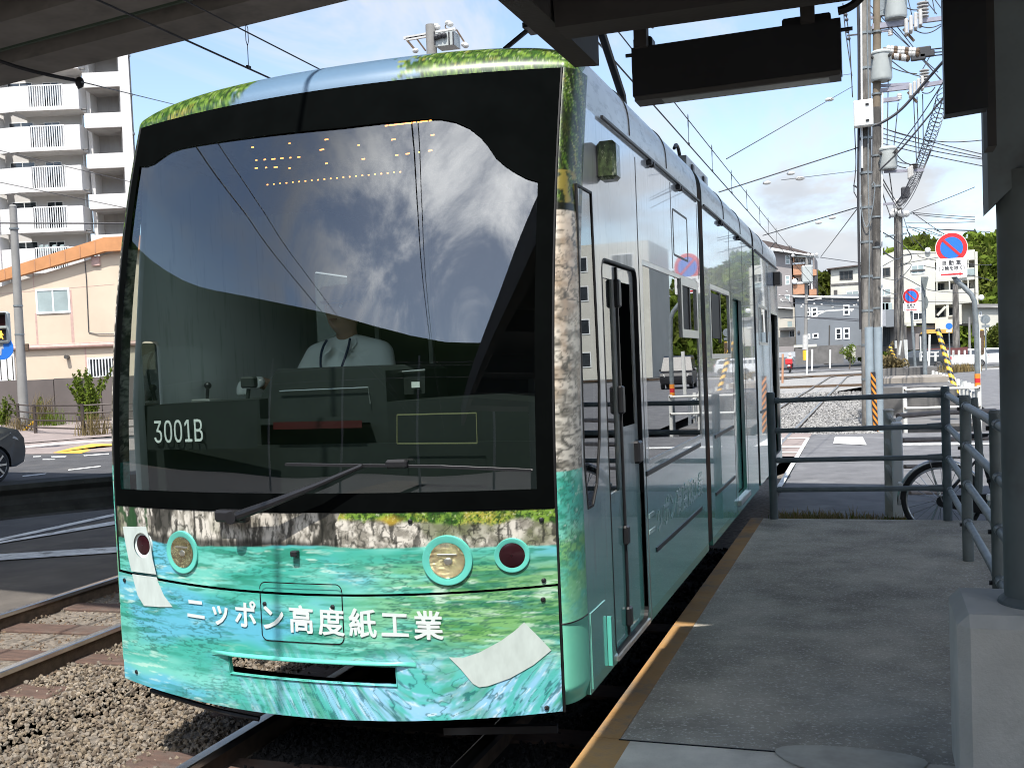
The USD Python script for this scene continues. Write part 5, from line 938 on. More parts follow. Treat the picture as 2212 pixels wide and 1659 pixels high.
# concrete street pole
pb = atd(49, 866, 41.5); pb[2] = 0
sp = thing('street_pole', 'concrete street pole before the beige workshop', 'pole', pb); tp = atd(28, 447, 41.5)
part(sp, 'shaft', cyl(pb, tp, .20, .14, 16), M['pole_grey'], smooth=40); part(sp, 'cap', cyl(tp, tp+V([0, 0, .08]), .15, .1, 12), M['pole_grey'])
for f_ in (.90, .55, .42): c_ = pb+(tp-pb)*f_; part(sp, 'band', cyl(c_-V([0, 0, .03]), c_+V([0, 0, .03]), .19, sides=14), M['galv'])
part(sp, 'junction_box', cbox(pb+(tp-pb)*.36+HR*.28, (.14, .12, .3), YAW, .02), M['rust'])
# pedestrian signal at the left edge
c_ = atd(6, 708, 26.); bs = V([*(c_-HR*.35)[:2], 0])
ps = thing('pedestrian_signal', 'grey pedestrian signal at the left edge, amber walker lit', 'traffic signal', bs)
part(ps, 'post', cyl(bs, bs+V([0, 0, c_[2]+.8]), .06, sides=12), M['galv']); part(ps, 'bracket', bar(bs+V([0, 0, c_[2]+.35]), c_+V([0, 0, .35]), .05, .05), M['galv'])
hs = part(ps, 'housing', cbox(c_, (.36, .2, .82), YAW, .05), M['transformer']); part(hs, 'hood', cat(*[cbox(c_+V([0, 0, z])-HF*.17, (.30, .14, .03), YAW) for z in (.36, -.03)]), M['frame_dark'])
part(hs, 'red_lamp', cbox(c_+V([0, 0, .19])-HF*.105, (.25, .012, .27), YAW), M['lens_red']); part(hs, 'walk_lamp', cbox(c_+V([0, 0, -.19])-HF*.105, (.25, .012, .27), YAW), M['ink'])
fig = unary_union([sbox(-.03, -.02, .03, .05), Polygon([(-.02, -.02), (-.06, -.10), (-.035, -.10), (0, -.04), (.03, -.10), (.055, -.10), (.025, -.02)]), Polygon([(-.028, .05), (-.065, -.01), (-.05, -.015), (0, .04), (.055, -.005), (.065, .005), (.03, .05)])]).union(sbox(-.02, .06, .02, .10).buffer(.004))
part(hs, 'walking_figure', onto(extr(fig, .006), c_+V([0, 0, -.19])-HF*.119, HR, V([0, 0, 1.])), mat('amber_lamp', (.6, .3, .03), .5, emit=((1, .5, .06), 1.2)))
cs = atd(4, 752, 26.); rs = thing('round_sign', 'blue round sign under the pedestrian signal', 'road sign', cs); part(rs, 'disc', hull([cs+HR*.30*math.cos(a)+V([0, 0, .30*math.sin(a)])-HF*n for a in np.linspace(0, 6.28, 28) for n in (0, .01)]), M['blue'])
part(rs, 'bracket', cyl(cs+V([0, 0, .0])+HF*.03, V([*bs[:2], cs[2]]), .025, sides=8), M['galv'])
part(rs, 'figure', cat(hull([cs-HF*.014+HR*a+V([0, 0, b]) for a, b in ((-.04, .16), (.04, .16), (.05, -.02), (-.05, -.02))]), hull([cs-HF*.014+HR*a+V([0, 0, b]) for a, b in ((-.06, -.02), (.0, -.02), (-.02, -.18), (-.08, -.18))])), M['sign_white'])

# car on the left road
def make_car(name, label, c, mm, L=3.4, Wd=1.48, H=1.62, rot=0., group=None):
    """compact car pointing along +y before the turn; origin on the ground under its middle"""
    t = thing(name, label, 'car', c, group); o = V(c); cr, sr = math.cos(rot), math.sin(rot)
    def T(m_): v, f = arr(m_); v = v.copy(); x, y = v[:, 0]*cr-v[:, 1]*sr, v[:, 0]*sr+v[:, 1]*cr; return np.stack([x+o[0], y+o[1], v[:, 2]+o[2]], -1), f
    h = L/2
    prof = Polygon([(-h, .35), (-h+.02, .9), (-h+.12, 1.02), (-h+.30, H-.06), (-h+.55, H), (h-1.45, H), (h-1.2, H-.08), (h-.72, 1.02), (h-.15, .90), (h-.02, .74), (h, .5), (h-.03, .32), (h-.2, .25), (-h+.2, .25)])
    arch = unary_union([sbox(y-.36, -.1, y+.36, .30).union(Polygon([(y+.36*math.cos(a), .30+.36*math.sin(a)) for a in np.linspace(0, 6.28, 24)])) for y in (h-.66, -h+.62)])
    body = prof.difference(arch); rings = []
    secs = [(-Wd/2+.0, .90), (-Wd/2+.05, 1.0), (Wd/2-.05, 1.0), (Wd/2, .90)]
    v, f = arr(extr(body, Wd)); x = v[:, 2]-Wd/2; taper = 1-.16*np.clip((v[:, 1]-.95)/(H-.95), 0, 1)-.05*np.clip((.5-v[:, 1])/.3, 0, 1); b = part(t, 'body', T((np.stack([x*taper, v[:, 0], v[:, 1]], -1), f)), M[mm], smooth=20)
    gl = Polygon([(-h+.38, 1.04), (-h+.50, H-.14), (h-1.5, H-.14), (h-1.02, 1.04)])
    for s in (-1, 1):
        v, f = arr(extr(gl, .02)); tp = 1-.16*np.clip((v[:, 1]-.95)/(H-.95), 0, 1); part(t, 'side_window', T((np.stack([s*(Wd/2*tp+v[:, 2]-.012), v[:, 0], v[:, 1]], -1), f)), M['pane'])
        part(t, 'door_mirror', T(cbox((s*(Wd/2+.06), h-1.1, 1.06), (.14, .09, .12), ch=.03)), M[mm])
        part(t, 'headlight', T(hull([V([s*(Wd/2-a), y, z]) for a, y, z in ((.0, h-.30, .86), (.0, h-.16, .72), (.02, h-.06, .68), (.28, h+.0, .70), (.25, h-.06, .84), (.02, h-.24, .88), (.0, h-.34, .78))])), M['porcelain'])
        part(t, 'tail_lamp', T(cbox((s*(Wd/2-.09), -h+.03, .86), (.16, .1, .28), ch=.03)), M['red'])
        for y in (h-.66, -h+.62):
            w = part(t, 'wheel', T(lathe([(.02, -.10), (.27, -.10), (.31, -.07), (.31, .07), (.27, .10), (.02, .10)], (s*(Wd/2-.09), y, .31), 'x', 28)), M['rubber']); xo = s*(Wd/2+.012)
            part(w, 'rim', T(cat(lathe([(.215, -.006), (.225, .004), (.235, -.006)], (xo, y, .31), 'x', 28), *[bar((xo, y, .31), (xo, y+.22*math.cos(a), .31+.22*math.sin(a)), .02, .035) for a in np.arange(0, 6.2, 6.283/8)])), M['chrome'])
    part(t, 'windscreen', T(hull([V([s*Wd/2*k, y, z]) for s in (-1, 1) for k, y, z in ((.86, h-1.235, H-.10), (.95, h-.76, 1.035), (.86, h-1.21, H-.12), (.95, h-.735, 1.03))])), M['pane']); part(t, 'rear_window', T(hull([V([s*Wd/2*k, y, z]) for s in (-1, 1) for k, y, z in ((.85, -h+.30, H-.12), (.92, -h+.12, 1.06), (.85, -h+.33, H-.12), (.92, -h+.15, 1.06))])), M['pane'])
    part(t, 'grille', T(cbox((0, h-.005, .52), (.8, .02, .14), ch=.005)), M['black_metal']); part(t, 'number_plate', T(cbox((0, -h-.005, .62), (.33, .01, .16))), M['sign_white']); return t
cw = atz(*D(4, 55, 1452), -.03); make_car('parked_car', 'dark grey compact car at the left edge, driving behind the guard rail', (cw[0]-.75, cw[1]-1.30, -.03), 'car_grey', rot=-.04)

# right-hand houses
Y1 = 116.
WA = Wall(aty(1680, 780, 138.), (1, 0, 0)); A = lambda x, y: D('z1', x, y); A3 = lambda x, y: D('z3', x, y)
ga_ = thing('grey_apartments', 'grey apartment house with terracotta balconies beyond the tram', 'building', WA.p(0, 0))
part(ga_, 'wall', WA.pbox(A(-150, 190), A3(390, 500), -9, 0), M['taupe']); part(ga_, 'recess_wall', WA.pbox(A(370, 300), A3(640, 500), -9, -1.2), M['cream_wall']); part(ga_, 'recess_wall', WA.pbox(A(620, 330), A3(760, 500), -9, -.6), M['taupe'])
(u0, z0), (u1, z1), (u2, z2) = WA.hit(*A(-150, 60)), WA.hit(*A(0, 120)), WA.hit(*A(700, 300))
part(ga_, 'roof', hull([WA.p(WA.hit(*A(x, y))[0], WA.hit(*A(x, y))[1], n) for x, y in ((-200, 60), (0, 100), (700, 292), (690, 320), (0, 190), (-200, 180)) for n in (1.0, -9)]), M['dark_roof']); part(ga_, 'eaves', hull([WA.p(WA.hit(*A(x, y))[0], WA.hit(*A(x, y))[1], n) for x, y in ((-150, 175), (0, 190), (690, 318), (690, 330), (0, 215), (-150, 215)) for n in (1.02, .2)]), M['frame_white'])
for y in (310, 645, 960): WA.window(ga_, A(245, y), A(325, y+145), 0, .09, 0, 1, 'frame_white', 'pane_light')
for y in (450, 770):
    b = part(ga_, 'balcony', cat(WA.pbox(A(370, y), A(560, y+170), -1.2, .0), WA.pbox(A(370, y-100), A(395, y+170), -1.2, .02)), M['terracotta']); part(b, 'handrail', WA.pbox(A(365, y-15), A(565, y), -.1, .08), M['frame_white'])
    b = part(ga_, 'balcony', WA.pbox(A(640, y+100), A(760, y+190), -.6, .4), M['terracotta']); part(b, 'side_post', WA.pbox(A(670, y-60), A(695, y+100), -.5, .4), M['frame_white'])
    for x in (400, 480, 590): WA.window(ga_, A(x, y-100), A(x+60, y+20), -1.2 if x < 560 else -.6, .08, 0, 0, 'frame_white', 'pane')
part(ga_, 'dish', ball(WA.p(*WA.hit(*A(400, 740)), .3), (.35, .12, .35), 2), M['frame_white'])
WB = Wall(aty(1690, 780, 122.), (1, 0, 0)); hb = thing('cream_house', 'small cream house with a grey tiled roof beside the tram end', 'house', WB.p(0, 0))
part(hb, 'wall', WB.pbox(A(60, 1180), A3(415, 400), -7, 0), M['cream_wall']); part(hb, 'roof', hull([WB.p(*WB.hit(*A(x, y)), n) for x, y, n in ((0, 1165, .5), (370, 1190, .5), (250, 1000, -3), (0, 960, -3), (250, 1000, -4), (0, 1165, -7), (380, 1190, -7))]), M['grey_dark'])
part(hb, 'eaves', WB.quad([WB.hit(*A(x, y))[0] for x, y in ((130, 1160), (130, 1175), (370, 1190), (370, 1175))], [WB.hit(*A(x, y))[1] for x, y in ((130, 1160), (130, 1175), (370, 1190), (370, 1175))], .5, .6), M['frame_white'])
part(hb, 'porch_roof', WB.pbox(A(160, 1500), A(400, 1530), 0, 1.2), M['grey_dark']); WB.window(hb, A(270, 1380), A(370, 1490), 0, .08, 0, 0, 'cream_wall', 'pane_light'); WB.window(hb, A(310, 1545), A(400, 1650), 0, .08, 1, 0, 'frame_white', 'pane')
WC = Wall(aty(1780, 780, Y1), (1, 0, 0)); hc = thing('grey_house', 'plain dark grey house with small white framed windows', 'house', WC.p(0, 0))
part(hc, 'wall', WC.pbox(A(402, 1000), A3(1520, 520), -9, 0), M['grey_house']); part(hc, 'roof_edge', WC.quad([WC.hit(*A(x, y))[0] for x, y in ((370, 965), (370, 995), (1530, 1015), (1530, 990))], [WC.hit(*A(x, y))[1] for x, y in ((370, 965), (370, 995), (1530, 1015), (1530, 990))], -9.2, .4), M['frame_white'])
for a, b, h_ in (((580, 1165), (655, 1310), 1), ((672, 1165), (775, 1315), 1), ((1190, 1125), (1300, 1290), 1), ((1450, 1120), (1530, 1270), 1)): WC.window(hc, A(*a), A(*b), 0, .13, 0, h_)
for a, b, h_ in (((1062, 120), (1172, 305), 1), ((1195, 115), (1305, 298), 1), ((690, 205), (790, 285), 0), ((605, 215), (655, 295), 0)): WC.window(hc, A3(*a), A3(*b), 0, .13, 0, h_)
part(hc, 'down_pipe', cyl(WC.p(*WC.hit(*A3(970, 70)), .1), WC.p(*WC.hit(*A3(965, 400)), .1), .06, sides=8), M['frame_dark']); part(hc, 'vent', cyl(WC.p(*WC.hit(*A3(467, 180)), 0), WC.p(*WC.hit(*A3(467, 180)), .15), .14, sides=10), M['frame_dark'])
yw = thing('yard_wall', 'weathered dark concrete wall before the grey house', 'wall', aty(1720, 786, 108.)); WW = Wall(aty(1720, 786, 108.), (1, 0, 0))
part(yw, 'wall', WW.pbox(A3(405, 425), A3(1200, 690), -.3, 0), M['grey_dark']); part(yw, 'coping', WW.pbox(A3(385, 398), A3(760, 422), -.35, .05), M['white_wall']); part(yw, 'wall', WW.pbox(A3(1395, 400), A3(1520, 590), -.3, 0), M['grey_dark']); part(yw, 'gate', WW.pbox(A3(1200, 430), A3(1395, 600), -.5, -.4), M['white_wall'])
solo('dark_hoarding', Wall(aty(1690, 780, 119.), (1, 0, 0)).pbox(A3(100, 275), A3(410, 405), -.2, 0), M['grey_dark'], 'dark board fence at the foot of the cream house', 'fence')
WD = Wall(aty(1830, 780, 140.), (1, 0, 0)); hd = thing('white_annex', 'white flat roofed house left of the utility poles', 'house', WD.p(0, 0))
part(hd, 'wall', WD.quad([WD.hit(*A(x, y))[0] for x, y in ((990, 545), (990, 1200), (1560, 1200), (1560, 475))], [WD.hit(*A(x, y))[1] for x, y in ((990, 545), (990, 1200), (1560, 1200), (1560, 475))], -9, 0), M['white_wall'])
part(hd, 'roof', WD.quad([WD.hit(*A(x, y))[0] for x, y in ((930, 530), (930, 548), (1500, 482), (1500, 462))], [WD.hit(*A(x, y))[1] for x, y in ((930, 530), (930, 548), (1500, 482), (1500, 462))], -9.5, .5), M['dark_roof'])
WD.window(hd, A(1130, 570), A(1355, 705), 0, .1, 2, 0, 'frame_dark', 'pane'); WD.window(hd, A(1240, 900), A(1450, 985), 0, .1, 1, 0, 'frame_white', 'pane_light'); part(hd, 'band', WD.pbox(A(995, 780), A(1500, 786), 0, .05), M['grey_dark']); part(hd, 'side_door', WD.pbox(A(1040, 880), A(1100, 975), 0, .1), M['frame_dark'])
B2 = lambda x, y: D('z2', x, y); B4 = lambda x, y: D('z4', x, y)
WE = Wall(aty(2000, 775, 122.), (1, 0, 0)); he = thing('white_building', 'white four storey building with open terraces behind the road signs', 'building', WE.p(0, 0))
pts = ((-200, 560), (-60, 500), (330, 385), (500, 365), (1100, 420), (1760, 395), (1820, 1700), (-200, 1700)); q = [WE.hit(*B2(x, y)) for x, y in pts]
part(he, 'wall', WE.quad([a for a, _ in q], [b for _, b in q], -12, -1.5), M['white_wall'])
part(he, 'front_wall', cat(WE.quad([WE.hit(*B2(x, y))[0] for x, y in ((-200, 560), (330, 385), (500, 365), (1030, 415), (1030, 1700), (-200, 1700))], [WE.hit(*B2(x, y))[1] for x, y in ((-200, 560), (330, 385), (500, 365), (1030, 415), (1030, 1700), (-200, 1700))], -1.5, 0),
   WE.pbox(B2(1030, 415), B2(1760, 545), -1.5, 0), WE.pbox(B2(1030, 735), B2(1750, 905), -1.5, 0), WE.pbox(B2(1030, 1110), B2(1750, 1330), -1.5, 0), WE.pbox(B2(1750, 400), B2(1825, 1420), -1.5, 0), WE.pbox(B2(1030, 1600), B4(1400, 320), -1.5, 0)), M['white_wall'])
for y0, y1 in ((545, 735), (905, 1110)):
    for x in (1050, 1280, 1500, 1620): part(he, 'terrace_post', WE.pbox(B2(x, y0), B2(x+28, y1), -.3, -.02), M['white_wall'])
    for x in (1070, 1320, 1540): WE.window(he, B2(x, y0+60), B2(x+150, y1), -1.5, .1, 1, 0, 'frame_dark', 'pane')
part(he, 'terrace_rail', WE.pbox(B2(1560, 720), B2(1750, 825), .05, .1), M['pane_light']); part(he, 'terrace_rail', WE.pbox(B2(1440, 850), B2(1610, 870), .1, .16), M['frame_white'])
for x in (1230, 1460): part(he, 'stair_post', WE.pbox(B2(x, 1330), B4(x-140+1215-1150, 700) if False else B2(x+60, 1720), -.4, -.05), M['white_wall'])
part(he, 'stair_rail', bar(WE.p(*WE.hit(*B2(1070, 1560)), .1), WE.p(*WE.hit(*B2(1220, 1400)), .1), .1, .25), M['white_wall']); part(he, 'stair_rail', bar(WE.p(*WE.hit(*B2(1270, 1575)), .1), WE.p(*WE.hit(*B2(1450, 1560)), .1), .1, .15), M['white_wall'])
for a, b, bb, fm, pm in (((595, 650), (840, 800), 1, 'frame_white', 'pane_light'), ((20, 700), (220, 850), 1, 'frame_dark', 'pane'), ((625, 1510), (830, 1640), 1, 'frame_white', 'pane'), ((610, 1050), (780, 1150), 0, 'frame_white', 'pane_light'), ((0, 1080), (230, 1200), 1, 'frame_white', 'pane_light'), ((1060, 1410), (1220, 1600), 1, 'frame_dark', 'pane'), ((1290, 1410), (1400, 1560), 0, 'frame_dark', 'pane')): WE.window(he, B2(*a), B2(*b), 0 if a[0] < 1030 else -1.45, .09, bb, 0, fm, pm)
part(he, 'sill_rail', WE.pbox(B2(580, 735), B2(850, 745), .03, .1), M['frame_dark'])
part(he, 'dark_balcony', WE.pbox(B2(0, 1235), B2(225, 1450), 0, .05), M['frame_dark']); part(he, 'balcony_goods', cat(*[cbox(WE.p(*WE.hit(*B2(x, 1400)), .4), (.7, .3, .8), ch=.05) for x in (60, 130, 185)]), M['pane_light'])
part(he, 'ground_floor', WE.pbox(B4(330, 290), B4(1500, 640), -1.4, -.6), M['taupe']); part(he, 'canopy_roof', WE.pbox(B4(320, 240), B4(760, 262), -.5, 1.2), M['white_wall'])
part(he, 'awning', WE.quad([WE.hit(*B4(x, y))[0] for x, y in ((830, 400), (900, 330), (1400, 320), (1420, 385))], [WE.hit(*B4(x, y))[1] for x, y in ((830, 400), (900, 330), (1400, 320), (1420, 385))], .1, 1.5), mat('awning', (.55, .33, .08), .8, var=.3, scale=2.))
part(he, 'shop_front', WE.pbox(B4(820, 400), B4(1460, 560), -.6, -.1), M['pane']); part(he, 'dish', ball(WE.p(*WE.hit(*B2(895, 375)), .2), (.3, .15, .3), 2), M['frame_white']); part(he, 'dish', ball(WE.p(*WE.hit(*B2(1868, 1235)), .2), (.3, .15, .3), 2), M['frame_white'])
WF = Wall(aty(1900, 780, 112.), (1, 0, 0)); hf = thing('grey_annex', 'grey flat box extension right of the utility poles', 'building', WF.p(0, 0))
part(hf, 'wall', WF.pbox(A(1700, 1210), A3(2100, 90), -6, 0), M['grey_house']); part(hf, 'side_wall', WF.pbox(A(1760, 1205), A3(1895, 85), 0, .12), mat('grey_lighter', (.26, .27, .29), .85)); part(hf, 'under_wall', WF.pbox(A3(1800, 80), A3(2250, 480), -6, -2.2), M['grey_dark'])
for k in range(6): part(hf, 'lattice_bar', WF.pbox(A3(1815+k*30, 90), A3(1824+k*30, 395), -1.2, -1.1), M['frame_dark'])
part(hf, 'lattice_window', WF.pbox(A3(1800, 85), A3(1975, 410), -1.6, -1.3), M['pane'])
WH = Wall(aty(2130, 780, 118.), (1, 0, 0)); hh_ = thing('white_house', 'small white house at the foot of the wooded hill', 'house', WH.p(0, 0)); part(hh_, 'wall', WH.pbox(B2(1790, 1420), B2(2300, 1900), -6, 0), M['white_wall']); WH.window(hh_, B2(1835, 1490), B2(1885, 1580), 0, .1, 0, 0); part(hh_, 'roof', hull([WH.p(*WH.hit(*B2(x, y)), n) for x, y, n in ((1780, 1420, .4), (2300, 1420, .4), (1830, 1330, -3), (2300, 1330, -3), (1780, 1420, -6), (2300, 1420, -6))]), M['grey_dark'])
WM = Wall((13., 96.), (1, 0, 0)); mb = thing('white_flats', 'white flats right of the picture edge, mirrored in the tram windows', 'building', WM.p(0, 0)); part(mb, 'wall', WM.box(4.5, 40, 0, 13, -10, 0), M['white_wall'])
for z_ in (1.2, 4.4, 7.6, 10.4):
    for u_ in np.arange(6., 38, 4.5): WM.window(mb, (u_, z_+1.5), (u_+2.2, z_), 0, .1, 1, 0, 'frame_white', 'pane', raw=True)
make_car('parked_car', 'black van beyond the picket fence, seen only in the tram windows', (8.2, 58., -.03), 'black_metal', 4.2, 1.75, 1.85, 3.05)
# hill with trees
def hill(name, pts, Yc, dep, label, nt, seed, size):
    q = [aty(*p, Yc) for p in pts]; rows = []
    for k, s in enumerate(np.linspace(-1, 1, 9)):
        h = math.cos(s*math.pi/2)**.8; rows.append([V([p[0], Yc+s*dep, max(p[2]*h-4.2, -.4)]) for p in q])
    g_ = grid(V(rows)); solo(name, g_, M['leaf_dark'], kind='structure', label=label+' slope', smooth=True)
    r = np.random.default_rng(seed); pc = []
    for k in range(nt):
        i = r.uniform(0, len(q)-1.01); s = r.uniform(-.9, .25); j = int(i); f = i-j; p = q[j]*(1-f)+q[j+1]*f; h = math.cos(s*math.pi/2)**.8
        pc.append(crown_pts((p[0]+r.normal()*.5, Yc+s*dep, p[2]*h-3.6+r.normal()*.7), (size*1.15, size*1.15, size*.95), 520, seed*1000+k, 7))
    n = len(pc); solo(name+'_trees', leaves(np.vstack(pc[:n//2]), size*.17, seed), M['leaf_light'], label=label+' covered with dense green trees', kind='stuff'); solo(name+'_trees', leaves(np.vstack(pc[n//2:]), size*.17, seed+1), M['leaf'], label=label+' with darker trees between', kind='stuff')
hill('hill', [B2(-100, 560), B2(150, 380), B2(440, 260), B2(700, 160), B2(900, 120), B2(1250, 130), B2(1700, 150), B2(2100, 150), B2(2600, 120), B2(3200, 300)], 175., 30., 'wooded hill behind the white building', 170, 21, 4.0)
def tree(name, label, c, h, r_, n, seed, mm='leaf'):
    t = thing(name, label, 'tree', c); c = V(c); part(t, 'trunk', cat(tube(smooth_path([c, c+V([.1, 0, h*.4]), c+V([-.1, .1, h*.75])], 8), np.linspace(.05*h*.5, .02*h*.5, 8), 8), *[tube([c+V([0, 0, h*.35]), c+V([math.cos(a)*r_*.5, math.sin(a)*r_*.5, h*.65])], [.02*h*.5, .008*h*.5], 6) for a in (0, 2, 4)]), M['bark'])
    part(t, 'crown', leaves(crown_pts(c+V([0, 0, h*.62]), (r_, r_, h*.42), n, seed, 12), r_*.10, seed), M[mm]); return t
p = aty(*A(880, 975), 150.); tree('broad_tree', 'bushy green tree between the terracotta balconies and the white house', (p[0], p[1], 0), WD.hit(*A(880, 690))[1]*1.08, 6.0, 5200, 3)
p = aty(*A(945, 900), 156.); tree('broad_tree', 'dark green tree top just left of the white flat roofed house', (p[0], p[1], 0), WD.hit(*A(930, 590))[1]*1.12, 3.6, 3000, 4, 'leaf_dark')
p = aty(*B2(1960, 1500), 112.); tree('broad_tree', 'dark leafy tree at the right beside the column', (p[0]+1.5, p[1], 0), 4.6, 1.7, 2200, 5, 'leaf')
p = aty(*A3(1290, 650), 104.); tree('shrub', 'green shrub growing at the white gate before the grey house', (p[0], p[1], 0), 2.4, .9, 900, 6, 'leaf_light')
for (x, y, Yq, h, r_, lb) in ((2030, 880, 42., .75, .7, 'dry shrub spilling over the concrete wall by the white poles'), (2075, 640, 50., .9, .5, 'green shrub behind the slim white poles')):
    p = aty(*A3(x, y), Yq); tree('shrub', lb, (p[0], p[1], max(p[2]-.3, -.02)), h*1.5, r_, 900, int(x), 'dry_grass' if h < 1.2 else 'leaf_light')

# ------------------------------------------------------------------ utility poles, wires
YP = 23.9
P6 = lambda x, y, Y=YP: aty(*D(6, x, y), Y)
P3 = lambda x, y, Y=YP: aty(*D(3, x, y), Y)
Z6 = lambda x, y, Y=YP: aty(*D('z6', x, y), Y)
Z7 = lambda x, y, Y=YP: aty(*D('z7', x, y), Y)
f0 = P3(1180, 0); fb = P6(1192, 300); fdir = (f0-fb)/(f0[2]-fb[2]); f_at = lambda z: fb+fdir*(z-fb[2])
up = thing('utility_pole', 'tall weathered concrete utility pole with a white box and thick cable, nearest of the pair', 'utility pole', f_at(-.1))
part(up, 'shaft', tube([f_at(z) for z in (-.2, 4, 8, 13.5)], [.125, .12, .115, .105], 18), M['pole'], smooth=40)
part(up, 'cable_riser', tube([f_at(z)+V([-.15+.015*math.sin(z), -.06, 0]) for z in np.linspace(2.1, 13, 26)], .028, 8), M['wire']); part(up, 'conduit', tube([f_at(z)+V([.05+.01*math.sin(z*2), -.14, 0]) for z in np.linspace(.3, 12.5, 20)], .014, 8), M['galv']); part(up, 'conduit', tube([f_at(z)+V([-.08, -.12, 0]) for z in np.linspace(5.6, 13, 14)], .02, 8), M['frame_white'])
for z in np.arange(1.0, 13, .75): part(up, 'band', cyl(f_at(z)-V([0, 0, .025]), f_at(z)+V([0, 0, .025]), .130, sides=16), M['galv'])
bxp = Z7(300, 255); part(up, 'white_box', cbox(bxp+V([0, -.25, 0]), (.40, .2, .56), 0, .02), M['white_paint']); 
for dz in (.17, -.17): part(up, 'box_latch', cbox(bxp+V([.08, -.36, dz]), (.07, .02, .03)), M['black_metal'])
part(up, 'u_conduit', tube(smooth_path([f_at(5.2)+V([.12, -.17, 0]), f_at(4.55)+V([.10, -.19, 0]), f_at(4.3)+V([0, -.2, 0]), f_at(4.55)+V([-.08, -.19, 0]), f_at(5.0)+V([-.1, -.17, 0])], 16), .012, 6), M['galv'])
part(up, 'drip_wire', cat(tube(smooth_path([Z7(x, y) for x, y in ((205, 120), (200, 500), (195, 1010), (185, 1090), (230, 1220))], 14), .012, 5), tube([Z7(180, 1060), Z7(245, 1100)], .02, 5)), M['wire_grey'])
part(up, 'left_bracket', cat(bar(Z6(150, 590), Z6(330, 570), .03, .03), tube([Z6(80, 60), Z6(120, 500), Z6(230, 1250)], .012, 5), tube([Z6(120, 100), Z6(150, 350), Z6(190, 650), Z6(240, 1600)], .012, 5), *[ball(Z6(x, y), .04, 1) for x, y in ((130, 250), (145, 330), (180, 640), (160, 520))]), M['wire_grey'])
Y2 = YP+1.4
r0 = Z6(640, 480, Y2); rb_ = P6(1250, 400, Y2); rdir = (r0-rb_)/(r0[2]-rb_[2]); r_at = lambda z: rb_+rdir*(z-rb_[2])
u2 = thing('utility_pole', 'second utility pole close behind the first, carrying transformers on its right', 'utility pole', r_at(-.1))
part(u2, 'shaft', tube([r_at(z) for z in (-.2, 4, 7.2)], [.105, .10, .095], 16), M['pole'], smooth=40); part(u2, 'upper_shaft', tube([r_at(z) for z in (7.2, 10.1)], [.092, .085], 16), M['pole_brown'], smooth=40)
for z in np.arange(1.2, 9, .7): part(u2, 'band', cyl(r_at(z)-V([0, 0, .02]), r_at(z)+V([0, 0, .02]), .112, sides=14), M['galv'])
part(u2, 'conduit', tube([r_at(z)+V([.125, -.05, 0]) for z in np.linspace(.2, 7.5, 9)], .02, 8), M['frame_white'])
def transformer(a, b, w, Y, lb):
    A_, B_ = a, b; c = (A_+B_)/2; h = A_[2]-B_[2]
    t = thing('transformer', lb, 'transformer', c); o = lambda z: V([c[0], c[1], z])
    part(t, 'tank', lathe([(.01, B_[2]-.02), (w*.9, B_[2]-.02), (w, B_[2]+.03), (w, A_[2]-.04), (w*1.06, A_[2]-.03), (w*1.06, A_[2]), (w*.8, A_[2]+.05), (.01, A_[2]+.06)], (c[0], c[1], 0), sides=24), M['transformer'], smooth=30)
    [part(t, 'bushing', cyl(o(A_[2]-.12)+V([w*x, -w*.6, 0]), o(A_[2]-.12)+V([w*x*1.35, -w*1.1, .02]), .035, sides=8), M['frame_dark']) for x in (-.7, .7)]; part(t, 'hanger', box(c[0]-w*1.5, c[0]-w*.9, c[1]-.06, c[1]+.06, B_[2]+.1, A_[2]-.1), M['galv']); return t
transformer(Z6(700, 880, Y2), Z6(710, 1320, Y2), .24, Y2, 'middle white pole transformer hanging beside the pair of poles'); transformer(Z6(945, -160, Y2), Z6(945, 310, Y2), .245, Y2, 'topmost pole transformer, cut by the picture edge'); transformer(Z7(590, 640, Y2), Z7(585, 870, Y2), .20, Y2, 'lowest grey pole transformer above the road signs')
def arm(parent, a, b, w=.09): part(parent, 'cross_arm', bar(a, b, w, w), M['lavender_steel'])
arm(u2, Z6(560, 450, Y2), Z6(1150, 375, Y2), .12); arm(u2, Z6(1380, 350, Y2), Z6(1700, 310, Y2)); arm(u2, Z6(690, 1490, Y2), Z6(1190, 1430, Y2)); arm(u2, Z6(700, 1410, Y2), Z6(1180, 1380, Y2), .06); arm(u2, Z6(1380, 1410, Y2), Z6(1720, 1350, Y2)); arm(u2, Z6(740, 1650, Y2), Z6(1010, 1620, Y2)); arm(u2, Z6(690, 520, Y2), Z6(890, 495, Y2), .05); arm(u2, Z7(540, 905, Y2), Z7(1010, 885, Y2), .06); arm(u2, Z7(530, 1285, Y2), Z7(660, 1275, Y2), .05); arm(u2, Z6(540, 300, Y2), Z6(830, 220, Y2), .07)
part(u2, 'gusset', cat(hull([Z6(530, 440, Y2), Z6(640, 390, Y2), Z6(600, 560, Y2), Z6(530, 580, Y2), Z6(530, 440, Y2+.1)]), hull([Z6(560, 1600, Y2), Z6(690, 1480, Y2), Z6(640, 1620, Y2), Z6(560, 1600, Y2+.1)])), M['galv'])
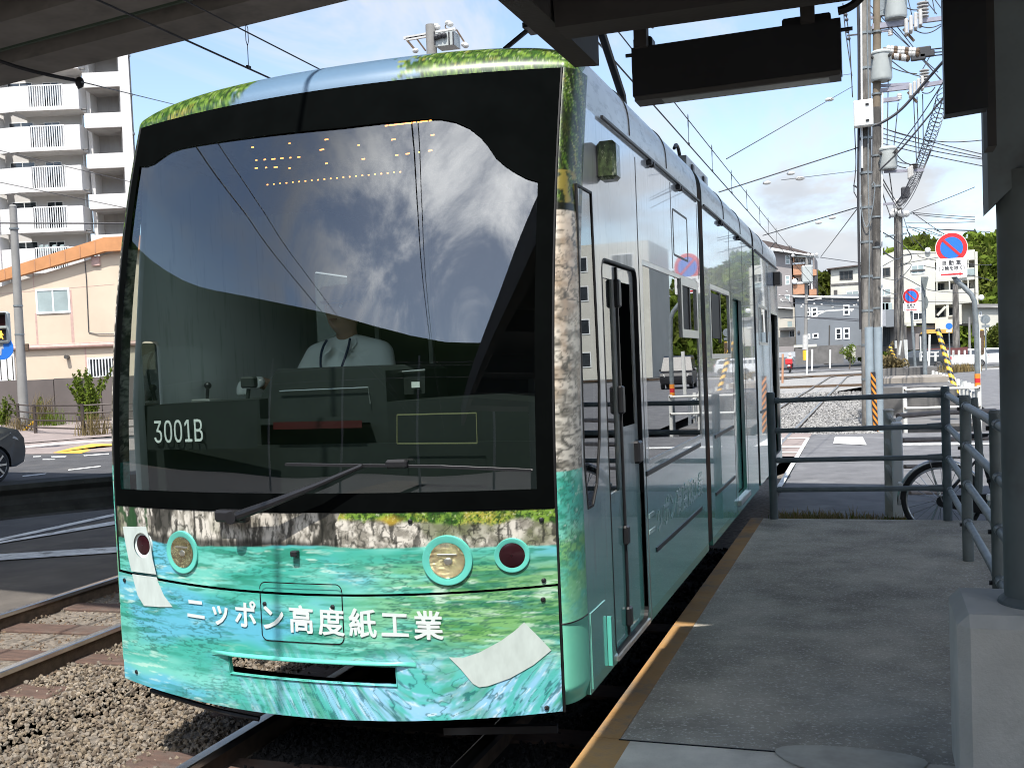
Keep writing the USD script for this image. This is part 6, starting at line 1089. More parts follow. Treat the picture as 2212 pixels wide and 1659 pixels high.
for nm, (x, y), s in (('upper', (1240, 370), 1.), ('middle', (1290, 1420), .85)):
    c = Z6(x, y, Y2); t = thing('switch_gear', f'white pole switch with stacked insulators on the {nm} cross arm', 'switch', c)
    part(t, 'case', cat(*[cbox(c+V([(-.16+.10*k)*s, 0, (-.10+.05*k)*s]), (.08*s, .3*s, .34*s), 0, .02) for k in range(4)]), M['porcelain']); part(t, 'fins', cat(*[lathe([(.02, -.01), (.13*s, -.015), (.13*s, .0), (.02, .02)], c+V([.20*s, 0, (.10+.075*k)*s]), sides=12) for k in range(5)]), M['porcelain']); part(t, 'foot', bar(c+V([-.22*s, 0, -.12*s]), c+V([.0, 0, -.42*s]), .06, .05), M['rust'])
t = thing('switch_gear', 'small white switch at the end of the lowest cross arm', 'switch', Z7(850, 910, Y2)); part(t, 'case', cat(*[cbox(Z7(830+x, 925-y, Y2), (.06, .2, .26), 0, .02) for x, y in ((0, 0), (18, 12), (36, 24))]), M['porcelain']); part(t, 'fins', cat(*[lathe([(.02, -.01), (.1, -.01), (.1, .0), (.02, .02)], Z7(885, 860-20*k, Y2), sides=10) for k in range(3)]), M['frame_dark'])
t = thing('insulator_string', 'three long pale and brown strain insulators reaching right from the poles', 'insulator', Z6(1050, 850, Y2))
for (xa, ya), (xb, yb_) in (((740, 800), (1340, 850)), ((740, 840), (1330, 900)), ((760, 900), (1160, 960))):
    a, b = Z6(xa, ya, Y2), Z6(xb, yb_, Y2); part(t, 'core', cyl(a, b, .03, sides=6), M['rust'])
    for q_ in np.linspace(.15, .95, 9): part(t, 'disc', ball(a+(b-a)*q_, (.06, .09, .09), 1), M['porcelain'] if int(q_*10) % 3 else M['rust'])
solo('line_sleeve', cat(*[cbox(Z6(x, y, Y2), (.32, .1, .14), 0, .02) for x, y in ((1400, 825), (1460, 890), (1315, 945))]), M['wire'], 'three black sleeves on the wires right of the poles', 'sleeve')
for (x, y) in ((1005, 1590), (860, 540)): solo('pin_insulator', cat(*[lathe([(.01, -.02), (.06, -.02), (.05, .03), (.01, .04)], Z6(x, y+28*k, Y2), sides=10) for k in (-1, 0, 1)]), M['porcelain'], 'stacked pin insulator on the arm end '+('at the lower arm' if y > 1000 else 'just above the brown pole top'), 'insulator')
# steel guards at the pole foot
for k, (xa, xb, lb) in enumerate(((1180, 1228, 'pale blue steel pipe guard left of the striped wire cover'), (1240, 1283, 'pale blue steel pipe guard right of the striped wire cover'))):
    b = P6((xa+xb)/2+12, 1100, 22.6); a = P6((xa+xb)/2, 455, 22.6); b[2] = -.1; solo('steel_guard', cat(tube([b, V([a[0], a[1], a[2]])], .085, 18)), M['blue_steel'], lb, 'bollard', 'steel guards at the pole foot', smooth=40)
def spiral(name, label, p0, p1, r, n, m2, pitch=1.):
    """tube with alternating slanted bands"""
    t = thing(name, label, 'wire guard', tuple(p0)); P0, P1 = V(p0), V(p1); d = (P1-P0)/np.linalg.norm(P1-P0); a = np.cross(d, [0, 1., 0]); a /= np.linalg.norm(a); b = np.cross(d, a); L = np.linalg.norm(P1-P0); ang = np.arange(14)*2*np.pi/14
    for k in range(n):
        rows = []
        for q_ in (k, k+1): s = L*q_/n+(0 if q_ in (0, n) else 1)*r*pitch*np.cos(ang); rows.append(P0+d*s[:, None]+r*(np.cos(ang)[:, None]*a+np.sin(ang)[:, None]*b))
        rows = V(rows); rows = np.concatenate([rows, rows[:, :1]], 1); part(t, 'yellow_band' if k % 2 else 'black_band', grid(rows), M[m2] if k % 2 else M['stripe_black'], smooth=True)
    return t
spiral('striped_guy_guard', 'orange and black striped wire cover between the two pale blue guards', P6(1250, 1130, 22.4), P6(1231, 745, 22.4), .05, 17, 'stripe_orange', 1.6)
b_ = B4(1478, 1490); t_p = B4(1142, 330)
spiral('striped_guy_guard', 'long yellow and black striped wire cover leaning before the white fence', aty(*b_, 30.), aty(*t_p, 31.5), .07, 19, 'stripe_yellow', .9)
spiral('striped_guy_guard', 'small faded yellow and black cover among the plants by the white poles', aty(*B4(440, 910), 44.), aty(*B4(310, 600), 44.5), .06, 11, 'stripe_yellow', .9)
def wire(label, pts, r=.012, mm='wire', s=0., cat_='wire', name='power_wire', grp=None):
    if len(pts) == 2: p = sag(pts[0], pts[1], s, 18)
    else: p = smooth_path(pts, 40)
    return solo(name, tube(p, r, 5, False), M[mm], label, cat_, grp)
wire('thick black cable rising from the poles past the display case', [Z7(440, 365), Z7(580, 295), Z7(720, 195), Z7(910, -10), aty(*D(3, 1690, 395), YP-.5), aty(2120, 60, 22.)], .032, 'wire')
wire('lower of the two black cables rising right from the lowest transformer', [Z7(480, 890), Z7(690, 690), Z7(1000, 330), Z7(1250, 20), aty(2110, 150, 22.)], .02); wire('thin cable running above the lowest transformer towards the display case', [Z7(640, 690), Z7(820, 470), Z7(1130, 20), aty(2090, 100, 22.)], .013)
for i, (ya, yb_, yc) in enumerate(((385, 545, 530), (455, 610, 560), (505, 660, 665), (570, 720, 720), (390, 560, 570))):
    wire(['first', 'second', 'third', 'fourth', 'fifth'][i]+' of the five fanned wires running right below the thick cable', [Z7(500, ya, Y2), Z7(1110, yb_, 26.), Z7(1600, [545, 720, 745, 820, 680][i], 27.), Z7(2100, [500, 830, 830, 930, 800][i], 28.)], .012, 'wire_grey', grp=None)
# helical cable
a, b = Z7(1250, -20, 22.), Z7(720, 1270, 44.); n = 900; t = np.linspace(0, 1, n); pth = sag(a, b, .35, n); ph = t*2*np.pi*52; rad = .13
solo('coiled_cable', tube(pth+np.stack([rad*np.cos(ph), 0*ph, rad*np.sin(ph)], -1), .009, 4, False), M['wire_grey'], 'spiral wire support coiling down from the display case to the far pole', 'cable'); wire('wire inside the spiral support', [a, b], .012, 'wire', .35)
solo('splice_box', cbox(Z7(790, 1150, 40.), (.30, .2, .42), 0, .04), M['wire'], 'small black splice case on the spiral wire', 'cable box')
wire('near one of the pair of thin wires beside the spiral support', [Z7(1100, 650, 27.), Z7(1000, 890, 36.), Z7(870, 1190, 44.), Z7(750, 1350, 50.)], .014, 'wire_grey'); wire('far one of the pair of thin wires beside the spiral support', [Z7(1085, 650, 27.), Z7(960, 960, 36.), Z7(850, 1180, 44.), Z7(760, 1310, 50.)], .014, 'wire_grey')
for i, (x0, y0, x1, y1) in enumerate(((885, 50, 920, 800), (925, 30, 950, 740), (990, 0, 1000, 600), (590, -250, 575, 610), (705, 100, 655, 610), (525, 0, 505, 600))): wire(['leftmost', 'middle', 'rightmost', 'near left', 'near right', 'pole side'][i]+' vertical wire hanging among the pole wires', [Z7(x0, y0, Y2), Z7(x1, y1, Y2)], .012, 'wire_grey')
for i, ((xa, ya), (xb, yb_), Ya, Yb) in enumerate((((430, -10), (1720, 1340), Y2, Y2), ((380, 70), (1640, 1190), Y2, Y2), ((1150, 0), (1210, 250), Y2, Y2), ((1420, -10), (1620, 240), Y2, Y2), ((1545, -10), (1590, 230), Y2, Y2), ((1580, -10), (1690, 140), Y2, Y2), ((1380, 950), (1700, 1340), Y2, Y2), ((1500, 940), (1370, 1170), Y2, Y2), ((960, 430), (1260, 810), Y2, Y2))): wire(f'thin slanting wire near the top of the poles, '+['longest', 'second longest', 'shortest above the switch', 'to the arm tip', 'beside the arm tip', 'at the display case', 'below the black sleeves', 'crossing the sleeves', 'from the upper arm to the sleeves'][i], [Z6(xa, ya, Ya), Z6(xb, yb_, Yb)], .011, 'wire_grey')
for i, pts in enumerate((((1010, 0), (1080, 100), (1270, 170), (1400, 130)), ((1050, 255), (1120, 320), (1250, 430)), ((1270, 500), (1400, 550), (1690, 430)), ((1330, 420), (1500, 460), (1690, 400)), ((700, 1000), (900, 1120), (1300, 1215)), ((880, 1000), (1050, 1130), (1250, 1230), (1340, 1250)), ((570, 250), (700, 190), (830, 115)), ((1380, 1520), (1480, 1530), (1590, 1430)))): wire('looping jumper lead on the pole gear, '+['at the top switch', 'under the top transformer', 'lowest loop right of the top switch', 'upper loop right of the top switch', 'from the middle transformer bushing', 'second lead of the middle transformer', 'under the top transformer arm', 'right of the middle switch'][i], [Z6(x, y, Y2-.05) for x, y in pts], .013)
for i, pts in enumerate((((600, 690), (690, 780), (830, 810)), ((690, 700), (760, 780), (850, 820)), ((590, 685), (690, 830), (800, 860)))): wire(['upper', 'right', 'lower'][i]+' lead between the lowest transformer and its switch', [Z7(x, y, Y2) for x, y in pts], .012)
for i, (xa, ya, xb, yb_, Yb) in enumerate(((1700, 310, 2000, 280, 30.), (1360, 830, 1720, 785, 26.), (1400, 880, 1720, 850, 26.), (1300, 945, 1720, 890, 26.))): wire(['topmost arm wire', 'upper', 'middle', 'lower'][i]+' wire leaving the insulators to the right', [Z6(xa, ya, Y2), Z6(xb+300, yb_-20, Yb)], .016)
# wires across the track from the pair of poles
for i, (x0, y0, x1, y1, Ya, Yb, r) in enumerate(((235, 1243, 1135, 955, 21.5, YP, .014), (285, 1028, 1100, 560, 13., YP, .007), (520, 1523, 1135, 1340, 30., YP, .014), (640, 1165, 1130, 1105, 19., YP, .006), (895, 1659, 1140, 1335, 40., YP, .012), (300, 590, 1090, 480, 9.5, YP, .006))):
    w_ = wire(['lowest thick span', 'long thin span', 'far span', 'faint level span', 'steep far span', 'top faint span'][i]+' wire crossing from the tram wires to the pair of poles', [P3(x0, y0, Ya), P3(x1, y1, Yb)], r, 'wire_grey', .0)
for i, (x, y, Yq) in enumerate(((545, 1183, 22.3), (700, 1122, 22.7), (880, 1440, 27.), (968, 1408, 26.), (950, 645, 21.5), (760, 1155, 20.5))): solo('span_insulator', ball(P3(x, y, Yq), (.09, .04, .04), 1), M['porcelain'], 'small white insulator on a span wire, '+['left on the thick span', 'right on the thick span', 'left on the far span', 'right on the far span', 'on the long thin span', 'on the faint span'][i], 'insulator')
# tram wires
def catenary(x, y0, y1, lb, dys):
    wire('contact wire '+lb, [(x, y0, 4.39), (x, y1, 4.40)], .009, 'wire', name='contact_wire', cat_='overhead wire'); wire('carrier wire '+lb, [(x, y0, 4.80), (x, (y0+y1)/2, 4.72), (x, y1, 4.80)], .007, 'wire', name='carrier_wire', cat_='overhead wire')
    for i, y in enumerate(dys):
        t = thing('dropper', ('thin wire dropper between carrier and contact wire '+lb) if len(dys) == 1 else ['nearest', 'second', 'third', 'fourth', 'fifth', 'sixth', 'seventh', 'eighth', 'farthest'][i]+' wire dropper '+lb+', counted from the viewer', 'overhead wire', (x, y, 4.4), 'droppers '+lb); part(t, 'clip', cbox((x, y, 4.405), (.02, .05, .03)), M['wire']); part(t, 'hanger', tube([(x, y, 4.41), (x, y, 4.60)], .004, 4), M['wire']); part(t, 'loop', tube([(x, y, 4.60), (x, y+.02, 4.64), (x, y+.02, 4.76), (x, y, 4.79), (x, y-.02, 4.76), (x, y-.02, 4.64), (x, y, 4.60)], .004, 4, False), M['wire'])
catenary(XC, -40, 70, 'above the tram track', [13.5, 15.6, 17.85, 20.1, 22.5, 24.4, 26.5, 31, 36])
catenary(-5.25, -40, 66, 'above the left track', [8.07])
wire('thick black feeder cable drooping under the viaduct at the left', [aty(*D(1, -60, 375), 8.2), aty(*D(1, 200, 460), 8.5), aty(*D(1, 400, 505), 8.8), aty(*D(1, 505, 525), 9.0)], .02); solo('cable_end', cat(ball(aty(*D(1, 515, 535), 9.0), (.05, .04, .06), 2), tube([aty(*D(1, 500, 520), 9.), aty(*D(1, 535, 560), 9.), aty(*D(1, 505, 570), 9.)], .015, 6)), M['wire'], 'black cable clamp at the end of the drooping feeder', 'cable')
for i, (x0, y0, x1, y1) in enumerate(((520, 530, 1095, 668), (0, 975, 800, 1165), (0, 1180, 760, 1325), (0, 1443, 780, 1446))): wire(['highest', 'second', 'third', 'lowest black'][i]+' wire passing before the white apartment block', [atd(*D(1, x0, y0), 9.5 if i == 0 else 38.), atd(*D(1, x1+200, y1+(50 if i < 3 else 0)), 22. if i == 0 else 40.)], .006 if i == 0 else (.03 if i == 3 else .014), 'wire')
# pole behind the tram roof
q = lambda x, y: aty(*D(2, x, y), 34.)
rp = thing('roof_pole', 'utility pole with cross arms and a transformer rising behind the tram roof', 'utility pole', q(575, 330)*V([1, 1, 0])); part(rp, 'shaft', tube([q(575, 330)*V([1, 1, 0]), q(578, 165)], [.2, .19], 12), M['pole_grey'], smooth=40)
for a, b in (((405, 250), (740, 190)), ((420, 258), (735, 205))): part(rp, 'cross_arm', bar(q(*a), q(*b), .08, .1), M['porcelain'])
part(rp, 'brace', cat(bar(q(490, 255), q(545, 330), .05, .05), bar(q(425, 262), q(490, 340), .07, .07), bar(q(745, 195), q(805, 290), .05, .05)), M['rust']); part(rp, 'tank', hull([q(x, y)+V([0, d_, 0]) for x, y in ((620, 235), (745, 215), (750, 305), (630, 318)) for d_ in (-.3, .3)]), M['transformer'])
part(rp, 'tank_gear', cat(*[ball(q(x, y)-V([0, .35, 0]), .10, 1) for x, y in ((640, 260), (662, 252), (690, 248))], *[bar(q(x, 225)-V([0, .33, 0]), q(x+3, 310)-V([0, .33, 0]), .04, .04) for x in (625, 718, 745)]), M['wire']); part(rp, 'insulator', cat(*[ball(q(x, y), (.12, .1, .09), 1) for x, y in ((612, 170), (622, 180), (690, 150), (705, 160), (480, 330), (795, 290), (805, 298))]), M['porcelain'])
part(rp, 'lead', tube(smooth_path([q(690, 150), q(672, 180), q(690, 190)], 8), .02, 5), M['rust'])
# other poles on the right
def spole(lb, a, b, Y, r, mm='pole_grey', arms=()):
    A_, B_ = aty(*a, Y), aty(*b, Y); A_[2] = max(A_[2], -.2); t = thing('utility_pole', lb, 'utility pole', A_); part(t, 'shaft', tube([A_, B_], [r, r*.75], 14), M[mm], smooth=40)
    for (p0, p1) in arms: part(t, 'cross_arm', bar(aty(*p0, Y-.1), aty(*p1, Y-.1), .08, .08), M['galv'])
    return t
u3 = spole('plain concrete utility pole behind the small no parking sign', B4(480, 900), D('z7', 705, 1330), 50., .24, 'pole', ((D('z7', 720, 1385), D('z7', 870, 1390)), (B2(120, 130), B2(520, 70)), (D('z7', 600, 1450), D('z7', 680, 1340))))
part(u3, 'gear', cat(*[ball(Z7(x, y, 49.8), .16, 1) for x, y in ((690, 1260), (705, 1300), (660, 1370), (640, 1400), (735, 1390), (760, 1400), (800, 1395))]), M['porcelain'])
spole('slim utility pole in front of the white building by the stairs', B4(1460, 640), B2(1400, 990), 70., .22, 'pole'); spole('thin dark pole between the white building and the big road sign', B4(1690, 650), B4(1680, 110), 85., .10, 'pole_grey')
u4 = spole('slim concrete pole with a cap transformer before the grey house', A3(575, 640), A(600, 340), 92., .17, 'pole_grey', ((A(350, 320), A(800, 345)),)); part(u4, 'tank', cbox(aty(*A(605, 620), 91.6), (.9, .6, 1.5), 0, .1), M['transformer']); part(u4, 'insulator', cat(*[ball(aty(*A(x, y), 91.8), .15, 1) for x, y in ((370, 315), (540, 570), (575, 500), (690, 305), (620, 300), (760, 300))]), M['porcelain']); part(u4, 'yellow_sleeve', cyl(aty(*A3(577, 640), 91.7), aty(*A3(573, 480), 91.7), .22, sides=10), M['stripe_yellow']); part(u4, 'pale_sleeve', cyl(aty(*A3(573, 470), 91.7), aty(*A3(575, 230), 91.7), .24, sides=10), M['porcelain']); part(u4, 'lamp_arm', cat(bar(aty(*A(600, 1240), 91.7), aty(*A(1370, 1190), 91.7), .1, .1), bar(aty(*A(610, 1350), 91.7), aty(*A(900, 1225), 91.7), .1, .1), bar(aty(*A(600, 1045), 91.7), aty(*A(840, 1015), 91.7), .12, .12)), M['white_paint'])
ins = [ball(aty(*A(x, y), 88.), .09, 1) for x, y in ((270, 900), (150, 965), (240, 980), (175, 1040), (200, 1070), (720, 1105), (840, 1115), (1015, 1060), (1020, 1160), (1440, 1055), (1410, 1118), (1370, 1130), (1330, 1220), (535, 1120), (510, 1155))]
for k, b in enumerate(ins): solo('span_insulator', b, M['porcelain'], 'tiny white insulator on the span wires before the grey house', 'insulator', 'white insulators before the grey house')
for i, (x0, y0, x1, y1, Yq) in enumerate(((820, 345, 1480, 435, 60.), (140, 965, 1500, 1120, 86.), (180, 1070, 1480, 1180, 86.), (600, 1050, 1450, 1060, 86.), (560, 1325, 1480, 1390, 70.), (160, 1345, 560, 1310, 86.), (0, 200, 80, 100, 40.), (600, 1320, 1480, 1360, 72.))): wire('span wire before the grey house, '+['high at the balconies', 'from the cream house roof', 'second from the cream house roof', 'level with the roof edge', 'lower dark cable', 'left lower cable', 'short piece at the tram end', 'twin of the lower dark cable'][i], [aty(*A(x0, y0), Yq), aty(*A(x1, y1), Yq-4)], .028 if Yq > 60 else .02, 'wire_grey')
TL = ['long sagging grey', 'short rising', 'thick black slanting', 'short line from the pole top', 'line falling right from the big pole', 'long line past the mirror pole', 'sagging left loop', 'lower left', 'line at the dark balcony', 'level line left of the big sign plate', 'low level line under the terraces', 'line behind the big sign plate', 'short high right', 'high line towards the hill', 'high line left of the hill', 'level line along the hill top', 'grey slack', 'line along the white roof edge', 'line below the white roof edge']
LM = ['rising right', 'upper level right', 'second level right', 'thin level', 'lower thin level', 'steep right', 'steepest right', 'thick black drooping', 'upper left', 'middle left', 'lower left', 'near vertical left']
for i, (pts, Ya, Yb) in enumerate((([(0, 340), (330, 540), (420, 500), (600, 460)], 26., 60.), ([(30, 690), (300, 540)], 30., 49.), ([(40, 30), (600, 480), (400, 660)], 25.5, 49.), ([(520, 0), (640, 250)], 26., 49.), ([(540, 40), (860, 380)], 49., 80.), ([(400, 840), (780, 1040), (1060, 1120), (1800, 1160)], 49., 70.), ([(60, 870), (250, 910), (350, 890)], 40., 49.), ([(0, 1060), (240, 1160), (350, 1160)], 26., 49.), ([(0, 1240), (250, 1250), (340, 1245)], 30., 49.), ([(720, 460), (1040, 560), (1800, 640), (2040, 630)], 60., 70.), ([(700, 1270), (900, 1310), (1300, 1320), (1800, 1330)], 49., 80.), ([(850, 660), (1120, 720), (1800, 860), (2040, 940)], 60., 80.), ([(1020, 0), (1200, 80)], 49., 60.), ([(850, 0), (1170, 120)], 49., 60.), ([(620, 0), (880, 110)], 49., 60.), ([(1080, 0), (1500, 20), (2030, 40)], 49., 60.), ([(300, 980), (600, 640), (350, 690)], 40., 49.), ([(430, 460), (1060, 430), (1400, 480)], 49., 70.), ([(400, 630), (780, 560), (1300, 470)], 49., 75.))):
    Ys = np.linspace(Ya, Yb, len(pts)); wire(TL[i]+' line in the tangle before the white building', [aty(*B2(x, y), Yq) for (x, y), Yq in zip(pts, Ys)], .014 if Yb < 55 else .02, 'wire_grey', grp='wires before the white building')
for i, (x0, y0, x1, y1, Ya, Yb) in enumerate(((860, 1375, 1600, 1085, 50., 45.), (870, 1380, 1600, 1435, 50., 45.), (880, 1400, 1600, 1465, 50., 45.), (800, 1505, 1600, 1490, 50., 52.), (730, 1550, 1600, 1590, 50., 52.), (880, 1385, 1250, 1640, 50., 52.), (820, 1540, 1200, 1659, 50., 52.), (740, 1340, 840, 1659, 50., 40.), (520, 980, 720, 1310, 26., 50.), (530, 1050, 700, 1330, 26., 50.), (520, 1150, 620, 1440, 26., 50.), (600, 900, 690, 1560, 26., 50.))): wire(LM[i]+' line meeting at the far pole under the spiral wire', [Z7(x0, y0, Ya), Z7(x1, y1, Yb)], .016, 'wire_grey', .02, grp='lines meeting at the far pole')
# wires and posts behind the viewer, mirrored in the windscreen
for k, (x, y) in enumerate(((-9, -14), (-3.6, -15), (1.6, -16), (-15, -13))): t = thing('track_mast', ['second', 'third', 'rightmost', 'leftmost'][k]+' steel mast behind the viewer, mirrored in the windscreen', 'pole', (x, y, 0), 'masts behind the viewer'); part(t, 'shaft', cyl((x, y, -.2), (x, y, 6.6), .09, .07, 10), M['pole_grey']); part(t, 'cap', cyl((x, y, 6.6), (x, y, 6.65), .075, sides=10), M['galv'])
for k, (z, y) in enumerate(((5.6, -14.), (6.4, -14.5), (5.2, -9.))): wire(['middle', 'highest', 'lowest'][k]+' span wire across the tracks behind the viewer', [(-30, y+1, z), (14, y-1.5, z)], .02, 'wire', .3)
hp = [V(p) for p in smooth_path([(-100, 70, 0), (-104, 30, 0), (-98, -10, 0), (-78, -45, 0), (-45, -60, 0), (0, -60, 0), (50, -60, 0), (110, -62, 0)], 40)]; rows = []; hn = [p/np.linalg.norm(p) for p in hp]
for s in np.linspace(0, 1, 7): rows.append([p+n_*s*24+V([0, 0, np.linalg.norm(p)*.50*math.sin(s*math.pi/2)*(1+.08*math.sin(p[0]*.06+p[1]*.04))-.4]) for p, n_ in zip(hp, hn)])
solo('rear_hill', grid(V(rows)), M['leaf_dark'], kind='structure', label='dark wooded slope behind the viewer', smooth=True)
# ------------------------------------------------------------------ road signs
def no_parking(name, label, c, r, plate, post, txt):
    t = thing(name, label, 'road sign', post[0]); c = V(c); X, Zv, N = V([math.cos(.12), math.sin(.12), 0]), V([0, 0, 1.]), V([math.sin(.12), -math.cos(.12), 0])
    def disc(rad, n0, n1): return hull([c+rad*(X*math.cos(a)+Zv*math.sin(a))+N*n for a in np.linspace(0, 2*np.pi, 40)[:-1] for n in (n0, n1)])
    d = part(t, 'disc', disc(r, -.012, 0), M['sign_white']); part(d, 'red_ring', disc(r*.965, 0, .003), M['red']); part(d, 'blue_field', disc(r*.70, .003, .006), M['blue'])
    a = V([-.707, .707])*r*.74; part(d, 'red_bar', hull([c+X*(a[0]*s+o*.707*r*.085)+Zv*(a[1]*s+o*.707*r*.085)+N*n for s in (-1, 1) for o in (-1, 1) for n in (.006, .010)]), M['red'])
    part(t, 'post', tube(post, r*.16, 12), M['galv'], smooth=40)
    if plate is not None:
        pc, w, h = plate; pc = V(pc); p = part(t, 'plate', hull([pc+X*a+Zv*b+N*n for a in (-w/2, w/2) for b in (-h/2+.02, h/2-.02) for n in (-.01, 0)]+[pc+X*a+Zv*b+N*n for a in (-w/2+.02, w/2-.02) for b in (-h/2, h/2) for n in (-.01, 0)]), M['sign_white'])
        ln = []
        for s, yy, sz in (('自動車', .155, .28), ('(2輪を除く)', -.115, .24)):
            pg, wd = glyph_poly(s, sz*h, 132. if len(s) == 3 else 100.); wmax = w*(.70 if len(s) == 3 else .9); pg = affinity.scale(pg, min(1, wmax/wd), 1, origin=(0, 0)); bx = pg.bounds; ln.append(onto(extr(pg, .004), pc-X*(bx[0]+bx[2])/2+Zv*yy*h, X, Zv))
        part(p, 'plate_lettering', cat(ln), M['ink'])
        part(p, 'red_arrow', onto(extr(Polygon([(-.36*w, -.40*h), (.25*w, -.40*h), (.25*w, -.44*h), (.38*w, -.36*h), (.25*w, -.28*h), (.25*w, -.32*h), (-.36*w, -.32*h)]), .004), pc, X, Zv), M['red'])
    return t
c = aty(*B2(1330, 330), 22.3); pl_ = aty(*B2(1335, 690), 22.28); q2 = [aty(*B2(x, y), 22.4) for x, y in ((1360, 830), (1420, 930), (1560, 1050), (1690, 1180), (1745, 1300), (1755, 1450))]; q3 = [V([q2[-1][0]+.02, q2[-1][1], z]) for z in (2.0, 1.0, -.05)]
bs_ = no_parking('no_parking_sign', 'large no parking sign with a Japanese plate on a bent grey post', c, .305, (pl_, .57, .37), [c+V([0, .04, 0])*1., *q2, *q3][1:], 1)
for z, mm in ((1.02, 'stripe_orange'), (.93, 'red'), (.84, 'stripe_orange')): part(bs_, 'band', cyl(V([q3[0][0], q3[0][1], z-.045]), V([q3[0][0], q3[0][1], z+.045]), .056, sides=12), M[mm])
c = aty(*B2(592, 1212), 47.); pl_ = aty(*B2(597, 1408), 46.97); b = aty(*B4(775, 1250), 47.1); b[2] = -.1
no_parking('no_parking_sign', 'smaller no parking sign with a plate on a slim white post', c, .335, (pl_, .66, .34), [c+V([0, .05, 0]), aty(*B2(600, 1480), 47.1), b], 1)
def plain_sign(lb, a, r, Y, base_px, mm, plate=True):
    c = aty(*a, Y); b = aty(*base_px, Y); b[2] = max(-.05, min(b[2], .3)); t = thing('small_sign', lb, 'road sign', b); part(t, 'post', tube([b, c+V([0, .05, r])], .035, 8), M['galv']); part(t, 'disc', hull([c+V([r*math.cos(q_), n, r*math.sin(q_)]) for q_ in np.linspace(0, 6.28, 26) for n in (0, .02)]), M[mm]); part(t, 'plate', cbox(c+V([0, 0, -r*1.5]), (r*1.6, .02, r*.6)), M['sign_white'] if mm == 'blue' else M['galv']); return t
plain_sign('small faded blue round sign in front of the awning', B4(1333, 265), .19, 66., B4(1350, 800), 'blue'); plain_sign('round grey sign seen from behind at the right near the column', B4(1960, 150), .25, 62., B4(1970, 830), 'galv')
mr = thing('roadside_mirror', 'pair of hooded road mirrors seen edge-on on a grey post', 'mirror', aty(*B4(925, 1300), 40.)*V([1, 1, 0])); part(mr, 'post', tube([aty(*B4(925, 1300), 40.)*V([1, 1, 0]), aty(*B2(815, 860), 40.)], .075, 12), M['galv'], smooth=40)
part(mr, 'hood', hull([aty(*B2(x, y), 40.+d_) for x, y in ((770, 860), (900, 855), (912, 880), (860, 1100), (835, 1100), (800, 980)) for d_ in (-.2, .1)]), M['steel_grey']); part(mr, 'mirror_back', hull([aty(*B2(x, y), 40.+d_) for x, y in ((850, 1180), (890, 1240), (915, 1320), (890, 1420), (850, 1460)) for d_ in (-.2, .1)]), M['steel_grey'])
# white guard fence (flat pickets) along the road
fa, fb_ = aty(*B4(935, 985), 44.), aty(*B4(1800, 1275), 26.5)
pk = thing('picket_fence', 'white flat picket fence between the rails and the sunlit road', 'fence', (fb_[0], fb_[1], 0))
n = 15
for k in range(n):
    q_ = aty(*B4(lerp(935, 1800, k/(n-1)), lerp(985, 1275, (k/(n-1))**1.0)), 1/lerp(1/44., 1/26.5, k/(n-1)))
    w_ = 36/5.82/1.37*q_[1]/2200*(1+.5*k/n); part(pk, 'picket', hull([q_+V([dx_*w_, dy_, dz_]) for dx_ in (-.5, .5) for dy_ in (-.02, .02) for dz_ in (-.02, -.85)]+[q_+V([dx_*w_, dy_, 0]) for dx_ in (-.35, .35) for dy_ in (-.02, .02)]), M['white_paint'])
for dz_ in (-.2, -.65): part(pk, 'fence_rail', bar(fa+V([.0, .05, dz_]), fb_+V([.0, .05, dz_]), .04, .06), M['white_paint'])
wf = thing('pipe_barrier', 'white two-rail pipe barrier across the end of the white fence', 'barrier', aty(*B4(568, 1600), 22.2)*V([1, 1, 0]))
a0, a1 = aty(*B4(568, 1335), 22.2), aty(*B4(1850, 1310), 22.2)
for p in (a0, (a0*.45+a1*.55), a1): part(wf, 'post', cyl(V([p[0], p[1], -.1]), V([p[0], p[1], p[2]+.03]), .042, sides=12), M['white_paint'])
za = aty(*B4(568, 1360), 22.2)[2]; zb_ = aty(*D('z5', 720, 235), 22.2)[2]
for z in (za, zb_): part(wf, 'rail', cyl(V([a0[0], a0[1]-.05, z]), V([a1[0], a1[1]-.05, z]), .026, sides=10), M['white_paint'])
part(wf, 'bolt', cat(*[ball(V([p[0], p[1]-.06, z]), .02, 1) for p in (a0, a1) for z in (za, zb_)]), M['rust'])
def rod(lb, a, b, Y, r=.045, mm='white_paint'): A_, B_ = aty(*a, Y), aty(*b, Y); A_[2] = max(A_[2], -.12); return solo('marker_post', tube([A_, B_], r, 8), M[mm], lb, 'post')
rod('white marker post between the rails, tallest at left', A3(598, 885), A3(605, 475), 66., .06); rod('white marker post second from left by the tram end', A3(682, 815), A3(686, 465), 78., .07); rod('white marker post standing alone before the dark wall', A3(978, 775), A3(981, 470), 84., .07); rod('pale orange marker post right beside the tram end', A3(200, 1020), A3(205, 540), 48., .05, 'terracotta')
for i, (xa, ya, xb, yb_) in enumerate(((415, 650, 413, 515), (475, 760, 508, 515), (620, 1100, 565, 500), (610, 850, 597, 500), (985, 960, 1000, 410), (850, 860, 840, 440))): rod('white marker post among the plants, '+['leftmost', 'second and leaning right', 'long leaning one', 'behind the long leaning one', 'beside the picket fence', 'by the parked cars'][i], B4(xa, ya), B4(xb, yb_), 46. if i != 5 else 66., .045)
for i, x in enumerate((1310, 1408, 1505, 1605, 1705)): rod(['leftmost', 'second from left', 'middle', 'second from right', 'rightmost'][i]+' of the five short white bollards on the far road edge', B4(x, 800), B4(x, 680), 74., .07)
rod('tall white post at the right end of the pipe barrier', B4(1845, 1290), B4(1845, 470), 26., .05)
ft = thing('far_barrier', 'far white pipe barrier by the parked cars', 'barrier', aty(*B4(960, 860), 68.))
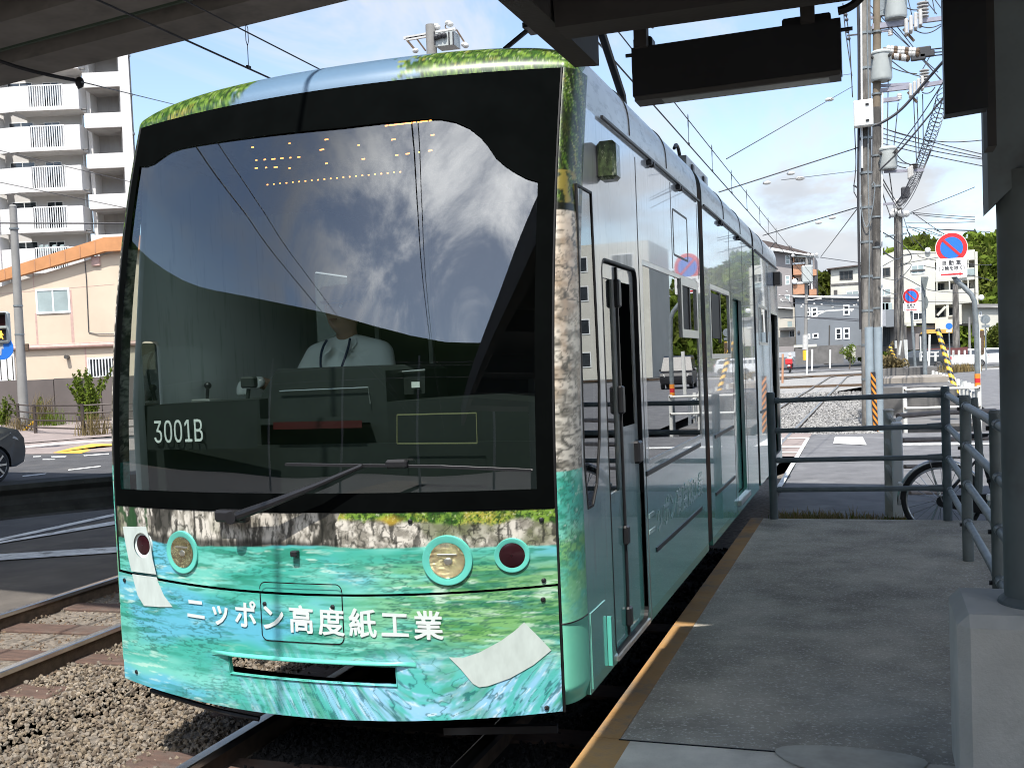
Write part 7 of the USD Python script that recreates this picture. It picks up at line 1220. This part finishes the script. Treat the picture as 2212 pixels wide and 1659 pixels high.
for x in (845, 950, 1100): part(ft, 'post', cyl(aty(*B4(x, 865), 68.), aty(*B4(x, 715), 68.), .07, sides=8), M['white_paint'])
for y in (722, 790): part(ft, 'rail', cyl(aty(*B4(840, y), 68.), aty(*B4(1160, y-10), 68.), .045, sides=8), M['white_paint'])
yb2 = thing('banner', 'tall narrow yellow banner with dark marks near the column', 'banner', aty(*B4(1910, 770), 55.)); part(yb2, 'cloth', hull([aty(*B4(x, y), 55.+d_) for x, y in ((1870, 320), (1928, 320), (1948, 560), (1925, 765), (1872, 765)) for d_ in (0, .03)]), mat('banner_yellow', (.50, .33, .06), .8, var=.15)); part(yb2, 'dark_print', cat(*[cbox(aty(*B4(1903, y), 54.95), (.18, .02, .16)) for y in (370, 430, 490, 550, 610, 670, 720)]), M['rust']); part(yb2, 'banner_pole', cyl(aty(*B4(1865, 775), 55.), aty(*B4(1860, 320), 55.), .03, sides=8), M['white_paint'])
# concrete steps and low walls left of the fence
for i, (x0, y0, x1, y1, x2, y2, Yq, lb) in enumerate(((165, 1000, 540, 1160, 0, 0, 41., 'low mossy concrete wall behind the pale blue guards'), (165, 1170, 700, 1290, 0, 0, 34., 'middle concrete kerb wall left of the white fence'), (165, 1330, 560, 1420, 0, 0, 27., 'nearest concrete kerb wall left of the white barrier'))):
    a, b = aty(*B4(x0, y0), Yq), aty(*B4(x1, y1), Yq); solo('kerb_wall', box(a[0]-.1, b[0]+1.2, Yq, Yq+3.2, -.2, max(a[2], .15)), M['grey_dark'] if i != 1 else M['dark_concrete'], lb, 'wall')
solo('wet_ditch', box(.35, 1.9, 22.6, 25.6, -.2, .06), M['grey_dark'], 'dark mossy concrete base under the white pipe barrier', 'wall')
for i, (y, z0, z1, x1) in enumerate(((53., -.1, .03, 1.2), (76., -.1, .05, 3.))): solo('cable_trough', box(-6.5, x1, y, y+.5, z0, z1), M['rust'], ['near', 'far'][i]+' rusty cable trough lying across the far tracks', 'cable trough')
# post with pipe stubs at the platform end
pa = thing('pipe_fence', 'short beige pipe fence end with bent rails beyond the platform', 'railing', (.02, 10.4, -.05)); q = lambda x, y, Yq=10.4: aty(*D('z5', x, y), Yq)
b0, b1 = q(545, 1530), q(523, 262); part(pa, 'post', tube([b0, b1], .046, 14), M['platform_slab'], smooth=40); part(pa, 'cap', cyl(b1, b1+V([0, 0, .012]), .055, .04, 14), M['platform_slab'])
for y in (310, 620, 930, 1250): part(pa, 'bent_rail', tube(smooth_path([q(520, y, 10.36), q(560, y+60, 10.3), q(620, y+75, 10.42), q(700, y+(30 if y == 310 else 160), 10.8)] if y == 310 else [q(505, y, 10.36), q(540, y+60, 10.32), q(600, y+200, 10.35)], 10), .024, 8), M['concrete'])
part(pa, 'far_rail', cat(tube([q(640, 330, 10.6), q(1160, 290, 11.5), q(1800, 265, 12.5)], .026, 8), tube([q(690, 620, 10.6), q(1800, 590, 12.5)], .026, 8), tube([q(720, 935, 10.6), q(1300, 920, 11.5)], .02, 8), tube([q(780, 1250, 10.6), q(1300, 1240, 11.5)], .02, 8)), mat('old_rail', (.22, .17, .14), .7, var=.3))
wp_ = q(640, 1540, 10.3); wt = q(630, 400, 10.3); solo('white_post', cbox(((wp_[0]+wt[0])/2, 10.3, (wp_[2]+wt[2])/2), (.10, .10, wt[2]-wp_[2]), 0, .012), M['sign_white'], 'square off-white post beside the bent pipe fence end', 'post')
gp_ = q(1600, 420, 8.9); solo('grey_post', tube([q(1605, 1250, 8.9), q(1610, 700, 8.9), q(1585, 420, 8.9), q(1545, 110, 8.9)], .03, 8), M['steel_grey'], 'bent dark grey post behind the bicycles', 'post')
# ------------------------------------------------------------------ bicycles
def bicycle(c, label, R=.325, yaw=0.):
    """rear hub at c, pointing along +x"""
    t = thing('bicycle', label, 'bicycle', (c[0], c[1], c[2]-R)); o = V(c); cr, sr = math.cos(yaw), math.sin(yaw)
    def T(m_): v, f = arr(m_); v = v.copy(); return np.stack([v[:, 0]*cr-v[:, 1]*sr+o[0], v[:, 0]*sr+v[:, 1]*cr+o[1], v[:, 2]+o[2]], -1), f
    W_ = 1.08; ring = lambda x, r, rr_, n=48, a0=0, a1=6.2832: tube([(x+r*math.cos(a), 0, r*math.sin(a)) for a in np.linspace(a0, a1, n)], rr_, 8, False)
    for x in (0, W_):
        w = part(t, 'wheel', T(ring(x, R-.017, .018)), M['rubber'], smooth=True); part(w, 'rim', T(ring(x, R-.042, .010)), M['chrome'], smooth=True); part(w, 'hub', T(cyl((x, -.05, 0), (x, .05, 0), .022)), M['chrome'])
        part(w, 'spokes', T(cat(*[tube([(x+.02*math.cos(a+1.2*(-1)**k), .03*(-1)**k, .02*math.sin(a+1.2*(-1)**k)), (x+(R-.045)*math.cos(a), 0, (R-.045)*math.sin(a))], .0025, 4) for k, a in enumerate(np.arange(28)*2*np.pi/28)])), M['chrome'])
        part(t, 'mudguard', T(ring(x, R+.016, .020, 30, .5 if x else .35, 2.6 if x else 3.25)), M['chrome'] if not x else M['black_metal'], smooth=True)
    part(t, 'tyre_guard', T(ring(0, R+.006, .021, 30, .3, 3.1)), M['black_metal'])
    bb, st, hd_, fk = (.44, 0, -.03), (.30, 0, .52), (.86, 0, .50), (W_, 0, 0)
    part(t, 'frame', T(cat(*[tube([a, b], r, 8) for a, b, r in ((bb, st, .017), (bb, hd_, .02), ((.36, 0, .28), (.84, 0, .42), .02), ((0, .06, 0), bb, .011), ((0, -.06, 0), bb, .011), ((0, .06, 0), (.33, 0, .40), .009), ((0, -.06, 0), (.33, 0, .40), .009), (hd_, (.83, 0, .68), .014), (hd_, (.90, 0, .36), .022), ((.90, .05, .36), (W_, .05, 0), .012), ((.90, -.05, .36), (W_, -.05, 0), .012))])), M['black_metal'], smooth=40)
    part(t, 'handlebar', T(tube(smooth_path([(.70, .28, .72), (.78, .24, .74), (.83, .0, .70), (.78, -.24, .74), (.70, -.28, .72)], 20), .011, 8)), M['chrome']); part(t, 'saddle', T(hull([V(p) for p in ((.14, .09, .58), (.14, -.09, .58), (.40, .03, .58), (.40, -.03, .58), (.15, .07, .53), (.15, -.07, .53), (.38, .02, .55))])), M['rubber'])
    part(t, 'crank', T(cat(lathe([(.085, -.004), (.095, 0), (.085, .004)], (bb[0], -.05, bb[2]), 'y', 20), bar((.44, -.07, -.03), (.58, -.07, -.10), .02, .02), cbox((.60, -.11, -.10), (.09, .08, .02)))), M['chrome']); part(t, 'chain_case', T(hull([V([x+r*math.cos(a), -.055+d_, z+r*math.sin(a)]) for x, z, r in ((.44, -.03, .10), (.0, .0, .05)) for a in np.arange(0, 6.2, .5) for d_ in (-.008, .008)])), M['black_metal'])
    part(t, 'carrier', T(cat(*[tube([(-.16, y, .37), (.26, y, .38)], .006, 6) for y in (-.06, 0, .06)], *[tube([(-.10, y, .37), (0, y, .0)], .005, 6) for y in (-.07, .07)])), M['chrome']); part(t, 'basket', T(cat(*[bar((.92, y, .42), (1.22, y, .46), .008, .008) for y in (-.15, -.05, .05, .15)], *[bar((.92+.1*k, s*.16, .44), (.90+.11*k, s*.18, .66), .006, .006) for k in range(4) for s in (-1, 1)], bar((.9, .18, .66), (1.26, .18, .66), .012, .012), bar((.9, -.18, .66), (1.26, -.18, .66), .012, .012), bar((1.24, -.18, .66), (1.24, .18, .66), .012, .012))), M['chrome'])
    part(t, 'rear_reflector', T(cat(cbox((-R*.93-.03, 0, .14), (.04, .06, .05), ch=.01))), M['sign_white']); part(t, 'lock', T(cat(cyl((.05, -.06, .16), (.05, .06, .16), .02))), M['sign_white']); part(t, 'kickstand', T(tube([(0, .07, 0), (-.12, .10, -R+.01)], .008, 6)), M['chrome']); return t
hc_ = EYE+ray(2033.6, 1080.9)*8.95; bk = bicycle(hc_, 'black city bicycle with chrome mudguard parked behind the railing corner', .33, .05)
l0 = LOC[bk]; copy(bk, l0+V([.62, -1.05, .03]), -.10, 'second dark bicycle, mostly hidden at the column')
# scooter with rider in the distance
c = aty(*A3(320, 715), 96.); c[2] = 0
sc_ = thing('motor_scooter', 'red motor scooter with a delivery box, ridden away on the far road', 'scooter', c); o = V(c)
part(sc_, 'body', cat(hull([o+V(p) for p in ((-.18, -.5, .45), (.18, -.5, .45), (-.15, .1, .4), (.15, .1, .4), (-.18, -.55, .75), (.18, -.55, .75), (0, .1, .7))]), hull([o+V(p) for p in ((-.2, .5, .3), (.2, .5, .3), (-.2, .6, .95), (.2, .6, .95), (0, .45, 1.0))])), M['red']); part(sc_, 'delivery_box', cbox(o+V([-.05, -.55, 1.0]), (.62, .55, .5), .1, .06), M['red'])
for y in (-.5, .65): part(sc_, 'wheel', lathe([(.05, -.06), (.24, -.06), (.27, 0), (.24, .06), (.05, .06)], o+V([0, y, .27]), 'x', 18), M['rubber'])
part(sc_, 'handlebar', tube([o+V([-.33, .45, 1.05]), o+V([0, .55, 1.08]), o+V([.33, .45, 1.05])], .02, 6), M['black_metal']); part(sc_, 'number_plate', cbox(o+V([-.02, -.86, .62]), (.22, .02, .14)), M['sign_white']); part(sc_, 'tail_lamp', cbox(o+V([0, -.62, .72]), (.14, .05, .06)), M['lens_red'])
# ------------------------------------------------------------------ people
def figure(joints, bones, fine, it=12):
    import manifold3d as m3
    parts_ = []
    def sph(p, r): v, f = ball(p, r, 2); return v
    for a, b in bones:
        (pa_, ra), (pb_, rb2) = joints[a], joints[b]; t = trimesh.Trimesh(np.vstack([sph(pa_, ra), sph(pb_, rb2)])).convex_hull
        parts_.append(m3.Manifold(m3.Mesh(np.asarray(t.vertices, np.float32), np.asarray(t.faces, np.uint32))))
    mm = m3.Manifold.batch_boolean(parts_, m3.OpType.Add).refine_to_length(fine); ms = mm.to_mesh(); t = trimesh.Trimesh(ms.vert_properties[:, :3], ms.tri_verts, process=True); trimesh.smoothing.filter_taubin(t, iterations=it); return V(t.vertices), V(t.faces)
def hand(w, d, up_, side_, s=1.):
    """right or left hand from the wrist w along d, curled; side_ points to the thumb"""
    d, up_, side_ = V(d)/np.linalg.norm(d), V(up_)/np.linalg.norm(up_), V(side_)/np.linalg.norm(side_); J, Bn = {}, []
    J['w'] = (V(w), .026*s)
    for k, (o_, L_) in enumerate(((.030, .075), (.010, .083), (-.010, .077), (-.028, .060))):
        k0 = V(w)+d*.085*s+side_*o_*s; k1 = k0+d*L_*.5*s-up_*.012*s; k2 = k1+d*L_*.25*s-up_*.022*s; k3 = k2+d*.004*s-up_*.024*s
        for n_, (p, r) in enumerate(((k0, .0115), (k1, .0095), (k2, .009), (k3, .008))): J[f'f{k}{n_}'] = (p, r*s)
        Bn += [('w', f'f{k}0'), (f'f{k}0', f'f{k}1'), (f'f{k}1', f'f{k}2'), (f'f{k}2', f'f{k}3')]
    Bn += [('f00', 'f10'), ('f10', 'f20'), ('f20', 'f30')]
    t0 = V(w)+d*.03*s+side_*.028*s; t1 = t0+d*.035*s+side_*.026*s-up_*.01*s; t2 = t1+d*.028*s+side_*.004*s-up_*.014*s; J.update(t0=(t0, .014*s), t1=(t1, .011*s), t2=(t2, .009*s)); Bn += [('w', 't0'), ('t0', 't1'), ('t1', 't2')]
    return J, Bn
# tram driver: standing-height seat behind the desk, facing us
dc = V([-2.70, 4.95, 0]); zs = 1.73
def J(x, y, z, r): return (V([dc[0]+x, dc[1]+y, z]), r)
j = {'pel': J(0, .08, 1.20, .15), 'bel': J(0, .04, 1.36, .145), 'ch': J(0, .03, 1.58, .15), 'chl': J(-.09, .03, 1.63, .11), 'chr': J(.09, .03, 1.63, .11), 'nk0': J(0, .03, 1.76, .062), 'nk': J(0, .01, 1.85, .056), 'hd': J(0, -.015, 1.965, .098), 'jaw': J(0, -.05, 1.90, .066), 'hb': J(0, .03, 1.97, .095),
     'sl': J(-.185, .03, 1.70, .066), 'sr': J(.185, .03, 1.70, .066), 'el': J(-.30, -.05, 1.50, .045), 'er': J(.28, -.06, 1.46, .045), 'wl': J(-.36, -.30, 1.58, .03), 'wr': J(.16, -.30, 1.50, .03), 'hpl': J(-.10, .06, 1.14, .10), 'hpr': J(.10, .06, 1.14, .10), 'kl': J(-.12, -.34, 1.10, .075), 'kr': J(.12, -.34, 1.10, .075), 'al': J(-.12, -.36, .62, .05), 'ar': J(.12, -.36, .62, .05), 'tl': J(-.12, -.50, .53, .04), 'tr': J(.12, -.50, .53, .04), 'nose': J(0, -.122, 1.945, .014), 'ear1': J(-.098, .0, 1.945, .018), 'ear2': J(.098, .0, 1.945, .018)}
bn = [('pel', 'bel'), ('bel', 'ch'), ('ch', 'chl'), ('ch', 'chr'), ('chl', 'sl'), ('chr', 'sr'), ('chl', 'chr'), ('ch', 'nk0'), ('sl', 'nk0'), ('sr', 'nk0'), ('nk0', 'nk'), ('nk', 'hd'), ('hd', 'jaw'), ('hd', 'hb'), ('nk', 'jaw'), ('hd', 'nose'), ('hd', 'ear1'), ('hd', 'ear2'), ('sl', 'el'), ('sr', 'er'), ('el', 'wl'), ('er', 'wr'), ('pel', 'hpl'), ('pel', 'hpr'), ('hpl', 'kl'), ('hpr', 'kr'), ('kl', 'al'), ('kr', 'ar'), ('al', 'tl'), ('ar', 'tr')]
hl, hb_ = hand(j['wl'][0], (-.1, -1, .05), (0, 0, 1), (1, 0, 0)); hr_, hb2 = hand(j['wr'][0], (-.1, -1, .0), (0, 0, 1), (-1, 0, 0))
body = dict(j); body.update({'L'+k: v for k, v in hl.items()}); body.update({'R'+k: v for k, v in hr_.items()})
bb_ = bn+[('L'+a, 'L'+b) for a, b in hb_]+[('R'+a, 'R'+b) for a, b in hb2]+[('wl', 'Lw'), ('wr', 'Rw')]
pe = thing('person', 'tram driver in a white short-sleeved shirt and white gloves at the desk', 'person', tuple(dc+V([0, 0, .47])))
part(pe, 'body', figure(body, bb_, .012, 8), M['skin'], smooth=True)
g = lambda k, e: (j[k][0], j[k][1]+e)
js = {k: g(k, .014) for k in ('pel', 'bel', 'ch', 'chl', 'chr', 'sl', 'sr')}; js['nk0'] = J(0, .03, 1.755, .075)
for s, k in (('sl', 'el'), ('sr', 'er')): js[s+'m'] = (j[s][0]*.42+j[k][0]*.58, .068)
part(pe, 'shirt', figure(js, [('pel', 'bel'), ('bel', 'ch'), ('ch', 'chl'), ('ch', 'chr'), ('chl', 'sl'), ('chr', 'sr'), ('sl', 'nk0'), ('sr', 'nk0'), ('ch', 'nk0'), ('sl', 'slm'), ('sr', 'srm')], .022, 8), M['shirt'], 'white short-sleeved shirt', smooth=True)
part(pe, 'collar', cat(hull([V(dc)+V(p) for p in ((-.075, -.03, 1.80), (-.015, -.13, 1.74), (-.07, -.13, 1.70), (-.095, -.04, 1.77), (-.07, -.125, 1.715))]), hull([V(dc)+V(p) for p in ((.075, -.03, 1.80), (.015, -.13, 1.74), (.07, -.13, 1.70), (.095, -.04, 1.77), (.07, -.125, 1.715))])), M['shirt']); part(pe, 'lanyard', cat(tube(smooth_path([dc+V(p) for p in ((-.07, -.08, 1.79), (-.075, -.145, 1.70), (-.05, -.18, 1.58), (-.01, -.17, 1.40))], 12), .007, 6), tube(smooth_path([dc+V(p) for p in ((.07, -.08, 1.79), (.075, -.145, 1.70), (.04, -.18, 1.58), (.0, -.17, 1.40))], 12), .007, 6)), M['navy'])
part(pe, 'trousers', figure({k: g(k, .014) for k in ('pel', 'hpl', 'hpr', 'kl', 'kr', 'al', 'ar')}, [('pel', 'hpl'), ('pel', 'hpr'), ('hpl', 'kl'), ('hpr', 'kr'), ('kl', 'al'), ('kr', 'ar')], .03, 6), M['trousers'], smooth=True)
part(pe, 'glove', figure({k: (p, r+.004) for k, (p, r) in hl.items()}, hb_, .008, 4), M['glove'], smooth=True); part(pe, 'glove', figure({k: (p, r+.004) for k, (p, r) in hr_.items()}, hb2, .008, 4), M['glove'], smooth=True)
hcx = j['hd'][0]; part(pe, 'hair', cat(ball(hcx+V([0, .03, .02]), (.102, .10, .10), 3)), M['rubber'], smooth=True); part(pe, 'cap', cat(lathe([(.108, .02), (.112, .05), (.13, .085), (.12, .10), (.01, .115)], hcx+V([0, .015, .01]), sides=28), hull([hcx+V([.085*math.cos(a), -.075-.07*math.sin(a), .035-.02*math.sin(a)]) for a in np.linspace(0, 3.14, 10)]+[hcx+V([.085*math.cos(a), -.075-.07*math.sin(a), .029-.02*math.sin(a)]) for a in np.linspace(0, 3.14, 10)])), M['navy'], smooth=30)
part(pe, 'eyes', cat(*[ball(hcx+V([s*.036, -.088, .0]), .011, 1) for s in (-1, 1)]), M['sign_white']); part(pe, 'mouth', cbox(hcx+V([0, -.112, -.068]), (.045, .012, .008), ch=.003), mat('lips', (.3, .12, .1), .5))
part(tram, 'driver_seat', cat(cbox(dc+V([0, .14, 1.0]), (.46, .44, .10), 0, .03), cbox(dc+V([0, .34, 1.32]), (.44, .09, .62), 0, .03), cyl(dc+V([0, .15, .47]), dc+V([0, .15, .98]), .06)), M['dash2'])
# scooter rider, seen from behind
o = V(c); jr = {k: (o+V(p), r) for k, p, r in (('pel', (0, -.18, .82), .15), ('ch', (.03, -.05, 1.22), .17), ('sl', (-.17, -.03, 1.33), .075), ('sr', (.22, -.03, 1.33), .075), ('nk', (.03, 0, 1.45), .06), ('hd', (.03, .02, 1.60), .105), ('el', (-.30, .18, 1.12), .05), ('er', (.36, .18, 1.12), .05), ('wl', (-.28, .42, 1.08), .038), ('wr', (.30, .42, 1.08), .038), ('kl', (-.2, .25, .72), .085), ('kr', (.2, .25, .72), .085), ('al', (-.2, .2, .32), .055), ('ar', (.2, .2, .32), .055))}
br = [('pel', 'ch'), ('ch', 'sl'), ('ch', 'sr'), ('sl', 'sr'), ('ch', 'nk'), ('nk', 'hd'), ('sl', 'el'), ('sr', 'er'), ('el', 'wl'), ('er', 'wr'), ('pel', 'kl'), ('pel', 'kr'), ('kl', 'al'), ('kr', 'ar')]
rd = thing('person', 'rider in a white helmet on the red scooter', 'person', tuple(o)); part(rd, 'body', figure(jr, br, .05, 4), M['skin'], smooth=True); part(rd, 'jacket', figure({k: (p, r+.015) for k, (p, r) in jr.items() if k in ('pel', 'ch', 'sl', 'sr', 'el', 'er')}, [b for b in br if b[0] in ('ch', 'sl', 'sr', 'pel') and b[1] in ('ch', 'sl', 'sr', 'el', 'er')], .05, 4), M['pane_light'], smooth=True); part(rd, 'trousers', figure({k: (p, r+.012) for k, (p, r) in jr.items() if k in ('pel', 'kl', 'kr', 'al', 'ar')}, [('pel', 'kl'), ('pel', 'kr'), ('kl', 'al'), ('kr', 'ar')], .05, 4), M['trousers'], smooth=True); part(rd, 'helmet', ball(o+V([.03, .01, 1.63]), .14, 3), M['sign_white'], smooth=True)
# parked cars beyond the white fence
p = aty(*B4(860, 860), 84.); make_car('parked_car', 'grey car parked under the awning, left of the striped cover', (p[0], p[1], -.03), 'car_grey', 4.0, 1.65, 1.55, 1.35); p = aty(*B4(1400, 800), 92.); make_car('parked_car', 'white car parked before the white building, right of the striped cover', (p[0]+.5, p[1], -.03), 'car_white', 4.4, 1.7, 1.5, 1.5)
p = aty(*B4(1640, 800), 96.); make_car('parked_car', 'second white car at the right beside the thin dark pole', (p[0]+1.8, p[1], -.03), 'car_white', 4.2, 1.7, 1.5, 1.6)
solo('low_red_wall', Wall(aty(*B4(1200, 760), 90.), (1, 0, 0)).pbox(B4(930, 655), B4(1660, 745), -.2, 0), mat('dark_red', (.10, .03, .03), .8), 'low dark red wall behind the white bollards', 'wall')
gg = [blades(aty(*B4(x, 790), 73.+.5*(k % 3))*V([1, 1, 0]), (.4, .3), 30, .7, .02, k+77, .6) for k, x in enumerate(range(1330, 1720, 26))]; solo('verge_grass', cat(gg), M['dry_grass'], label='dry grass verge behind the far bollards', kind='stuff')
